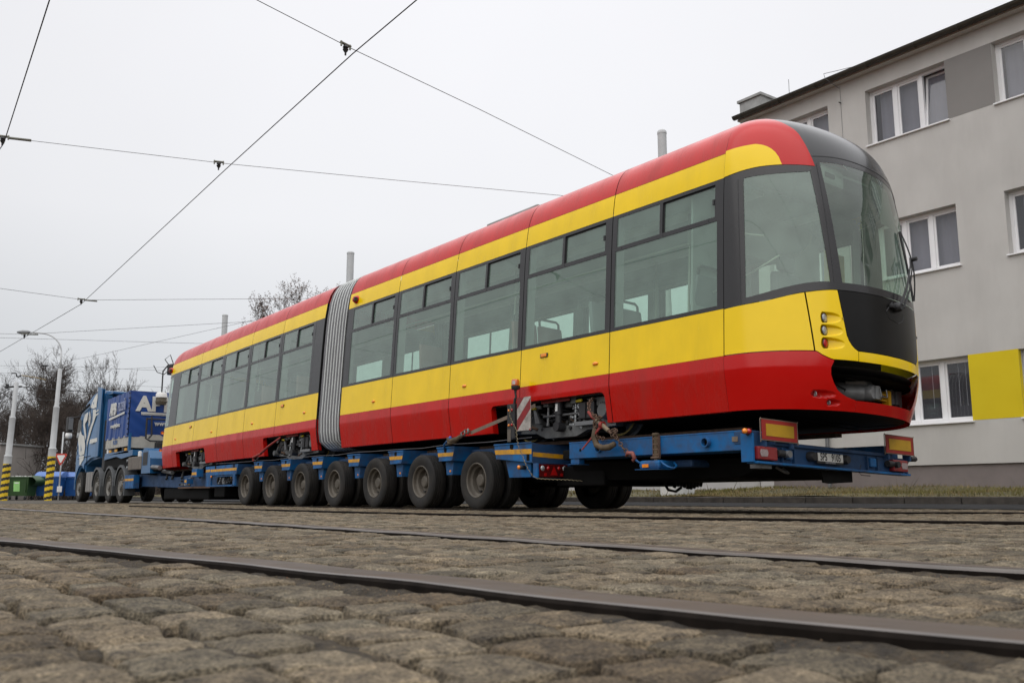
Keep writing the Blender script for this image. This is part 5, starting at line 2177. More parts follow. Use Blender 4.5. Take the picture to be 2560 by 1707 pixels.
    g.box(q0 - .08, q0 + .1, yc - .9, yc - .74, z0 + .24, z0 + .36, BOGIE, .015)
    g.lathe([(0, -.1), (.08, -.1), (.10, -.06), (.10, .06), (0, .08)], (q0, yc - .86, z0 + .18), 'x', BOGIE, 18)
    g.tube([(q0 - .04, yc - .98, z0 + .34), (q0 - .04, yc - .55, z0 + .35)], .03, BOGIE, 10)
    g.build('axle_box', fr, True, angle=35)
    g = MB()
    g.lathe([(0, -.1), (.05, -.1), (.06, -.06), (.06, .06), (0, .08)], (q0, yc + .88, z0 + .05), 'x', BOGIE, 18)
    g.build('bearing_cap', fr, True, angle=35)
    g = MB()
    g.box(q0 - .13, q0 + .05, yc - .30, yc + .26, z0 + .372, z0 + .392, REDST)
    g.box(q0 - .13, q0 - .12, yc - .30, yc + .26, z0 + .335, z0 + .372, REDST)
    g.build('red_bracket', fr)
    g = MB()
    for dy in (-.82, .92):
        g.prism([(yc + dy - .08, z0 + .37), (yc + dy + .08, z0 + .37), (yc + dy + .05, z0 + .29), (yc + dy, z0 + .26), (yc + dy - .05, z0 + .29)], 'x', q0 - .03, q0 - .015, CLR)
    g.build('jacking_plate', fr)


bogie(9.02, .86)
bogie(17.1, .80)
bogie(22.9, .80)
g = MB()
g.box(-.55, .35, 10.3, 11.6, 4.26, 4.43, ZINC, .02)
g.build('roof_unit', tram)
# ================================================================== LOW-BED TRAILER
XT = 7.12            # near side plane of the trailer
trailer = thing('lowbed_trailer', 'long dirty blue low-bed trailer with a row of wheels carrying the tram', 'trailer', (8.5, 14, 0))


def tyre_rim(x, y, r=.395, wd=.235, face=-1, deep=True):
    """one wheel: face -1 looks towards -X"""
    f = face
    ty, ri, hb = MB(), MB(), MB()
    h = wd / 2
    R0 = r * .60
    prof = [(R0 - .01, -h * .8), (R0 + .015, -h * .93), (r * .80, -h), (r * .92, -h * .97), (r * .975, -h * .86), (r, -h * .72)]
    for k in range(4):
        c = -h * .72 + h * 1.44 * (k + .5) / 4
        prof += [(r, c - .022), (r - .012, c - .018), (r - .012, c - .012), (r, c - .008)] if k < 3 else []
    prof += [(r, h * .72), (r * .975, h * .86), (r * .92, h * .97), (r * .8, h), (R0, h * .85)]
    ty.lathe([(a, b * -f) for a, b in prof], (x, y, r - .008), 'x', RUB, 40)
    rp = [(R0 + .004, -h * .86), (R0 - .008, -h * .92), (R0 - .022, -h * .82), (R0 - .026, -h * .45), (R0 - .055, -h * .30), (R0 - .065, h * .25), (R0 - .10, h * .42), (.10, h * .36), (.09, h * .2)] if deep else \
         [(R0 + .004, -h * .86), (R0 - .01, -h * .9), (R0 - .04, -h * .6), (R0 - .10, -h * .55), (.13, -h * .75), (.12, -h * 1.05), (0, -h * 1.08)]
    ri.lathe([(a, b * -f) for a, b in rp], (x, y, r - .008), 'x', RIM if deep else RIMC, 36)
    if deep:
        hb.lathe([(.105, h * .4 * -f), (.088, h * .1 * -f), (.085, -h * .30 * -f), (.07, -h * .42 * -f), (0, -h * .45 * -f)], (x, y, r - .008), 'x', RIM, 20)
        for k in range(8):
            t = 2 * pi * k / 8 + .2
            hb.lathe([(0, h * .2 * -f), (.014, h * .2 * -f), (.014, h * .4 * -f)], (x, y + .128 * math.cos(t), r - .008 + .128 * math.sin(t)), 'x', RIM, 6)
        hb.box(x - .02 * f - .012, x - .02 * f + .012, y + .05, y + .11, r - .20, r - .14, BOX)
    else:
        hb.lathe([(0, -h * .62 * -f), (r * .36, -h * .62 * -f), (r * .38, -h * .5 * -f)], (x, y, r - .008), 'x', RIM, 24)
        for k in range(10):
            t = 2 * pi * k / 10
            hb.lathe([(0, -h * .85 * -f), (.016, -h * .85 * -f), (.016, -h * .5 * -f)], (x, y + r * .33 * math.cos(t), r - .008 + r * .33 * math.sin(t)), 'x', RIM, 6)
    return ty, ri, hb


def wheel(x, y, parent, r=.395, wd=.235, face=-1, deep=True, rz=0):
    ty, ri, hb = tyre_rim(x, y, r, wd, face, deep)
    w = ty.build('wheel', parent, True, angle=40)
    a = ri.build('rim', w, True, angle=40)
    hb.build('hub', w, True, angle=40)
    return w


WY = [10.56, 12.02, 13.46, 14.92, 16.34, 17.76, 19.12]
w0 = wheel(7.31, WY[0], trailer)
wi = wheel(7.60, WY[0], trailer)
wf = wheel(9.66, WY[0], trailer, face=1)
wg = wheel(9.37, WY[0], trailer, face=1)
for y in WY[1:]:
    for o in (w0, wi, wf, wg):
        c = copy_tree(o, trailer)
        c.location = (o.location.x, o.location.y + y - WY[0], o.location.z)
# spine, axle beams and deck
g = MB()
g.box(7.95, 9.05, 8.6, 21.6, .36, .70, DARK, .01)
g.box(7.42, 9.58, 9.25, 21.3, .70, .82, BLUED, .01)
for y in WY:
    g.box(7.45, 9.5, y - .09, y + .09, .30, .46, DARK)
    g.box(7.75, 7.9, y - .05, y + .30, .40, .66, DARK)
    g.box(9.1, 9.25, y - .05, y + .30, .40, .66, DARK)
for q in (8.49 - .78, 8.49 + .78):
    g.box(q - .06, q + .06, 6.3, 25.6, .83, .875, RUST)
g.build('chassis', trailer)
g = MB()
for (a, b, c, d) in ((8.0, 9.6, .10, .42), (8.35, 9.1, .24, .36)):
    pass
g.box(7.55, 9.2, 8.35, 9.25, .30, .54, DARK, .02)
for k in range(9):
    g.tube([(8.7 + .06 * k, 8.32, .28 + .02 * math.sin(k)), (8.73 + .06 * k, 8.32, .36)], .022, BOX, 6)
g.tube([(8.5, 8.3, .34), (8.52, 8.25, .25), (8.6, 8.2, .23), (8.7, 8.2, .28)], .018, BOX, 6)
g.build('rear_undercarriage', trailer)


def pocket(y, top=.862, wt=.24, wb=.165, ztb=.662, lower=True):
    """stake pocket on the side of the deck with its yellow tape"""
    g = MB()
    g.add([(XT, y - wt, top), (XT, y + wt, top), (XT, y + wb, ztb), (XT, y - wb, ztb), (XT + .42, y - wt, top), (XT + .42, y + wt, top), (XT + .42, y + wb, ztb), (XT + .42, y - wb, ztb)],
          [(0, 1, 2, 3), (0, 4, 5, 1), (1, 5, 6, 2), (2, 6, 7, 3), (3, 7, 4, 0)], BLUE)
    g.box(XT - .012, XT, y - wt + .006, y + wt - .006, top - .02, top, BLUE, .004)
    g.box(XT - .010, XT, y - wb - .004, y + wb + .004, ztb, ztb + .018, BLUE, .004)
    if lower:
        g.prism([(y - .11, ztb - .002), (y + .11, ztb - .002), (y + .075, ztb - .19), (y - .07, ztb - .19)], 'x', XT + .07, XT + .25, BLUE)
    o = g.build('stake_pocket', trailer)
    k = (top - .135 - ztb) / (top - ztb)
    ya, yb = lerp(wb, wt, (top - .085 - ztb) / (top - ztb)), lerp(wb, wt, k)
    g = MB()
    zt_, zb_ = top - .082, top - .135
    g.add([(XT - .003, y - ya, zt_), (XT - .003, y + ya, zt_), (XT - .003, y + yb, zb_), (XT - .003, y - yb, zb_)], [(0, 1, 2, 3)], TAPE)
    g.build('reflective_tape', o)
    g = MB()
    g.lathe([(0, -.002), (.038, -.002), (.038, .002)], (XT, y + .01, top - .045), 'x', DARK, 16)
    g.build('hole', o)
    g = MB()
    g.lathe([(0, -.008), (.016, -.006), (.018, 0)], (XT + .07, y - .02, ztb - .14), 'x', AMB if lower else DARK, 10) if lower else g.box(XT - .004, XT, y - .02, y + .02, ztb + .03, ztb + .04, AMB)
    g.build('reflector', o)
    return o


for y in (18.2, 16.82, 15.42, 14.02, 12.62, 11.2):
    pocket(y)
# wide rear pocket block with the step face behind it
g = MB()
y0, y1 = 9.21, 10.02
g.add([(XT, y0, .832), (XT, y1, .846), (XT, y1 - .05, .652), (XT, y0 + .0, .585), (XT + .6, y0, .76), (XT + .6, y1, .846), (XT + .6, y1 - .05, .652), (XT + .6, y0, .57)],
      [(0, 1, 2, 3), (0, 4, 5, 1), (1, 5, 6, 2), (2, 6, 7, 3), (3, 7, 4, 0)], BLUE)
g.box(XT - .012, XT, y0 + .004, y1 - .006, .826, .842, BLUE, .003)
g.prism([(9.84, .63), (9.3, .62), (9.31, .41), (9.76, .41)], 'x', XT + .06, XT + .3, BLUE)
g.box(XT + .02, XT + .1, 9.22, 9.36, .58, .64, BLUE, .01)
o = g.build('stake_pocket', trailer)
g = MB()
g.add([(XT - .003, y0, .755), (XT - .003, y1 - .02, .768), (XT - .003, y1 - .035, .708), (XT - .003, y0, .692)], [(0, 1, 2, 3)], TAPE)
g.build('reflective_tape', o)
g = MB()
g.lathe([(0, -.002), (.04, -.002), (.04, .002)], (XT, 9.63, .80), 'x', DARK, 18)
g.box(XT - .002, XT + .001, 9.255, 9.315, .61, .70, DARK)
g.build('hole', o)
g = MB()
g.tube([(XT - .04, 9.42, .53), (XT + .05, 9.42, .53)], .028, BOX, 10)
g.lathe([(0, -.012), (.026, -.008), (.026, .01)], (XT - .045, 9.42, .53), 'x', AMB, 12)
g.build('side_lamp', o, True)
g = MB()
ys_f = 9.205
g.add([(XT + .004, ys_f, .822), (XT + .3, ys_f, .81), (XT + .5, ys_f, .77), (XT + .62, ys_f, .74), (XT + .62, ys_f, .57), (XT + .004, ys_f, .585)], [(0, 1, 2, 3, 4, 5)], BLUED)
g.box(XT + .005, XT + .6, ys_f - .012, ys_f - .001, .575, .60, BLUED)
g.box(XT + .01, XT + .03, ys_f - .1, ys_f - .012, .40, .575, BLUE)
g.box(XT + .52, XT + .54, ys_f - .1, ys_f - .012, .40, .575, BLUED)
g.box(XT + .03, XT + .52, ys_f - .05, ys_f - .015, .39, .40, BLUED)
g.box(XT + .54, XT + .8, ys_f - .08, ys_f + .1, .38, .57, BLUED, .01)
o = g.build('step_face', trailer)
g = MB()
g.add([(XT + .01, ys_f - .004, .715), (XT + .62, ys_f - .004, .69), (XT + .62, ys_f - .004, .635), (XT + .01, ys_f - .004, .66)], [(0, 1, 2, 3)], TAPE)
g.build('reflective_tape', o)
# tail light cluster under the step
g = MB()
g.box(XT + .045, XT + .505, ys_f - .09, ys_f - .02, .405, .565, mat('dark_red_lens', (.09, .006, .006), .25, coat=.4, var=.2), .012)
o = g.build('tail_light_cluster', trailer)
for xx, r_, m, nm in ((.10, .034, CLR, 'lamp_reflector'), (.19, .026, REDL, 'red_lamp'), (.36, .024, REDL, 'red_lamp'), (.45, .034, CLR, 'lamp_reflector')):
    g = MB()
    g.lathe([(0, -.012), (r_ * .8, -.008), (r_, 0)], (XT + xx, ys_f - .09, .515), 'y', m, 16)
    g.build(nm, o, True)
g = MB()
g.add([(XT + .275, ys_f - .093, .545), (XT + .335, ys_f - .093, .43), (XT + .215, ys_f - .093, .43)], [(0, 1, 2)], REDL)
for xx in (.14, .40):
    g.box(XT + xx - .02, XT + xx + .02, ys_f - .094, ys_f - .09, .42, .455, REDL)
g.build('red_reflector', o)

# front deck module with valve cabinet
g = MB()
g.add([(XT, 19.33, .85), (XT, 21.37, .84), (XT, 21.34, .64), (XT, 19.42, .64), (XT + .5, 19.33, .85), (XT + .5, 21.37, .84), (XT + .5, 21.34, .64), (XT + .5, 19.42, .64)],
      [(0, 1, 2, 3), (0, 4, 5, 1), (1, 5, 6, 2), (2, 6, 7, 3), (3, 7, 4, 0)], BLUE)
g.box(XT + .0, XT + .04, 21.0, 21.33, .39, .64, BLUE)
g.box(XT + .0, XT + .04, 19.56, 21.0, .39, .425, BLUE)
g.box(XT + .03, XT + .05, 19.5, 20.95, .60, .64, BLUE)
g.box(XT + .0, XT + .04, 19.5, 19.62, .40, .64, BLUE)
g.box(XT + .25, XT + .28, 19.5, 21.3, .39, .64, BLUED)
o = g.build('front_deck_module', trailer)
for a, b in ((19.40, 21.03), (21.06, 21.35)):
    g = MB()
    g.add([(XT - .003, a, .775), (XT - .003, b, .77), (XT - .003, b, .715), (XT - .003, a + .02, .72)], [(0, 1, 2, 3)], TAPE)
    g.build('reflective_tape', o)
g = MB()
for y in (19.57, 20.72):
    g.lathe([(0, -.002), (.045, -.002), (.045, .002)], (XT, y, .815), 'x', DARK, 14)
g.build('hole', o)
g = MB()
for k in range(14):
    yy, zz = 19.75 + rnd.uniform(0, 1.15), .44 + rnd.uniform(0, .15)
    g.lathe([(0, -.03), (.02, -.03), (.024, .02), (0, .02)], (XT + .12, yy, zz), 'x', rnd.choice([STEEL, CLR, BOX, TAPE, RUST]), 8)
for k in range(5):
    yy = 19.9 + k * .22
    g.tube([(XT + .1, yy, .60), (XT + .08, yy + .03, .5), (XT + .14, yy + .08, .43)], .014, BOX, 6)
g.box(XT + .08, XT + .22, 20.35, 20.5, .44, .58, STEEL, .01)
g.build('valve_gear', o)
g = MB()
g.lathe([(0, -.012), (.025, -.008), (.025, .01)], (XT + .0, 20.98, .61), 'x', AMB, 10)
g.build('side_lamp', o)
# gooseneck
g = MB()
for q in (7.45, 9.3):
    g.prism([(21.3, .78), (22.6, .72), (24.6, .66), (27.7, .80), (28.2, .80), (28.2, .42), (27.6, .46), (24.6, .40), (22.2, .42), (21.3, .42)], 'x', q, q + .22, BLUED)
g.box(7.6, 9.4, 21.3, 24.3, .42, .60, DARK)
g.box(8.1, 8.9, 24, 28.5, .42, .70, BLUED, .02)
g.box(7.5, 9.5, 26.2, 26.5, .5, 1.0, BLUED, .02)
g.box(7.3, 9.6, 20.6, 21.25, .16, .40, DARK, .02)
g.box(7.5, 9.4, 22.2, 25.8, .10, .40, DARK, .05)
g.box(7.38, 7.5, 21.8, 24.2, .37, .41, RUST)
for y in (22.6, 23.2, 24.0, 24.8, 25.3):
    g.tube([(7.4, y, .62), (7.5, y + .2, .8), (7.8, y + .3, .84)], .03, BOX if y != 23.2 else STRAP, 6)
g.build('gooseneck', trailer)
for (a, b, z0, z1, tz) in ((22.24, 22.60, .63, .82, .72), (22.95, 23.12, .47, .60, .55), (27.7, 28.75, .40, .78, .66)):
    g = MB()
    g.box(7.2, 7.36, a, b, z0, z1, BLUE, .008)
    o = g.build('side_bracket', trailer)
    g = MB()
    g.box(7.196, 7.1995, a + .01, b - .01, tz - .045, tz + .02, TAPE)
    g.build('reflective_tape', o)
g = MB()
for k in range(12):
    yy, zz = 23.2 + rnd.uniform(0, 1.0), .45 + rnd.uniform(0, .16)
    g.lathe([(0, -.03), (.02, -.03), (.024, .02), (0, .02)], (7.42, yy, zz), 'x', rnd.choice([STEEL, CLR, BOX, TAPE]), 8)
g.build('valve_gear', trailer)
# landing jack seen below
for y in (20.3, 19.75):
    g = MB()
    g.tube([(8.3, y, .4), (8.3, y, .16)], .05, DARK, 10)
    g.lathe([(0, .03), (.12, .03), (.16, 0), (0, 0)], (8.3, y, .12), 'z', DARK, 14)
    g.build('landing_jack', trailer)

# ---- rear extension: two side beams and a tail beam, tipped like the load
TY = 5.76
TR = R(1.9)


def tip(p):
    """lean of the tail section towards the building side"""
    dx = p[0] - 7.1
    return (7.1 + dx * math.cos(TR), p[1], p[2] - dx * math.sin(TR))


def tipmb(g, k=0):
    for t in range(k, len(g.v)):
        g.v[t] = tip(g.v[t])


for q in (7.1, 9.42):
    g = MB()
    g.box(q, q + .28, 5.85, 8.46, .606, .788, BLUE, .006)
    g.box(q - .004, q + .284, 5.84, 8.462, .783, .797, BLUE, .003)
    if q < 8:
        g.box(q + .01, q + .1, 8.30, 8.45, .545, .606, BLUE, .01)
        g.box(q - .005, q + .15, 8.28, 8.47, .538, .545, BLUE)
    tipmb(g)
    o = g.build('side_beam', trailer)
    if q < 8:
        for yy, zz, r_, L in ((7.93, .705, .045, .03), (6.32, .70, .048, .05)):
            g = MB()
            g.lathe([(r_ * .82, .05), (r_ * .82, -L), (r_, -L), (r_, 0)], (q, yy, zz), 'x', BLUE, 20)
            g.lathe([(0, -.002), (r_ * .82, -.002)], (q, yy, zz), 'x', DARK, 20)
            g.build('socket', o, True, angle=40)
        g = MB()
        g.lathe([(0, -.003), (.018, -.003), (.018, 0)], (q, 8.26, .70), 'x', DARK, 10)
        g.box(q - .012, q, 5.93, 6.0, .69, .74, STRAP)
        g.build('hole', o)
g = MB()
g.box(7.36, 9.6, 6.0, 8.9, .62, .74, DARK, .02)
g.add([(7.5, 8.9, .60), (9.4, 8.9, .60), (9.4, 5.95, .56), (7.5, 5.95, .56), (7.6, 8.9, .38), (9.0, 8.9, .40), (9.0, 6.35, .41), (7.6, 6.35, .38), (9.1, 5.95, .52), (7.55, 5.95, .50)], [(0, 1, 2, 3), (7, 6, 5, 4), (0, 4, 5, 1), (9, 7, 6, 8), (2, 8, 9, 3), (1, 5, 6, 8, 2), (3, 9, 7, 4, 0)], DARK)
tipmb(g)
g.build('extension_frame', trailer)
g = MB()
# lashing foot with ring
g.box(7.03, 7.28, 6.93, 7.23, .455, .545, BLUE, .03)
g.box(7.0, 7.2, 6.9, 7.26, .447, .454, BLUE)
g.box(7.28, 7.6, 6.7, 7.1, .47, .55, BLUED, .03)
o = g.build('lashing_foot', trailer)
g = MB()
g.tube([(7.06, 6.93, .53), (7.05, 6.88, .50), (7.05, 6.82, .47), (7.10, 6.79, .455), (7.16, 6.80, .48), (7.17, 6.85, .52)], .011, BLUE, 8)
g.tube([(7.04, 7.22, .52), (7.03, 7.27, .55), (7.03, 7.29, .58)], .012, BLUE, 8)
g.build('lashing_ring', o, True)
g = MB()
g.box(7.018, 7.028, 7.08, 7.17, .47, .505, AMB, .003)
g.build('reflector', o)

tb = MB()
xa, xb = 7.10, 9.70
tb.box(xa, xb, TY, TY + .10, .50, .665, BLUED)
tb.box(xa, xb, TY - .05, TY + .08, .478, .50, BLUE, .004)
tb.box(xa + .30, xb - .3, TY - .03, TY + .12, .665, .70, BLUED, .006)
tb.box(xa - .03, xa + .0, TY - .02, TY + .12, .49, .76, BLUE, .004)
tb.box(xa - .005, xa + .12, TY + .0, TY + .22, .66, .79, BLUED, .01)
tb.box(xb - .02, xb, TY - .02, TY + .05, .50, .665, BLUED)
for q in (xa + .50, xa + .50 + 1.42):
    tb.box(q - .1, q - .085, TY - .03, TY, .51, .65, BLUED)
    tb.box(q + .085, q + .10, TY - .03, TY, .51, .65, BLUED)
    tb.box(q - .05, q + .06, TY - .035, TY, .54, .635, BLUE, .012)
for k in range(4):
    tb.box(8.25 + k * .22, 8.4 + k * .22, TY + .12, TY + .35, .66, .71, DARK, .02)
tb.box(xa + .12, xa + .28, TY + .01, TY + .14, .44, .478, STEEL)
tipmb(tb)
tail = tb.build('tail_beam', trailer)
for q, m1, m2 in ((xa + .01, 0, 1), (xb - .34, 1, 0)):
    g = MB()
    g.box(q, q + .28, TY - .06, TY - .002, .515, .640, mat('tail_lens', (.20, .012, .014), .28, coat=.3, var=.15), .012)
    tipmb(g)
    o = g.build('tail_light', trailer)
    g = MB()
    c = q + (.075 if m2 else .205)
    pts = [(c - .06, .58), (c - .045, .612), (c + .045, .612), (c + .06, .58), (c + .045, .545), (c - .045, .545)]
    g.prism(pts, 'y', TY - .066, TY - .0605, mat('pale_lens', (.30, .24, .24), .35, var=.2, scale=60))
    tipmb(g)
    g.build('reversing_lens', o)
for q, s in ((xa + .055, 1), (xb - .485, 1)):
    # red-bordered yellow marker boards
    wd = .53
    zc = .80
    g = MB()
    g.box(q, q + wd, TY - .075, TY - .065, zc - .095, zc + .095, mat('board_red', (.30, .020, .014), .5, var=.15), .002)
    for e in (q - .022, q + wd + .010):
        g.tube([(e, TY - .07, zc - .12), (e, TY - .07, zc + .095), (e + .012, TY - .07, zc + .108)], .005, STRAP, 6)
    g.tube([(q - .022, TY - .07, zc + .10), (q + wd + .02, TY - .07, zc + .10)], .005, STRAP, 6)
    g.tube([(q - .022, TY - .07, zc - .10), (q + wd + .02, TY - .07, zc - .10)], .005, STRAP, 6)
    for e in (q + .06, q + wd - .06):
        g.box(e - .015, e + .015, TY - .064, TY + .02, zc - .16, zc - .05, BLUED)
    k = len(g.v)
    if q > 8:
        for t in range(len(g.v)):
            g.v[t] = (g.v[t][0], g.v[t][1], g.v[t][2] + .0)
    tipmb(g)
    o = g.build('marker_board', trailer)
    g = MB()
    g.box(q + .055, q + wd - .055, TY - .079, TY - .0755, zc - .058, zc + .058, mat('board_yellow', (.50, .29, .012), .5, var=.12, dirt=(.25, .16, .03), dirt_amt=.5, dirt_scale=6))
    tipmb(g)
    g.build('yellow_field', o)
# number plate
g = MB()
q = 8.015
g.box(q, q + .44, TY - .052, TY - .044, .528, .636, BOX, .003)
tipmb(g)
pl = g.build('number_plate', trailer)
g = MB()
g.box(q + .012, q + .432, TY - .056, TY - .0525, .551, .632, mat('plate_white', (.66, .66, .63), .5, var=.06, dirt=(.3, .29, .27), dirt_amt=.5, dirt_scale=9))
tipmb(g)
g.build('white_field', pl)
g = MB()
M = frame_mat((q + .14, TY - .0575, .592), (1, 0, 0), (0, 0, 1))
text_mb(g, '5P5', .102, frame_mat((q + .105, TY - .0575, .591), (1, 0, 0), (0, 0, 1)), BOX, .001, .0016, .76)
text_mb(g, '9105', .102, frame_mat((q + .312, TY - .0575, .591), (1, 0, 0), (0, 0, 1)), BOX, .001, .0016, .76)
tipmb(g)
g.build('registration_number', pl)
g = MB()
text_mb(g, '\u010cESK\u00c1 REPUBLIKA', .021, frame_mat((q + .22, TY - .0535, .539), (1, 0, 0), (0, 0, 1)), mat('plate_small_print', (.35, .36, .40), .5), .0008)
tipmb(g)
g.build('country_name', pl)
for q, n_ in ((7.925, 1), (8.485, 1)):
    g = MB()
    g.lathe([(0, -.075), (.04, -.075), (.05, -.05), (.05, 0)], (q + .03, TY, .59), 'y', BOX, 16)
    tipmb(g)
    g.build('plate_lamp', trailer, True, angle=40)
for q in (7.46, 9.33):
    g = MB()
    g.tube([(q - .06, TY - .04, .59), (q + .06, TY - .04, .59)], .035, BOX, 12)
    g.lathe([(0, -.1), (.035, -.1), (.035, 0)], (q + .07, TY, .585), 'y', STEEL if q < 8 else BOX, 12)
    tipmb(g)
    g.build('air_coupling', trailer, True, angle=40)
g = MB()
g.tube([(7.22, TY + .12, .70), (7.14, TY + .05, .72), (7.05, TY + .02, .775)], .024, BOX, 8)
g.tube([(7.0, TY + .02, .777), (7.09, TY + .02, .777)], .026, BOX, 12)
o = g.build('outline_lamp', trailer, True)
for e, m in ((7.04, REDL), (6.985, AMB)):
    g = MB()
    g.lathe([(0, -.022), (.024, -.012), (.027, .012), (0, .02)], (e, TY - .005, .777), 'x', m, 12)
    g.build('lamp_lens', o, True)
g = MB()
g.tube([(9.68, TY, .60), (9.72, TY, .64), (9.79, TY, .67)], .022, BOX, 8)
g.tube([(9.79, TY, .67), (9.89, TY, .675)], .03, BOX, 12)
g.lathe([(0, .01), (.024, .008), (.028, -.01)], (9.895, TY, .675), 'x', REDL, 12)
tipmb(g)
g.build('outline_lamp', trailer, True)
g = MB()
g.prism([(8.22, .46), (8.32, .445), (8.75, .49), (8.75, .37), (8.35, .34), (8.25, .345)], 'y', TY + .05, TY + .07, DARK)
tipmb(g)
g.build('mud_flap', trailer)
g = MB()
g.box(9.1, 9.35, TY + .02, TY + .2, .44, .478, DARK)
g.box(9.05, 9.4, TY + .01, TY + .21, .43, .44, DARK)
g.tube([(8.84, TY, .5), (8.80, TY, .42), (8.84, TY, .39), (9.0, TY, .385)], .004, BOX, 5)
g.tube([(7.75, TY + .25, .46), (7.82, TY + .2, .41), (7.88, TY + .2, .40), (7.86, TY + .25, .45)], .014, STEEL, 8)
g.build('tail_fittings', trailer)

# ================================================================== WARNING BOARD, BEACON AND CABLE ON THE TRAILER
wb = thing('warning_post', 'dark upright post with amber beacon and red and white striped board on the trailer edge', 'warning post', (7.1, 9.55, .86))
g = MB()
g.box(7.085, 7.125, 9.52, 9.68, .90, 1.34, BOX, .004)
g.box(7.080, 7.086, 9.60, 9.67, .86, 1.02, mat('scuffed_metal', (.10, .085, .07), .8, var=.4), .001)
g.build('post', wb)
g = MB()
g.box(7.072, 7.080, 9.17, 9.45, .985, 1.405, mat('board_white', (.44, .41, .38), .6, var=.1, dirt=(.06, .05, .045), dirt_amt=.85, dirt_scale=7), .001)
bd = g.build('striped_board', wb)
RS = mat('stripe_red', (.26, .008, .012), .55, var=.15, dirt=(.05, .03, .03), dirt_amt=.6, dirt_scale=7)
g = MB()
ya, yb, za, zb = 9.45, 9.17, .985, 1.405   # left edge is the larger Y


def clipstripe(c0, c1):
    """diagonal stripe c0 < u+v' < c1 clipped to the board, u along -Y, v up (board units metres)"""
    W0, H0 = ya - yb, zb - za
    poly = [(0, 0), (W0, 0), (W0, H0), (0, H0)]
    def cut(poly, f):
        out = []
        for i in range(len(poly)):
            p, q = poly[i], poly[(i + 1) % len(poly)]
            a, b = f(p), f(q)
            if a >= 0:
                out.append(p)
            if (a >= 0) != (b >= 0):
                t = a / (a - b)
                out.append((p[0] + (q[0] - p[0]) * t, p[1] + (q[1] - p[1]) * t))
        return out
    k = .95
    poly = cut(poly, lambda p: (p[1] - k * p[0]) - c0)
    poly = cut(poly, lambda p: c1 - (p[1] - k * p[0])) if poly else poly
    return [(7.0705, ya - p[0], za + p[1]) for p in poly]


for c0, c1 in ((.275, .6), (.0, .135), (-.5, -.235)):
    P = clipstripe(c0, c1)
    if len(P) > 2:
        g.add(P, [tuple(range(len(P)))], RS)
g.build('red_stripe', bd)
for z in (1.26, 1.07):
    g = MB()
    g.lathe([(0, -.012), (.014, -.01), (.016, 0)], (7.084, 9.64, z), 'x', AMB, 10)
    g.build('amber_lamp', wb, True)
    g = MB()
    g.lathe([(0, -.012), (.016, -.01), (.018, 0)], (7.084, 9.575, z + .003), 'x', REDL, 10)
    g.build('red_lamp', wb, True)
g = MB()
bx_, by_ = 7.1, 9.52
g.tube([(bx_, by_ + .02, 1.34), (bx_, by_ + .01, 1.40), (bx_, by_ - .012, 1.42), (bx_, by_, 1.47), (bx_, by_, 1.53)], [.018, .02, .014, .014, .022], BOX, 10)
g.lathe([(0, 0), (.045, 0), (.055, .02), (.056, .05), (0, .05)], (bx_, by_, 1.52), 'z', BOX, 20)
bs = g.build('beacon_base', wb, True, angle=40)
g = MB()
g.lathe([(.052, 0), (.054, .02), (.052, .065), (.044, .082), (0, .086)], (bx_, by_, 1.57), 'z', mat('beacon_amber', (.55, .10, .012), .25, coat=.6, var=.25, scale=40), 24)
be = g.build('beacon_lens', bs, True, angle=40)
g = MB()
g.lathe([(.0545, .015), (.0545, .06)], (bx_, by_, 1.57), 'z', mat('lens_glare', (.55, .48, .44), .4, var=.3, scale=60), 8, R(185), R(228))  # pale glare painted onto one side of the beacon lens
g.build('beacon_glare', bs, True)
# coiled yellow-grey cable
cab_ = MB()
CABM = mat('coiled_cable', (.24, .20, .12), .7, var=.2)
kn = [(7.05, 9.56, 1.31), (7.06, 9.60, 1.20), (7.06, 9.55, 1.12), (7.06, 9.45, 1.0), (7.05, 9.43, .92), (7.05, 9.40, .80), (7.07, 9.33, .66), (7.06, 9.27, .58), (7.07, 9.22, .50), (7.09, 9.16, .42), (7.11, 9.09, .385), (7.20, 8.95, .375), (7.4, 8.85, .37), (7.62, 8.72, .35), (7.75, 8.62, .36)]
pts = []
for i in range(len(kn) - 1):
    a, b = Vector(kn[i]), Vector(kn[i + 1])
    n_ = max(8, int((b - a).length / .006))
    for k in range(n_):
        t = (k / n_)
        p = a.lerp(b, t)
        ph = (p - Vector(kn[0])).length * 0 + len(pts) * .006 / .05 * 2 * pi
        pts.append(p + Vector((.006 * math.sin(ph), .013 * math.cos(ph), .005 * math.cos(ph))))
cab_.tube(pts, .0042, CABM, 5)
tag(cab_.build('coiled_cable', smooth=True, org=(7.06, 9.4, .4)), 'thin coiled cable hanging from the warning post down past the tail light cluster', 'cable')

# ================================================================== LASHINGS
def link(mb, a, b, w, r, m, roll=0.0):
    a, b = Vector(a), Vector(b)
    d = (b - a)
    L = d.length / 2
    d.normalize()
    u = d.orthogonal().normalized()
    u = Matrix.Rotation(roll, 3, d) @ u
    c = (a + b) / 2
    pts = []
    for k in range(12):
        t = 2 * pi * k / 12
        pts.append(c + d * (L * .72 * (1 if math.cos(t) > 0 else -1) * min(1, abs(math.cos(t)) ** .5) + L * .28 * math.cos(t)) + u * (w * math.sin(t)))
    pts.append(pts[0])
    mb.tube(pts, r, m, 5, cap=False)


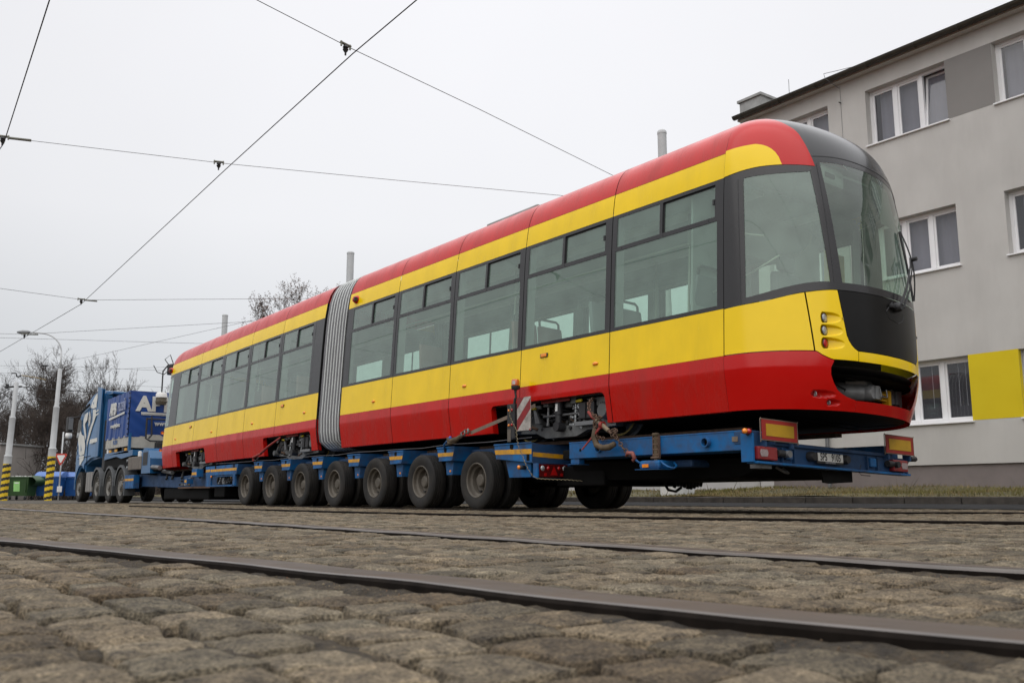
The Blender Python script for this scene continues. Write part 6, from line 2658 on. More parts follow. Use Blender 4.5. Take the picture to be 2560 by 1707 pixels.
def chain(mb, pts, n, w=.020, r=.0062, m=None):
    pts = [Vector(p) for p in pts]
    seg = [(pts[i + 1] - pts[i]).length for i in range(len(pts) - 1)]
    tot = sum(seg)
    def at(s):
        for i, L in enumerate(seg):
            if s <= L or i == len(seg) - 1:
                return pts[i].lerp(pts[i + 1], min(1, s / L))
            s -= L
    st = tot / n
    for k in range(n):
        link(mb, at(k * st - st * .14 if k else 0), at(min(tot, (k + 1) * st + st * .14)), w, r, m or RUST, (k % 2) * pi / 2 + .4)


lc = thing('lashing_chain', 'rusty chain with lever tensioner tying the front tram bogie to the trailer', 'chain', (7.0, 7.6, .8))
g = MB()
chain(g, [(7.35, 8.30, 1.33), (7.15, 8.16, 1.24), (7.02, 8.00, 1.12)], 9)
g.build('chain', lc, True)
g = MB()
chain(g, [(7.0, 7.62, .85), (7.0, 7.52, .79), (7.0, 7.44, .69), (7.02, 7.33, .60)], 11)
g.build('chain', lc, True)
g = MB()
chain(g, [(7.0, 7.93, 1.08), (6.99, 7.86, 1.02), (7.0, 7.90, .97), (6.99, 7.84, .93)], 8)
g.build('chain', lc, True)
g = MB()
chain(g, [(7.0, 7.96, 1.10), (6.98, 7.80, 1.03), (6.99, 7.75, 1.05), (6.98, 7.82, .99)], 8)
g.build('chain', lc, True)
g = MB()
chain(g, [(6.99, 7.90, 1.0), (7.0, 7.86, .90), (6.99, 7.84, .82), (6.985, 7.72, .80)], 9)
g.build('chain', lc, True)
g = MB()
chain(g, [(6.99, 7.63, .86), (7.0, 7.57, .90), (7.0, 7.53, .87), (6.99, 7.56, .81)], 6)
g.build('chain', lc, True)
g = MB()
g.tube([(7.0, 8.0, 1.12), (7.0, 7.93, 1.06), (7.0, 7.86, 1.02)], [.016, .022, .018], REDST, 8)
g.tube([(7.0, 7.86, 1.02), (7.0, 7.66, .885)], .025, mat('tensioner_tube', (.19, .15, .10), .7, metal=.2, var=.25), 12)
g.lathe([(.027, -.02), (.042, -.02), (.042, .02), (.027, .02)], (7.0, 7.765, .955), 'y', REDST, 16)
g.tube([(7.0, 7.66, .885), (7.0, 7.61, .85)], .018, RUST, 8)
g.build('tensioner', lc, True, angle=40)
g = MB()
g.add([(6.97, 7.75, .93), (6.97, 7.79, .935), (6.95, 8.07, .695), (6.95, 8.055, .69), (6.985, 7.75, .93), (6.985, 7.79, .935), (6.96, 8.07, .695), (6.96, 8.055, .69)], [(0, 1, 2, 3), (4, 7, 6, 5), (0, 4, 5, 1), (1, 5, 6, 2), (2, 6, 7, 3), (3, 7, 4, 0)], REDST)
g.build('lever', lc)
g = MB()
g.tube([(7.01, 7.40, .60), (7.0, 7.36, .63), (7.0, 7.29, .625), (7.01, 7.27, .575), (7.02, 7.30, .545), (7.03, 7.33, .56)], [.014, .022, .024, .022, .016, .008], mat('red_hook', (.24, .07, .055), .6, var=.25), 8)
g.build('hook', lc, True)
g = MB()
g.tube([(6.98, 7.86, .92), (6.98, 7.885, .83), (6.98, 7.84, .735), (6.98, 7.74, .70), (6.98, 7.63, .705), (6.98, 7.55, .735)], [.030, .033, .036, .034, .036, .030], LEATH, 10)
tag(g.build('protective_sleeve', smooth=True, org=(6.98, 7.7, .7)), 'brown fabric sleeve hanging in a bow over the blue beam beside the chain', 'sleeve')

rs = thing('ratchet_strap', 'grey brown webbing strap with ratchet running up from the trailer edge to the bogie opening', 'strap', (7.1, 10.8, .9))
g = MB()
a, b = Vector((7.25, 9.3, 1.31)), Vector((7.08, 10.52, 1.02))
d = (b - a).normalized()
u = Vector((0, -d.z, d.y)).normalized() * .024
n_ = Vector((.003, 0, 0))
g.add([a - u, b - u, b + u, a + u, a - u + n_, b - u + n_, b + u + n_, a + u + n_], [(0, 1, 2, 3), (7, 6, 5, 4), (0, 4, 5, 1), (1, 5, 6, 2), (2, 6, 7, 3), (3, 7, 4, 0)], STRAP)
g.build('webbing', rs)
g = MB()
for s in (-.026, .026):
    p = [(7.06, 10.50, 1.045 + s * .4), (7.05, 10.60, 1.04 + s), (7.05, 10.72, .985 + s)]
    g.tube(p, .011, RUST, 6)
for t in (.0, .4, .8):
    c = Vector((7.05, 10.53 + .2 * t, 1.04 - .05 * t))
    g.tube([c + Vector((0, 0, -.04)), c + Vector((0, 0, .04))], .012, STEEL, 6)
g.build('ratchet', rs, True)
g = MB()
g.tube([(7.06, 10.70, 1.0), (7.05, 10.80, .95), (7.06, 10.95, .93), (7.06, 11.05, .965), (7.05, 11.0, .90), (7.06, 10.85, .91)], [.02, .035, .04, .03, .03, .02], LEATH, 7)
g.build('rolled_end', rs, True)
g = MB()
g.tube([(7.09, 11.03, .95), (7.07, 11.10, .93), (7.08, 11.18, .89), (7.10, 11.2, .83)], .014, BLUE, 8)
g.tube([(7.06, 11.0, .985), (7.05, 10.96, .96)], .022, mat('blue_plastic_tab', (.02, .06, .30), .5), 8)
g.build('hook', rs, True)
rs2 = thing('red_lashing', 'red round lashing with hook tying the middle tram bogie to the trailer', 'strap', (7.1, 18.1, .9))
g = MB()
g.tube([(7.2, 17.35, 1.30), (7.12, 17.75, 1.14), (7.1, 18.05, 1.02)], [.018, .022, .022], REDST, 8)
g.build('rod', rs2, True)
g = MB()
g.tube([(7.1, 18.05, 1.02), (7.09, 18.3, .97), (7.09, 18.42, .955), (7.1, 18.45, .91), (7.1, 18.38, .885)], .024, REDST, 8)
g.tube([(7.1, 18.38, .9), (7.1, 18.28, .88), (7.1, 18.15, .95)], .016, BOX, 6)
g.build('hook', rs2, True)
rb = thing('ratchet_buckle', 'rusty ratchet buckle strapped round the blue rear side beam', 'buckle', (7.1, 7.0, .7))
g = MB()
for y in (6.97, 7.045):
    g.box(7.06, 7.095, y - .006, y + .006, .56, .80, RUST, .003)
for z in (.60, .655, .71, .765):
    g.tube([(7.075, 6.97, z), (7.075, 7.045, z)], .017, RUST, 8)
g.tube([(7.06, 6.955, .57), (7.06, 7.07, .57)], .012, RUST, 6)
g.build('ratchet', rb)
g = MB()
g.box(7.06, 7.098, 6.985, 7.03, .535, .80, LEATH, .002)
g.box(7.06, 7.34, 6.98, 7.035, .801, .807, LEATH)
g.box(7.05, 7.09, 6.97, 7.045, .800, .83, LEATH, .01)
g.build('webbing', rb)
# slack safety wire running along the stake pockets
g = MB()
pts = [(7.15, 9.25, .90)]
ys2 = [11.2, 12.62, 14.02, 15.42, 16.82, 18.2, 20.8]
for i, y in enumerate(ys2):
    prev = pts[-1][1]
    pts += [(7.16, lerp(prev, y, .5), .865 + .008 + (.0 if i % 2 else .012)), (7.15, y, .895 if i % 2 == 0 else .885)]
g.tube(pts, .005, WIREG, 5)
tag(g.build('safety_wire', smooth=True, org=(7.15, 15, .88)), 'slack thin wire strung over the blue stake pockets above the wheels', 'wire')
# ================================================================== TRACTOR TRUCK
truck = thing('tractor_truck', 'blue and white four axle tractor truck with blue tarpaulin body pulling the trailer', 'truck', (8.45, 31, 0))
CABB = mat('truck_blue', (.018, .125, .30), .4, coat=.3, var=.06, dirt=(.10, .14, .18), dirt_amt=.3, dirt_scale=2)
CABL = mat('fairing_blue', (.008, .095, .24), .4, coat=.3, var=.06)
CABW = mat('truck_lettering', (.62, .62, .58), .5, var=.05)
TARP = mat('blue_tarpaulin', (.004, .048, .23), .45, coat=.1, var=.12, scale=1.5)
DROP = mat('dropside_panel', (.44, .43, .39), .6, var=.1, dirt=(.2, .19, .17), dirt_amt=.6, dirt_scale=3)
XC0, XC1 = 7.2, 9.68
g = MB()
prof = [(32.02, 1.40), (32.02, 3.0), (32.10, 3.56), (32.9, 3.66), (33.6, 3.62), (34.3, 3.43), (34.9, 3.17), (35.32, 2.86), (35.50, 2.2), (35.72, 1.6), (35.76, .9), (35.70, .36), (35.15, .34), (35.12, .62), (34.98, .92), (34.72, 1.12), (34.45, 1.16), (34.2, 1.12), (33.98, .98), (33.9, 1.2), (33.1, 1.36)]
bm = bmesh.new()
vs = [bm.verts.new((XC0, y, z)) for y, z in prof] 
fa = bm.faces.new(vs)
ex = bmesh.ops.extrude_face_region(bm, geom=[fa])
for v in ex['geom']:
    if isinstance(v, bmesh.types.BMVert):
        v.co.x = XC1
for v in bm.verts:
    # roof and screen draw in a little
    k = max(0, (v.co.z - 2.9)) * .10 + max(0, v.co.y - 35.2) * .18
    v.co.x += k if v.co.x < 8.4 else -k
eds = [e for e in bm.edges if len(e.link_faces) == 2 and any(len(f.verts) > 6 for f in e.link_faces)]
bmesh.ops.bevel(bm, geom=eds, offset=.07, segments=3, affect='EDGES')
bm.verts.index_update()
g.add([v.co for v in bm.verts], [[v.index for v in f.verts] for f in bm.faces], CABB)
bm.free()
cabo = g.build('cab', truck, True, angle=35)
g = MB()
fz = [(1.40, 32.05), (2.2, 31.98), (3.0, 32.05), (3.45, 32.12), (3.66, 32.22)]
g.grid(lambda u, v: (lerp(7.17, 7.26, u) + .0, lerp(32.02, 32.42, 1 - u) - .06 * (1 - u) * 0, lerp(1.40, 3.62, v)), 2, 6, CABL)
g.prism([(32.0, 1.45), (32.40, 1.42), (32.42, 3.1), (32.62, 3.73), (32.02, 3.64)], 'x', 7.165, 7.198, CABL)
g.build('side_fairing', truck)
g = MB()
g.add([(7.193, 35.40, 2.20), (7.193, 34.98, 2.20), (7.205, 34.92, 2.84), (7.205, 35.30, 2.82)], [(0, 1, 2, 3)], mat('truck_glass', (.20, .20, .19), .12, coat=.5, var=.1))
g.build('side_window', cabo)
g = MB()
g.prism([(33.72, 3.20), (34.95, 3.0), (34.95, 3.07), (33.72, 3.27)], 'x', 7.16, 7.20, DARK)
g.tube([(7.196, 33.62, 1.2), (7.196, 33.62, 3.1)], .010, DARK, 4)
g.tube([(7.196, 35.0, 1.45), (7.196, 33.1, 1.5)], .010, DARK, 4)
g.build('panel_gap', cabo)
GR0 = [[(33.04, 3.59), (32.88, 3.43), (32.84, 3.17), (32.75, 3.08), (33.21, 3.06), (33.77, 3.13), (33.66, 3.29), (33.39, 3.47)], [(34.33, 2.97), (33.92, 3.02), (33.91, 2.74), (34.28, 2.62), (34.06, 2.41), (33.9, 2.14), (33.94, 2.03), (34.23, 2.27), (34.54, 2.58), (34.56, 2.78)], [(33.26, 3.05), (32.79, 3.03), (32.66, 2.8), (33.13, 2.44), (33.5, 2.09), (33.77, 1.8), (33.85, 1.97), (33.58, 2.35), (33.14, 2.66)], [(33.78, 2.99), (33.61, 3.0), (33.45, 2.77), (33.57, 2.52), (33.7, 2.47), (33.75, 2.73)], [(35.21, 2.15), (34.86, 2.45), (34.61, 2.29), (34.15, 2.21), (33.88, 1.86), (33.94, 1.58), (34.49, 1.54), (34.82, 1.58), (34.98, 1.85)], [(33.24, 2.04), (32.15, 2.05), (32.11, 1.92), (33.29, 1.89)], [(32.76, 2.94), (32.26, 2.98), (32.25, 2.93), (32.75, 2.89)], [(32.73, 2.83), (32.23, 2.86), (32.23, 2.81), (32.71, 2.77)], [(35.60, 1.91), (35.27, 1.95), (35.23, 1.81), (35.58, 1.79)], [(35.65, 1.73), (35.27, 1.74), (35.23, 1.63), (35.65, 1.61)], [(34.83, 1.54), (33.96, 1.55), (34.01, 1.41), (34.29, 1.32), (34.39, 1.25), (34.7, 1.23), (34.69, 1.38)]]
GR = []
for p in GR0:
    cy_, cz_ = sum(q[0] for q in p) / len(p), sum(q[1] for q in p) / len(p)
    GR.append([(cy_ + (y - cy_) * .88, cz_ + (z - cz_) * .97) for y, z in p])
HO = [[(34.63, 1.95), (34.43, 1.74), (34.56, 1.69)], [(33.46, 3.27), (33.32, 3.32), (33.30, 3.20)]]
g = MB()
for p in GR:
    x_ = [7.188 if y > 32.63 else 7.160 for y, z in p]
    g.add([(min(x_) + max(0, (z - 2.9)) * (.10 if min(x_) > 7.17 else 0) + max(0, y - 35.2) * .18, y, z) for y, z in p], [tuple(range(len(p)))], CABW)
for p in HO:
    g.add([(7.183 + max(0, (z - 2.9)) * .10, y, z) for y, z in p], [tuple(range(len(p)))], CABB)
g.build('white_lettering', cabo)
g = MB()
g.box(6.92, 7.10, 35.62, 35.95, 2.42, 2.95, BOX, .04)
g.box(6.94, 7.08, 35.58, 35.62, 2.50, 2.90, STEEL)
g.tube([(7.08, 35.6, 2.92), (7.24, 35.35, 2.95)], .02, BOX, 6)
g.build('mirror', truck)
g = MB()
g.lathe([(0, -.1), (.09, -.08), (.12, 0), (.10, .1), (0, .12)], (7.0, 35.75, 2.28), 'z', WHT, 14)
g.build('white_mirror', truck, True)
g = MB()
for x in (7.6, 7.8):
    g.lathe([(0, -.06), (.05, -.05), (.07, .0), (.07, .05), (0, .05)], (x, 34.6, 3.56), 'y', CLR, 12)
    g.tube([(x, 34.62, 3.4), (x, 34.62, 3.52)], .012, BOX, 5)
g.build('roof_lamp', truck, True)
tw = wheel(7.36, 34.62, truck, .505, .30, -1, False)
for y in (32.1, 30.56, 29.18):
    c = copy_tree(tw, truck)
    c.location = (tw.location.x, tw.location.y + y - 34.62, 0)
tf = wheel(9.5, 34.62, truck, .505, .30, 1, False)
for y in (32.1, 30.56, 29.18):
    c = copy_tree(tf, truck)
    c.location = (tf.location.x, tf.location.y + y - 34.62, 0)
FEN = mat('grey_fender', (.10, .105, .11), .5, var=.1)
for y in (32.1, 30.56, 29.18):
    for (xa, xb) in ((7.19, 7.56), (9.3, 9.68)):
        g = MB()
        for k in range(16):
            t0, t1 = R(0 + 180 * k / 16), R(0 + 180 * (k + 1) / 16)
            for rr in (.56, .60):
                pass
            a = [(xa, y + .60 * math.cos(t), .50 + .60 * math.sin(t)) for t in (t0, t1)]
            b = [(xb, y + .60 * math.cos(t), .50 + .60 * math.sin(t)) for t in (t0, t1)]
            g.quad(a[0], a[1], b[1], b[0], FEN)
            c_ = [(xa, y + .53 * math.cos(t), .50 + .53 * math.sin(t)) for t in (t0, t1)]
            g.quad(a[0], a[1], c_[1], c_[0], FEN)
        g.prism([(y - .60, .5), (y - .53, .5), (y - .50, .2), (y - .56, .2)], 'x', xa, xb - .06, FEN)
        g.build('fender', truck, True, angle=40)
g = MB()
g.box(7.9, 9.0, 26.3, 35.2, .72, 1.05, DARK)
g.box(7.4, 9.5, 31.1, 31.95, 1.0, 2.75, DARK, .05)
g.box(7.25, 9.6, 28.5, 31.4, 1.02, 1.36, DARK)
g.box(7.5, 9.4, 31.96, 32.015, 1.4, 3.45, DARK)  # near-black sheet over the cab's rear wall, its shade put in as colour
g.box(7.3, 7.42, 31.55, 31.95, 1.0, 2.6, BOX, .01)
g.tube([(7.75, 31.6, 3.2), (7.75, 31.0, 3.2)], .26, BOX, 16)
g.tube([(7.5, 31.9, 3.42), (7.5, 31.2, 3.40)], .03, CABL, 8)
g.box(7.3, 9.5, 31.15, 32.0, 3.40, 3.46, CABL)
g.tube([(7.6, 31.3, 3.3), (7.6, 30.7, 3.25)], .07, REDST, 8)
g.build('chassis', truck)
g = MB()
g.box(7.2, 7.6, 32.72, 33.55, .32, .97, mat('tank_grey', (.25, .235, .22), .5, var=.12), .03)
for y in (32.95, 33.3):
    g.box(7.195, 7.61, y - .02, y + .02, .315, .975, STEEL)
g.build('fuel_tank', truck)
g = MB()
g.box(7.2, 7.9, 27.05, 28.42, .92, 1.29, mat('toolbox_grey', (.16, .14, .12), .6, var=.15, dirt=(.07, .06, .05), dirt_amt=.6, dirt_scale=4), .02)
g.lathe([(0, 0), (.05, 0), (.05, .14), (0, .16)], (7.3, 27.6, 1.29), 'z', WHT, 12)
for z in (1.0, 1.2):
    g.lathe([(0, -.02), (.04, -.01), (.04, .02)], (7.2, 28.5, z), 'x', CLR, 10)
g.build('tool_box', truck)
g = MB()
g.prism([(26.2, .80), (27.05, .80), (27.15, 1.35), (26.9, 1.5), (26.45, 1.42), (26.25, 1.2)], 'x', 7.22, 8.2, CABL)
g.box(7.215, 7.2195, 26.5, 26.95, 1.02, 1.38, BOX)
g.box(7.3, 9.5, 25.9, 26.2, .85, 1.0, DARK)
g.tube([(7.3, 26.6, .98), (7.25, 25.4, .92)], .06, STEEL, 10)
g.tube([(7.5, 26.0, .85), (7.4, 24.8, .78)], .05, STEEL, 10)
g.build('rear_fairing', truck)
# ballast body: frame, dropsides, tarpaulin
g = MB()
g.box(7.2, 9.7, 28.45, 31.2, 1.42, 1.50, CABL, .01)
g.prism([(31.25, 1.42), (31.25, 1.30), (29.8, 1.36), (29.2, 1.28), (28.0, 1.34), (28.0, 1.5), (28.5, 1.5)], 'x', 7.2, 7.5, CABL)
for y in (31.0, 30.1, 29.2):
    g.box(7.22, 7.4, y - .1, y + .1, 1.49, 1.63, WHT if y > 30.5 else BOX)
for y in (30.6, 29.9, 28.8):
    g.box(7.196, 7.215, y - .13, y + .13, 1.50, 1.58, TAPE)
g.box(7.2, 7.27, 28.5, 28.57, 1.5, 2.0, CABL)
g.build('body_frame', truck)
g = MB()
g.box(7.2, 7.24, 28.6, 31.2, 1.63, 1.95, DROP)
g.box(7.28, 9.7, 28.55, 28.59, 1.58, 1.98, DROP)
for k in range(9):
    y = 28.75 + k * .3
    g.box(7.194, 7.2, y - .012, y + .012, 1.635, 1.945, DROP)
ds = g.build('dropside', truck)
g = MB()
text_mb(g, 'PLZEN', .17, frame_mat((7.190, 30.0, 1.79), (0, -1, 0), (0, 0, 1)), mat('dropside_blue', (.06, .14, .34), .6), .001, .004)
g.build('blue_lettering', ds)
g = MB()


def fold(u, v, k):
    return .014 * math.sin(u * k + 1.3 * math.sin(v * 3)) + .008 * math.sin(u * k * 2.3 + v * 4)


def tz(v):
    return lerp(1.90, 3.25, v)


g.grid(lambda u, v: (7.19 - fold(u, v, 26) * (1 - .3 * v), lerp(28.57, 31.22, u), tz(v) - .04 * u * v), 80, 20, TARP)
g.grid(lambda u, v: (lerp(7.19, 9.72, u), 28.555 - .8 * fold(u + v * .6, v, 15) - .028 * abs(math.sin(v * 4 + u * 9)) * math.sin(v * pi), tz(v)), 80, 20, TARP)
g.quad((7.19, 28.56, 3.25), (9.72, 28.56, 3.25), (9.72, 31.22, 3.21), (7.19, 31.22, 3.21), TARP)
g.quad((7.19, 31.22, 1.9), (9.72, 31.22, 1.9), (9.72, 31.22, 3.21), (7.19, 31.22, 3.21), TARP)
g.quad((9.72, 28.56, 1.9), (9.72, 31.22, 1.9), (9.72, 31.22, 3.21), (9.72, 28.56, 3.25), TARP)
tp = g.build('tarpaulin', truck, True, angle=40)
LW = mat('tarp_lettering', (.60, .60, .57), .6, var=.05)
LG = mat('tarp_lettering_grey', (.27, .31, .45), .6, var=.05)
g = MB()
Mx = lambda y, z: frame_mat((7.158, y, z), (0, -1, 0), (0, 0, 1))
text_mb(g, 'APB', .50, Mx(30.38, 2.80), LW, .012, .022, .82)
text_mb(g, 'PLZE\u0147', .36, Mx(29.38, 2.83), LG, .012, .008, .80)
g.add([(7.150, 30.80, 2.50), (7.150, 28.98, 2.60), (7.150, 28.98, 2.66), (7.150, 30.80, 2.57)], [(0, 1, 2, 3)], LW)
text_mb(g, 'www.apb-plzen.cz', .17, Mx(30.0, 2.30), LW, .012, .004, .85)
g.build('side_lettering', tp)
g = MB()
Mf = lambda x, z: frame_mat((x, 28.525, z), (1, 0, 0), (0, 0, 1))
text_mb(g, 'A', .58, Mf(7.58, 2.86), LW, .012, .030, 1.0)
text_mb(g, 'P', .58, Mf(7.93, 2.86), LW, .012, .030, .9)
text_mb(g, 'B', .58, Mf(8.29, 2.86), LW, .012, .030, .9)
g.box(7.50, 9.3, 28.505, 28.512, 2.585, 2.63, LW)
g.box(7.50, 9.3, 28.505, 28.512, 2.552, 2.572, LW)
text_mb(g, 'www.apb-plzen.cz', .20, Mf(8.6, 2.31), LW, .012, .005, .95)
g.build('rear_lettering', tp)
g = MB()
for k in range(9):
    z = 1.98 + k * .15
    g.lathe([(0, -.02), (.02, -.018), (.022, 0)], (7.17, 28.60, z), 'x', BOX, 8)
    g.tube([(7.175, 28.60, z), (7.2, 28.53, z + .03)], .007, BOX, 4)
g.build('lacing', tp)
# work lamp hanging from a bent arm at the back of the body, and a pipe rack below it
wl_ = MB()
wl_.tube([(8.62, 28.25, 1.0), (8.62, 28.25, 3.95), (8.45, 28.25, 4.12), (8.12, 28.25, 4.05), (7.98, 28.25, 3.85), (7.98, 28.25, 3.2)], .022, BOX, 8)
wl_.tube([(7.7, 28.25, 4.0), (7.8, 28.2, 3.8), (8.0, 28.2, 3.75), (8.2, 28.2, 3.95), (8.0, 28.2, 4.2), (8.15, 28.2, 4.35), (8.25, 28.2, 4.1)], .014, BOX, 6)
wl_.box(8.1, 8.3, 28.15, 28.3, 3.75, 4.05, BOX, .03)
la = wl_.build('lamp_arm', truck, True, angle=40)
g = MB()
g.lathe([(0, .02), (.13, .02), (.16, -.03), (.165, -.13), (0, -.13)], (7.98, 28.25, 3.19), 'z', WHT, 18)
g.lathe([(0, -.131), (.15, -.131), (.15, -.22), (.17, -.24), (.14, -.34), (0, -.34)], (7.98, 28.25, 3.19), 'z', mat('lamp_cage', (.10, .085, .06), .6, var=.3), 18)
g.build('work_lamp', la, True, angle=40)
g = MB()
for p in ([(7.62, 28.3, 2.45), (7.62, 28.3, 1.85), (7.75, 28.3, 1.78), (8.3, 28.3, 1.78)], [(7.62, 28.3, 2.42), (8.3, 28.3, 2.42)], [(7.75, 28.3, 2.5), (7.78, 28.3, 1.95), (7.7, 28.3, 1.85)], [(7.95, 28.3, 1.78), (7.95, 28.3, 1.0)]):
    g.tube(p, .028, BOX, 6)
g.box(7.9, 8.2, 28.2, 28.4, 1.0, 1.75, BOX, .03)
g.box(7.93, 8.05, 28.1, 28.19, 1.2, 1.5, CABL, .01)
g.build('pipe_rack', truck)
# ================================================================== OVERHEAD WIRES
def seg(name, pts, r, label, cat='wire', group='overhead line wires', m=WIRE):
    g = MB()
    g.tube(pts, r, m, 6)
    mid = Vector(pts[len(pts) // 2])
    return tag(g.build(name, smooth=True, org=mid), label, cat, group)


CW = [(4.75, -9, 5.6), (4.80, 4, 5.6), (4.83, 9.85, 5.58), (5.03, 14.9, 5.6), (5.60, 28.3, 5.6), (5.30, 35.6, 5.6), (4.9, 45, 5.6), (4.6, 60, 5.6)]
seg('contact_wire', CW, .0075, 'thick overhead contact wire running diagonally across the whole sky')
CL = [(1.0, -8, 5.6), (1.30, 6, 5.6), (1.83, 15.75, 5.58), (1.6, 22, 5.6), (1.0, 40, 5.6)]
seg('contact_wire', CL, .0075, 'thick overhead contact wire at the upper left edge of the picture')


def aim(x, y, p, q):
    """height at which a pole at (x, y) meets the plane of the wire seen from p to q (extends a straight span)"""
    k = ((x - p[0]) * (q[0] - p[0]) + (y - p[1]) * (q[1] - p[1])) / ((q[0] - p[0]) ** 2 + (q[1] - p[1]) ** 2)
    return p[2] + (q[2] - p[2]) * k


SP = 5.74
seg('span_wire', [(-4.5, 7.4, SP + .1), (4.88, 10.02, SP), (7.25, 10.6, SP), (10.6, 11.5, SP), (13.0, 12.15, SP), (16.9, 16.3, SP + .3)], .0045, 'thin span wire crossing the thick contact wire high over the tram middle')
seg('span_wire', [(-6, 18.4, SP + .1), (2.0, 15.9, SP), (5.1, 15.0, SP), (7.75, 14.05, SP), (10.55, 13.0, SP), (13.4, 11.95, SP), (16.9, 16.3, SP + .2)], .0045, 'thin span wire from the left edge to the front half of the tram', m=WIREG)
seg('span_wire', [(-6, 27.9, SP + .3), (3.5, 28.1, SP), (5.7, 28.35, SP), (11.2, 24.0, SP), (17.0, 19.6, SP + .3)], .006, 'thin span wire ending near the leafy treetop above the rear car', m=WIREG)
seg('span_wire', [(-6, 38.2, SP + .2), (4.6, 36.1, SP), (5.37, 35.7, SP), (10.8, 28.7, SP), (17, 20.8, SP + .2)], .006, 'span wire rising gently from the lamp arm towards the tram rear', m=WIREG)
seg('span_wire', [(-6, 41.5, SP + .2), (3.8, 37.5, SP), (10.7, 33.8, SP - .05), (17.0, 30.5, SP + .1)], .006, 'span wire falling gently behind the rear end of the tram', m=WIREG)


def px_at(x, y, Z):
    """a point Z metres ahead in a measured direction, used to set far wires at their survey distance"""
    f = 2325.0
    th = math.atan(388 / f)
    F = Vector((math.sin(YAW) * math.cos(th), math.cos(YAW) * math.cos(th), math.sin(th)))
    Rt = Vector((math.cos(YAW), -math.sin(YAW), 0))
    U = Vector((-math.sin(YAW) * math.sin(th), -math.cos(YAW) * math.sin(th), math.cos(th)))
    return Vector((0, 0, CAMH)) + (F + Rt * ((x - 1280) / f) - U * ((y - 853.5) / f)) * Z


FARW = [
    ([(-200, 914, 52), (113, 914, 44), (260, 920, 44), (420, 927, 44)], .007, 'far level wire passing just above the lamp post shoulder'),
    ([(113, 914, 44), (260, 884, 40), (621, 803, 33), (760, 772, 30)], .006, 'far wire climbing from the lamp post shoulder to the rear car roof'),
    ([(-200, 934, 50), (0, 933, 46), (260, 924, 46), (420, 917, 46)], .006, 'far wire crossing the lamp post just below its shoulder'),
    ([(-200, 928, 52), (0, 936, 50), (116, 949, 48), (200, 958, 48), (420, 968, 48)], .006, 'far wire sloping down across the left trees'),
    ([(-100, 996, 56), (0, 996, 54), (67, 998, 54), (300, 1003, 56)], .006, 'low far wire behind the two striped poles'),
    ([(26, 965, 47.5), (34, 965, 47.0), (138, 974, 44.5), (226, 980, 43), (420, 992, 42)], .018, 'thick black cable running from the left pole top to behind the truck'),
    ([(-120, 1030, 48), (0, 985, 47.5), (24, 972, 47.2)], .02, 'thick black cable reaching the left pole top from the picture edge'),
    ([(-120, 1030, 50), (0, 1020, 47.5), (30, 1013, 47.2), (62, 998, 52)], .012, 'black bracket wire on the left pole below its top'),
]
for pts, r_, lb in FARW:
    seg('span_wire', [px_at(*p) for p in pts], r_, lb, m=WIRE if r_ > .008 else WIREG)

# clamps hanging the contact wires from the spans
CLM = mat('clamp_metal', (.20, .20, .17), .55, metal=.4, var=.3)


def clamp(c, dirw, label, s=1.0, arm=0.0):
    t = thing('wire_clamp', label, 'clamp', c, 'clamps joining span wires and contact wires')
    d = Vector(dirw).normalized()
    g = MB()
    cc = Vector(c)
    g.tube([cc - d * .10 * s + Vector((0, 0, .02)), cc + d * .10 * s + Vector((0, 0, .02))], .018 * s, CLM, 8)
    for k in (-1, 1):
        e = cc + d * (.085 * s * k)
        g.tube([e + Vector((0, 0, .045 * s)), e + Vector((0, 0, -.035 * s))], .014 * s, CLM, 6)
    g.build('bracket', t, True, angle=40)
    g = MB()
    g.lathe([(0, 0), (.035 * s, 0), (.045 * s, -.03 * s), (.02 * s, -.045 * s), (.045 * s, -.06 * s), (.03 * s, -.09 * s), (.014 * s, -.11 * s), (.014 * s, -.15 * s), (0, -.15 * s)], cc, 'z', BOX, 12)
    g.build('insulator', t, True, angle=40)
    if arm:
        g = MB()
        g.tube([cc + d * .08, cc + d * arm], .022, CLM, 8)
        g.build('tension_arm', t, True)
    return t


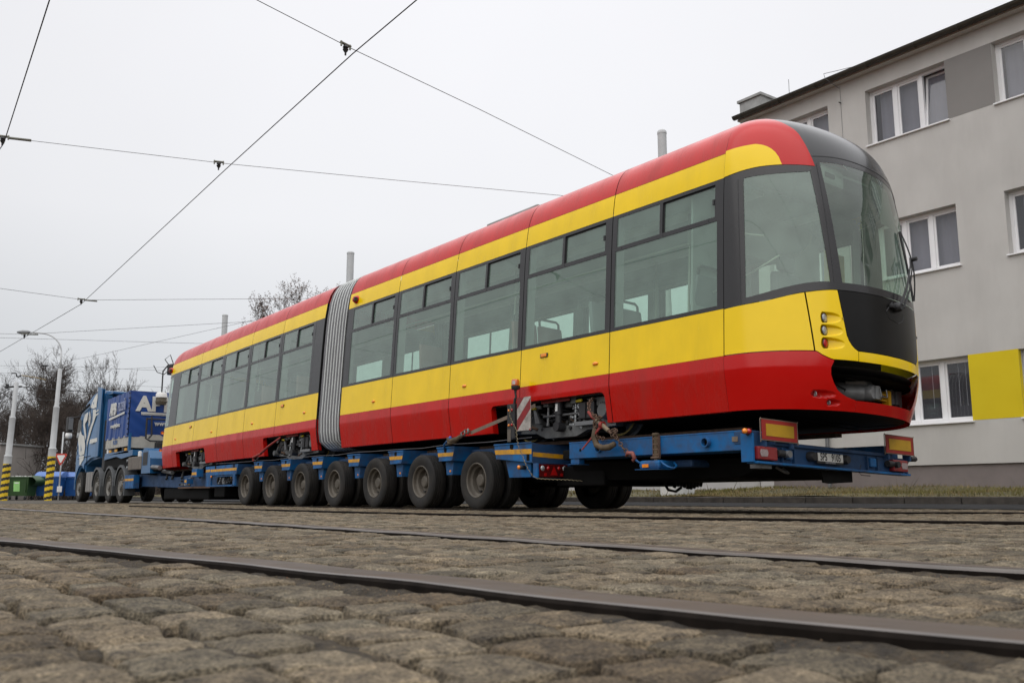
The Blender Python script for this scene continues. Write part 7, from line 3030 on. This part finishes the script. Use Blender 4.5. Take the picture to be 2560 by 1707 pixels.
clamp((4.80, 9.99, 5.735), (1, .28, 0), 'clamp high up where two wires cross near the top of the picture', 0.85)
clamp((4.95, 15.03, 5.735), (1, -.31, 0), 'clamp on the thick diagonal wire at mid height of the sky', 0.85)
clamp((5.60, 28.33, 5.735), (1, -.1, 0), 'small clamp low on the diagonal wire left of the rear car', 1.0, .42)
clamp((5.33, 35.72, 5.735), (1, -.6, 0), 'small clamp at the end of the curved lamp arm', 1.0, .45)
clamp((1.83, 15.93, 5.735), (1, -.3, 0), 'clamp with pale arm at the left picture edge', 0.9, .40)
a, b = px_at(30, 933, 46.5), px_at(115, 949, 48)
pl_ = thing('pull_off_arm', 'yellowish pull-off arm with insulator hung among the far left wires', 'bracket', tuple(a))
g = MB()
m1, m2, m3 = px_at(40, 933, 46.5), px_at(42, 940, 46.5), px_at(53, 938, 46.7)
g.tube([a, m1, m2, px_at(47, 942, 46.6), m3], .035, BOX, 6)
g.build('hanger', pl_, True)
g = MB()
g.tube([m3, px_at(85, 943, 47.4), b], .026, mat('fibreglass_rod', (.30, .22, .10), .5), 6)
g.build('rod', pl_, True)
g = MB()
c = px_at(112, 914, 44)
d = px_at(122, 914.5, 44) - px_at(102, 914.5, 44)
g.tube([c - d * .45, c - d * .2, c, c + d * .2, c + d * .45], [.02, .05, .03, .055, .02], BOX, 8)
tag(g.build('wire_splice', smooth=True, org=c), 'dark splice where two far wires meet left of the lamp post', 'clamp', 'clamps joining span wires and contact wires')
g = MB()
c = px_at(58, 998, 54)
d = px_at(68, 998, 54) - px_at(48, 998, 54)
g.tube([c - d * .35, c, c + d * .35], [.02, .05, .02], BOX, 8)
tag(g.build('wire_splice', smooth=True, org=c), 'dark splice on the low far wire between the striped poles', 'clamp', 'clamps joining span wires and contact wires')
p = px_at(24, 967, 47.1)
g = MB()
g.tube([p + Vector((-.2, .15, 0)), p + Vector((.5, -.35, .02))], .05, BOX, 8)
g.tube([p + Vector((-.1, .08, -.1)), p + Vector((-.1, .08, .15))], .08, BOX, 8)
tag(g.build('pole_bracket', org=p), 'dark cable bracket clamped at the top of the left striped pole', 'bracket')
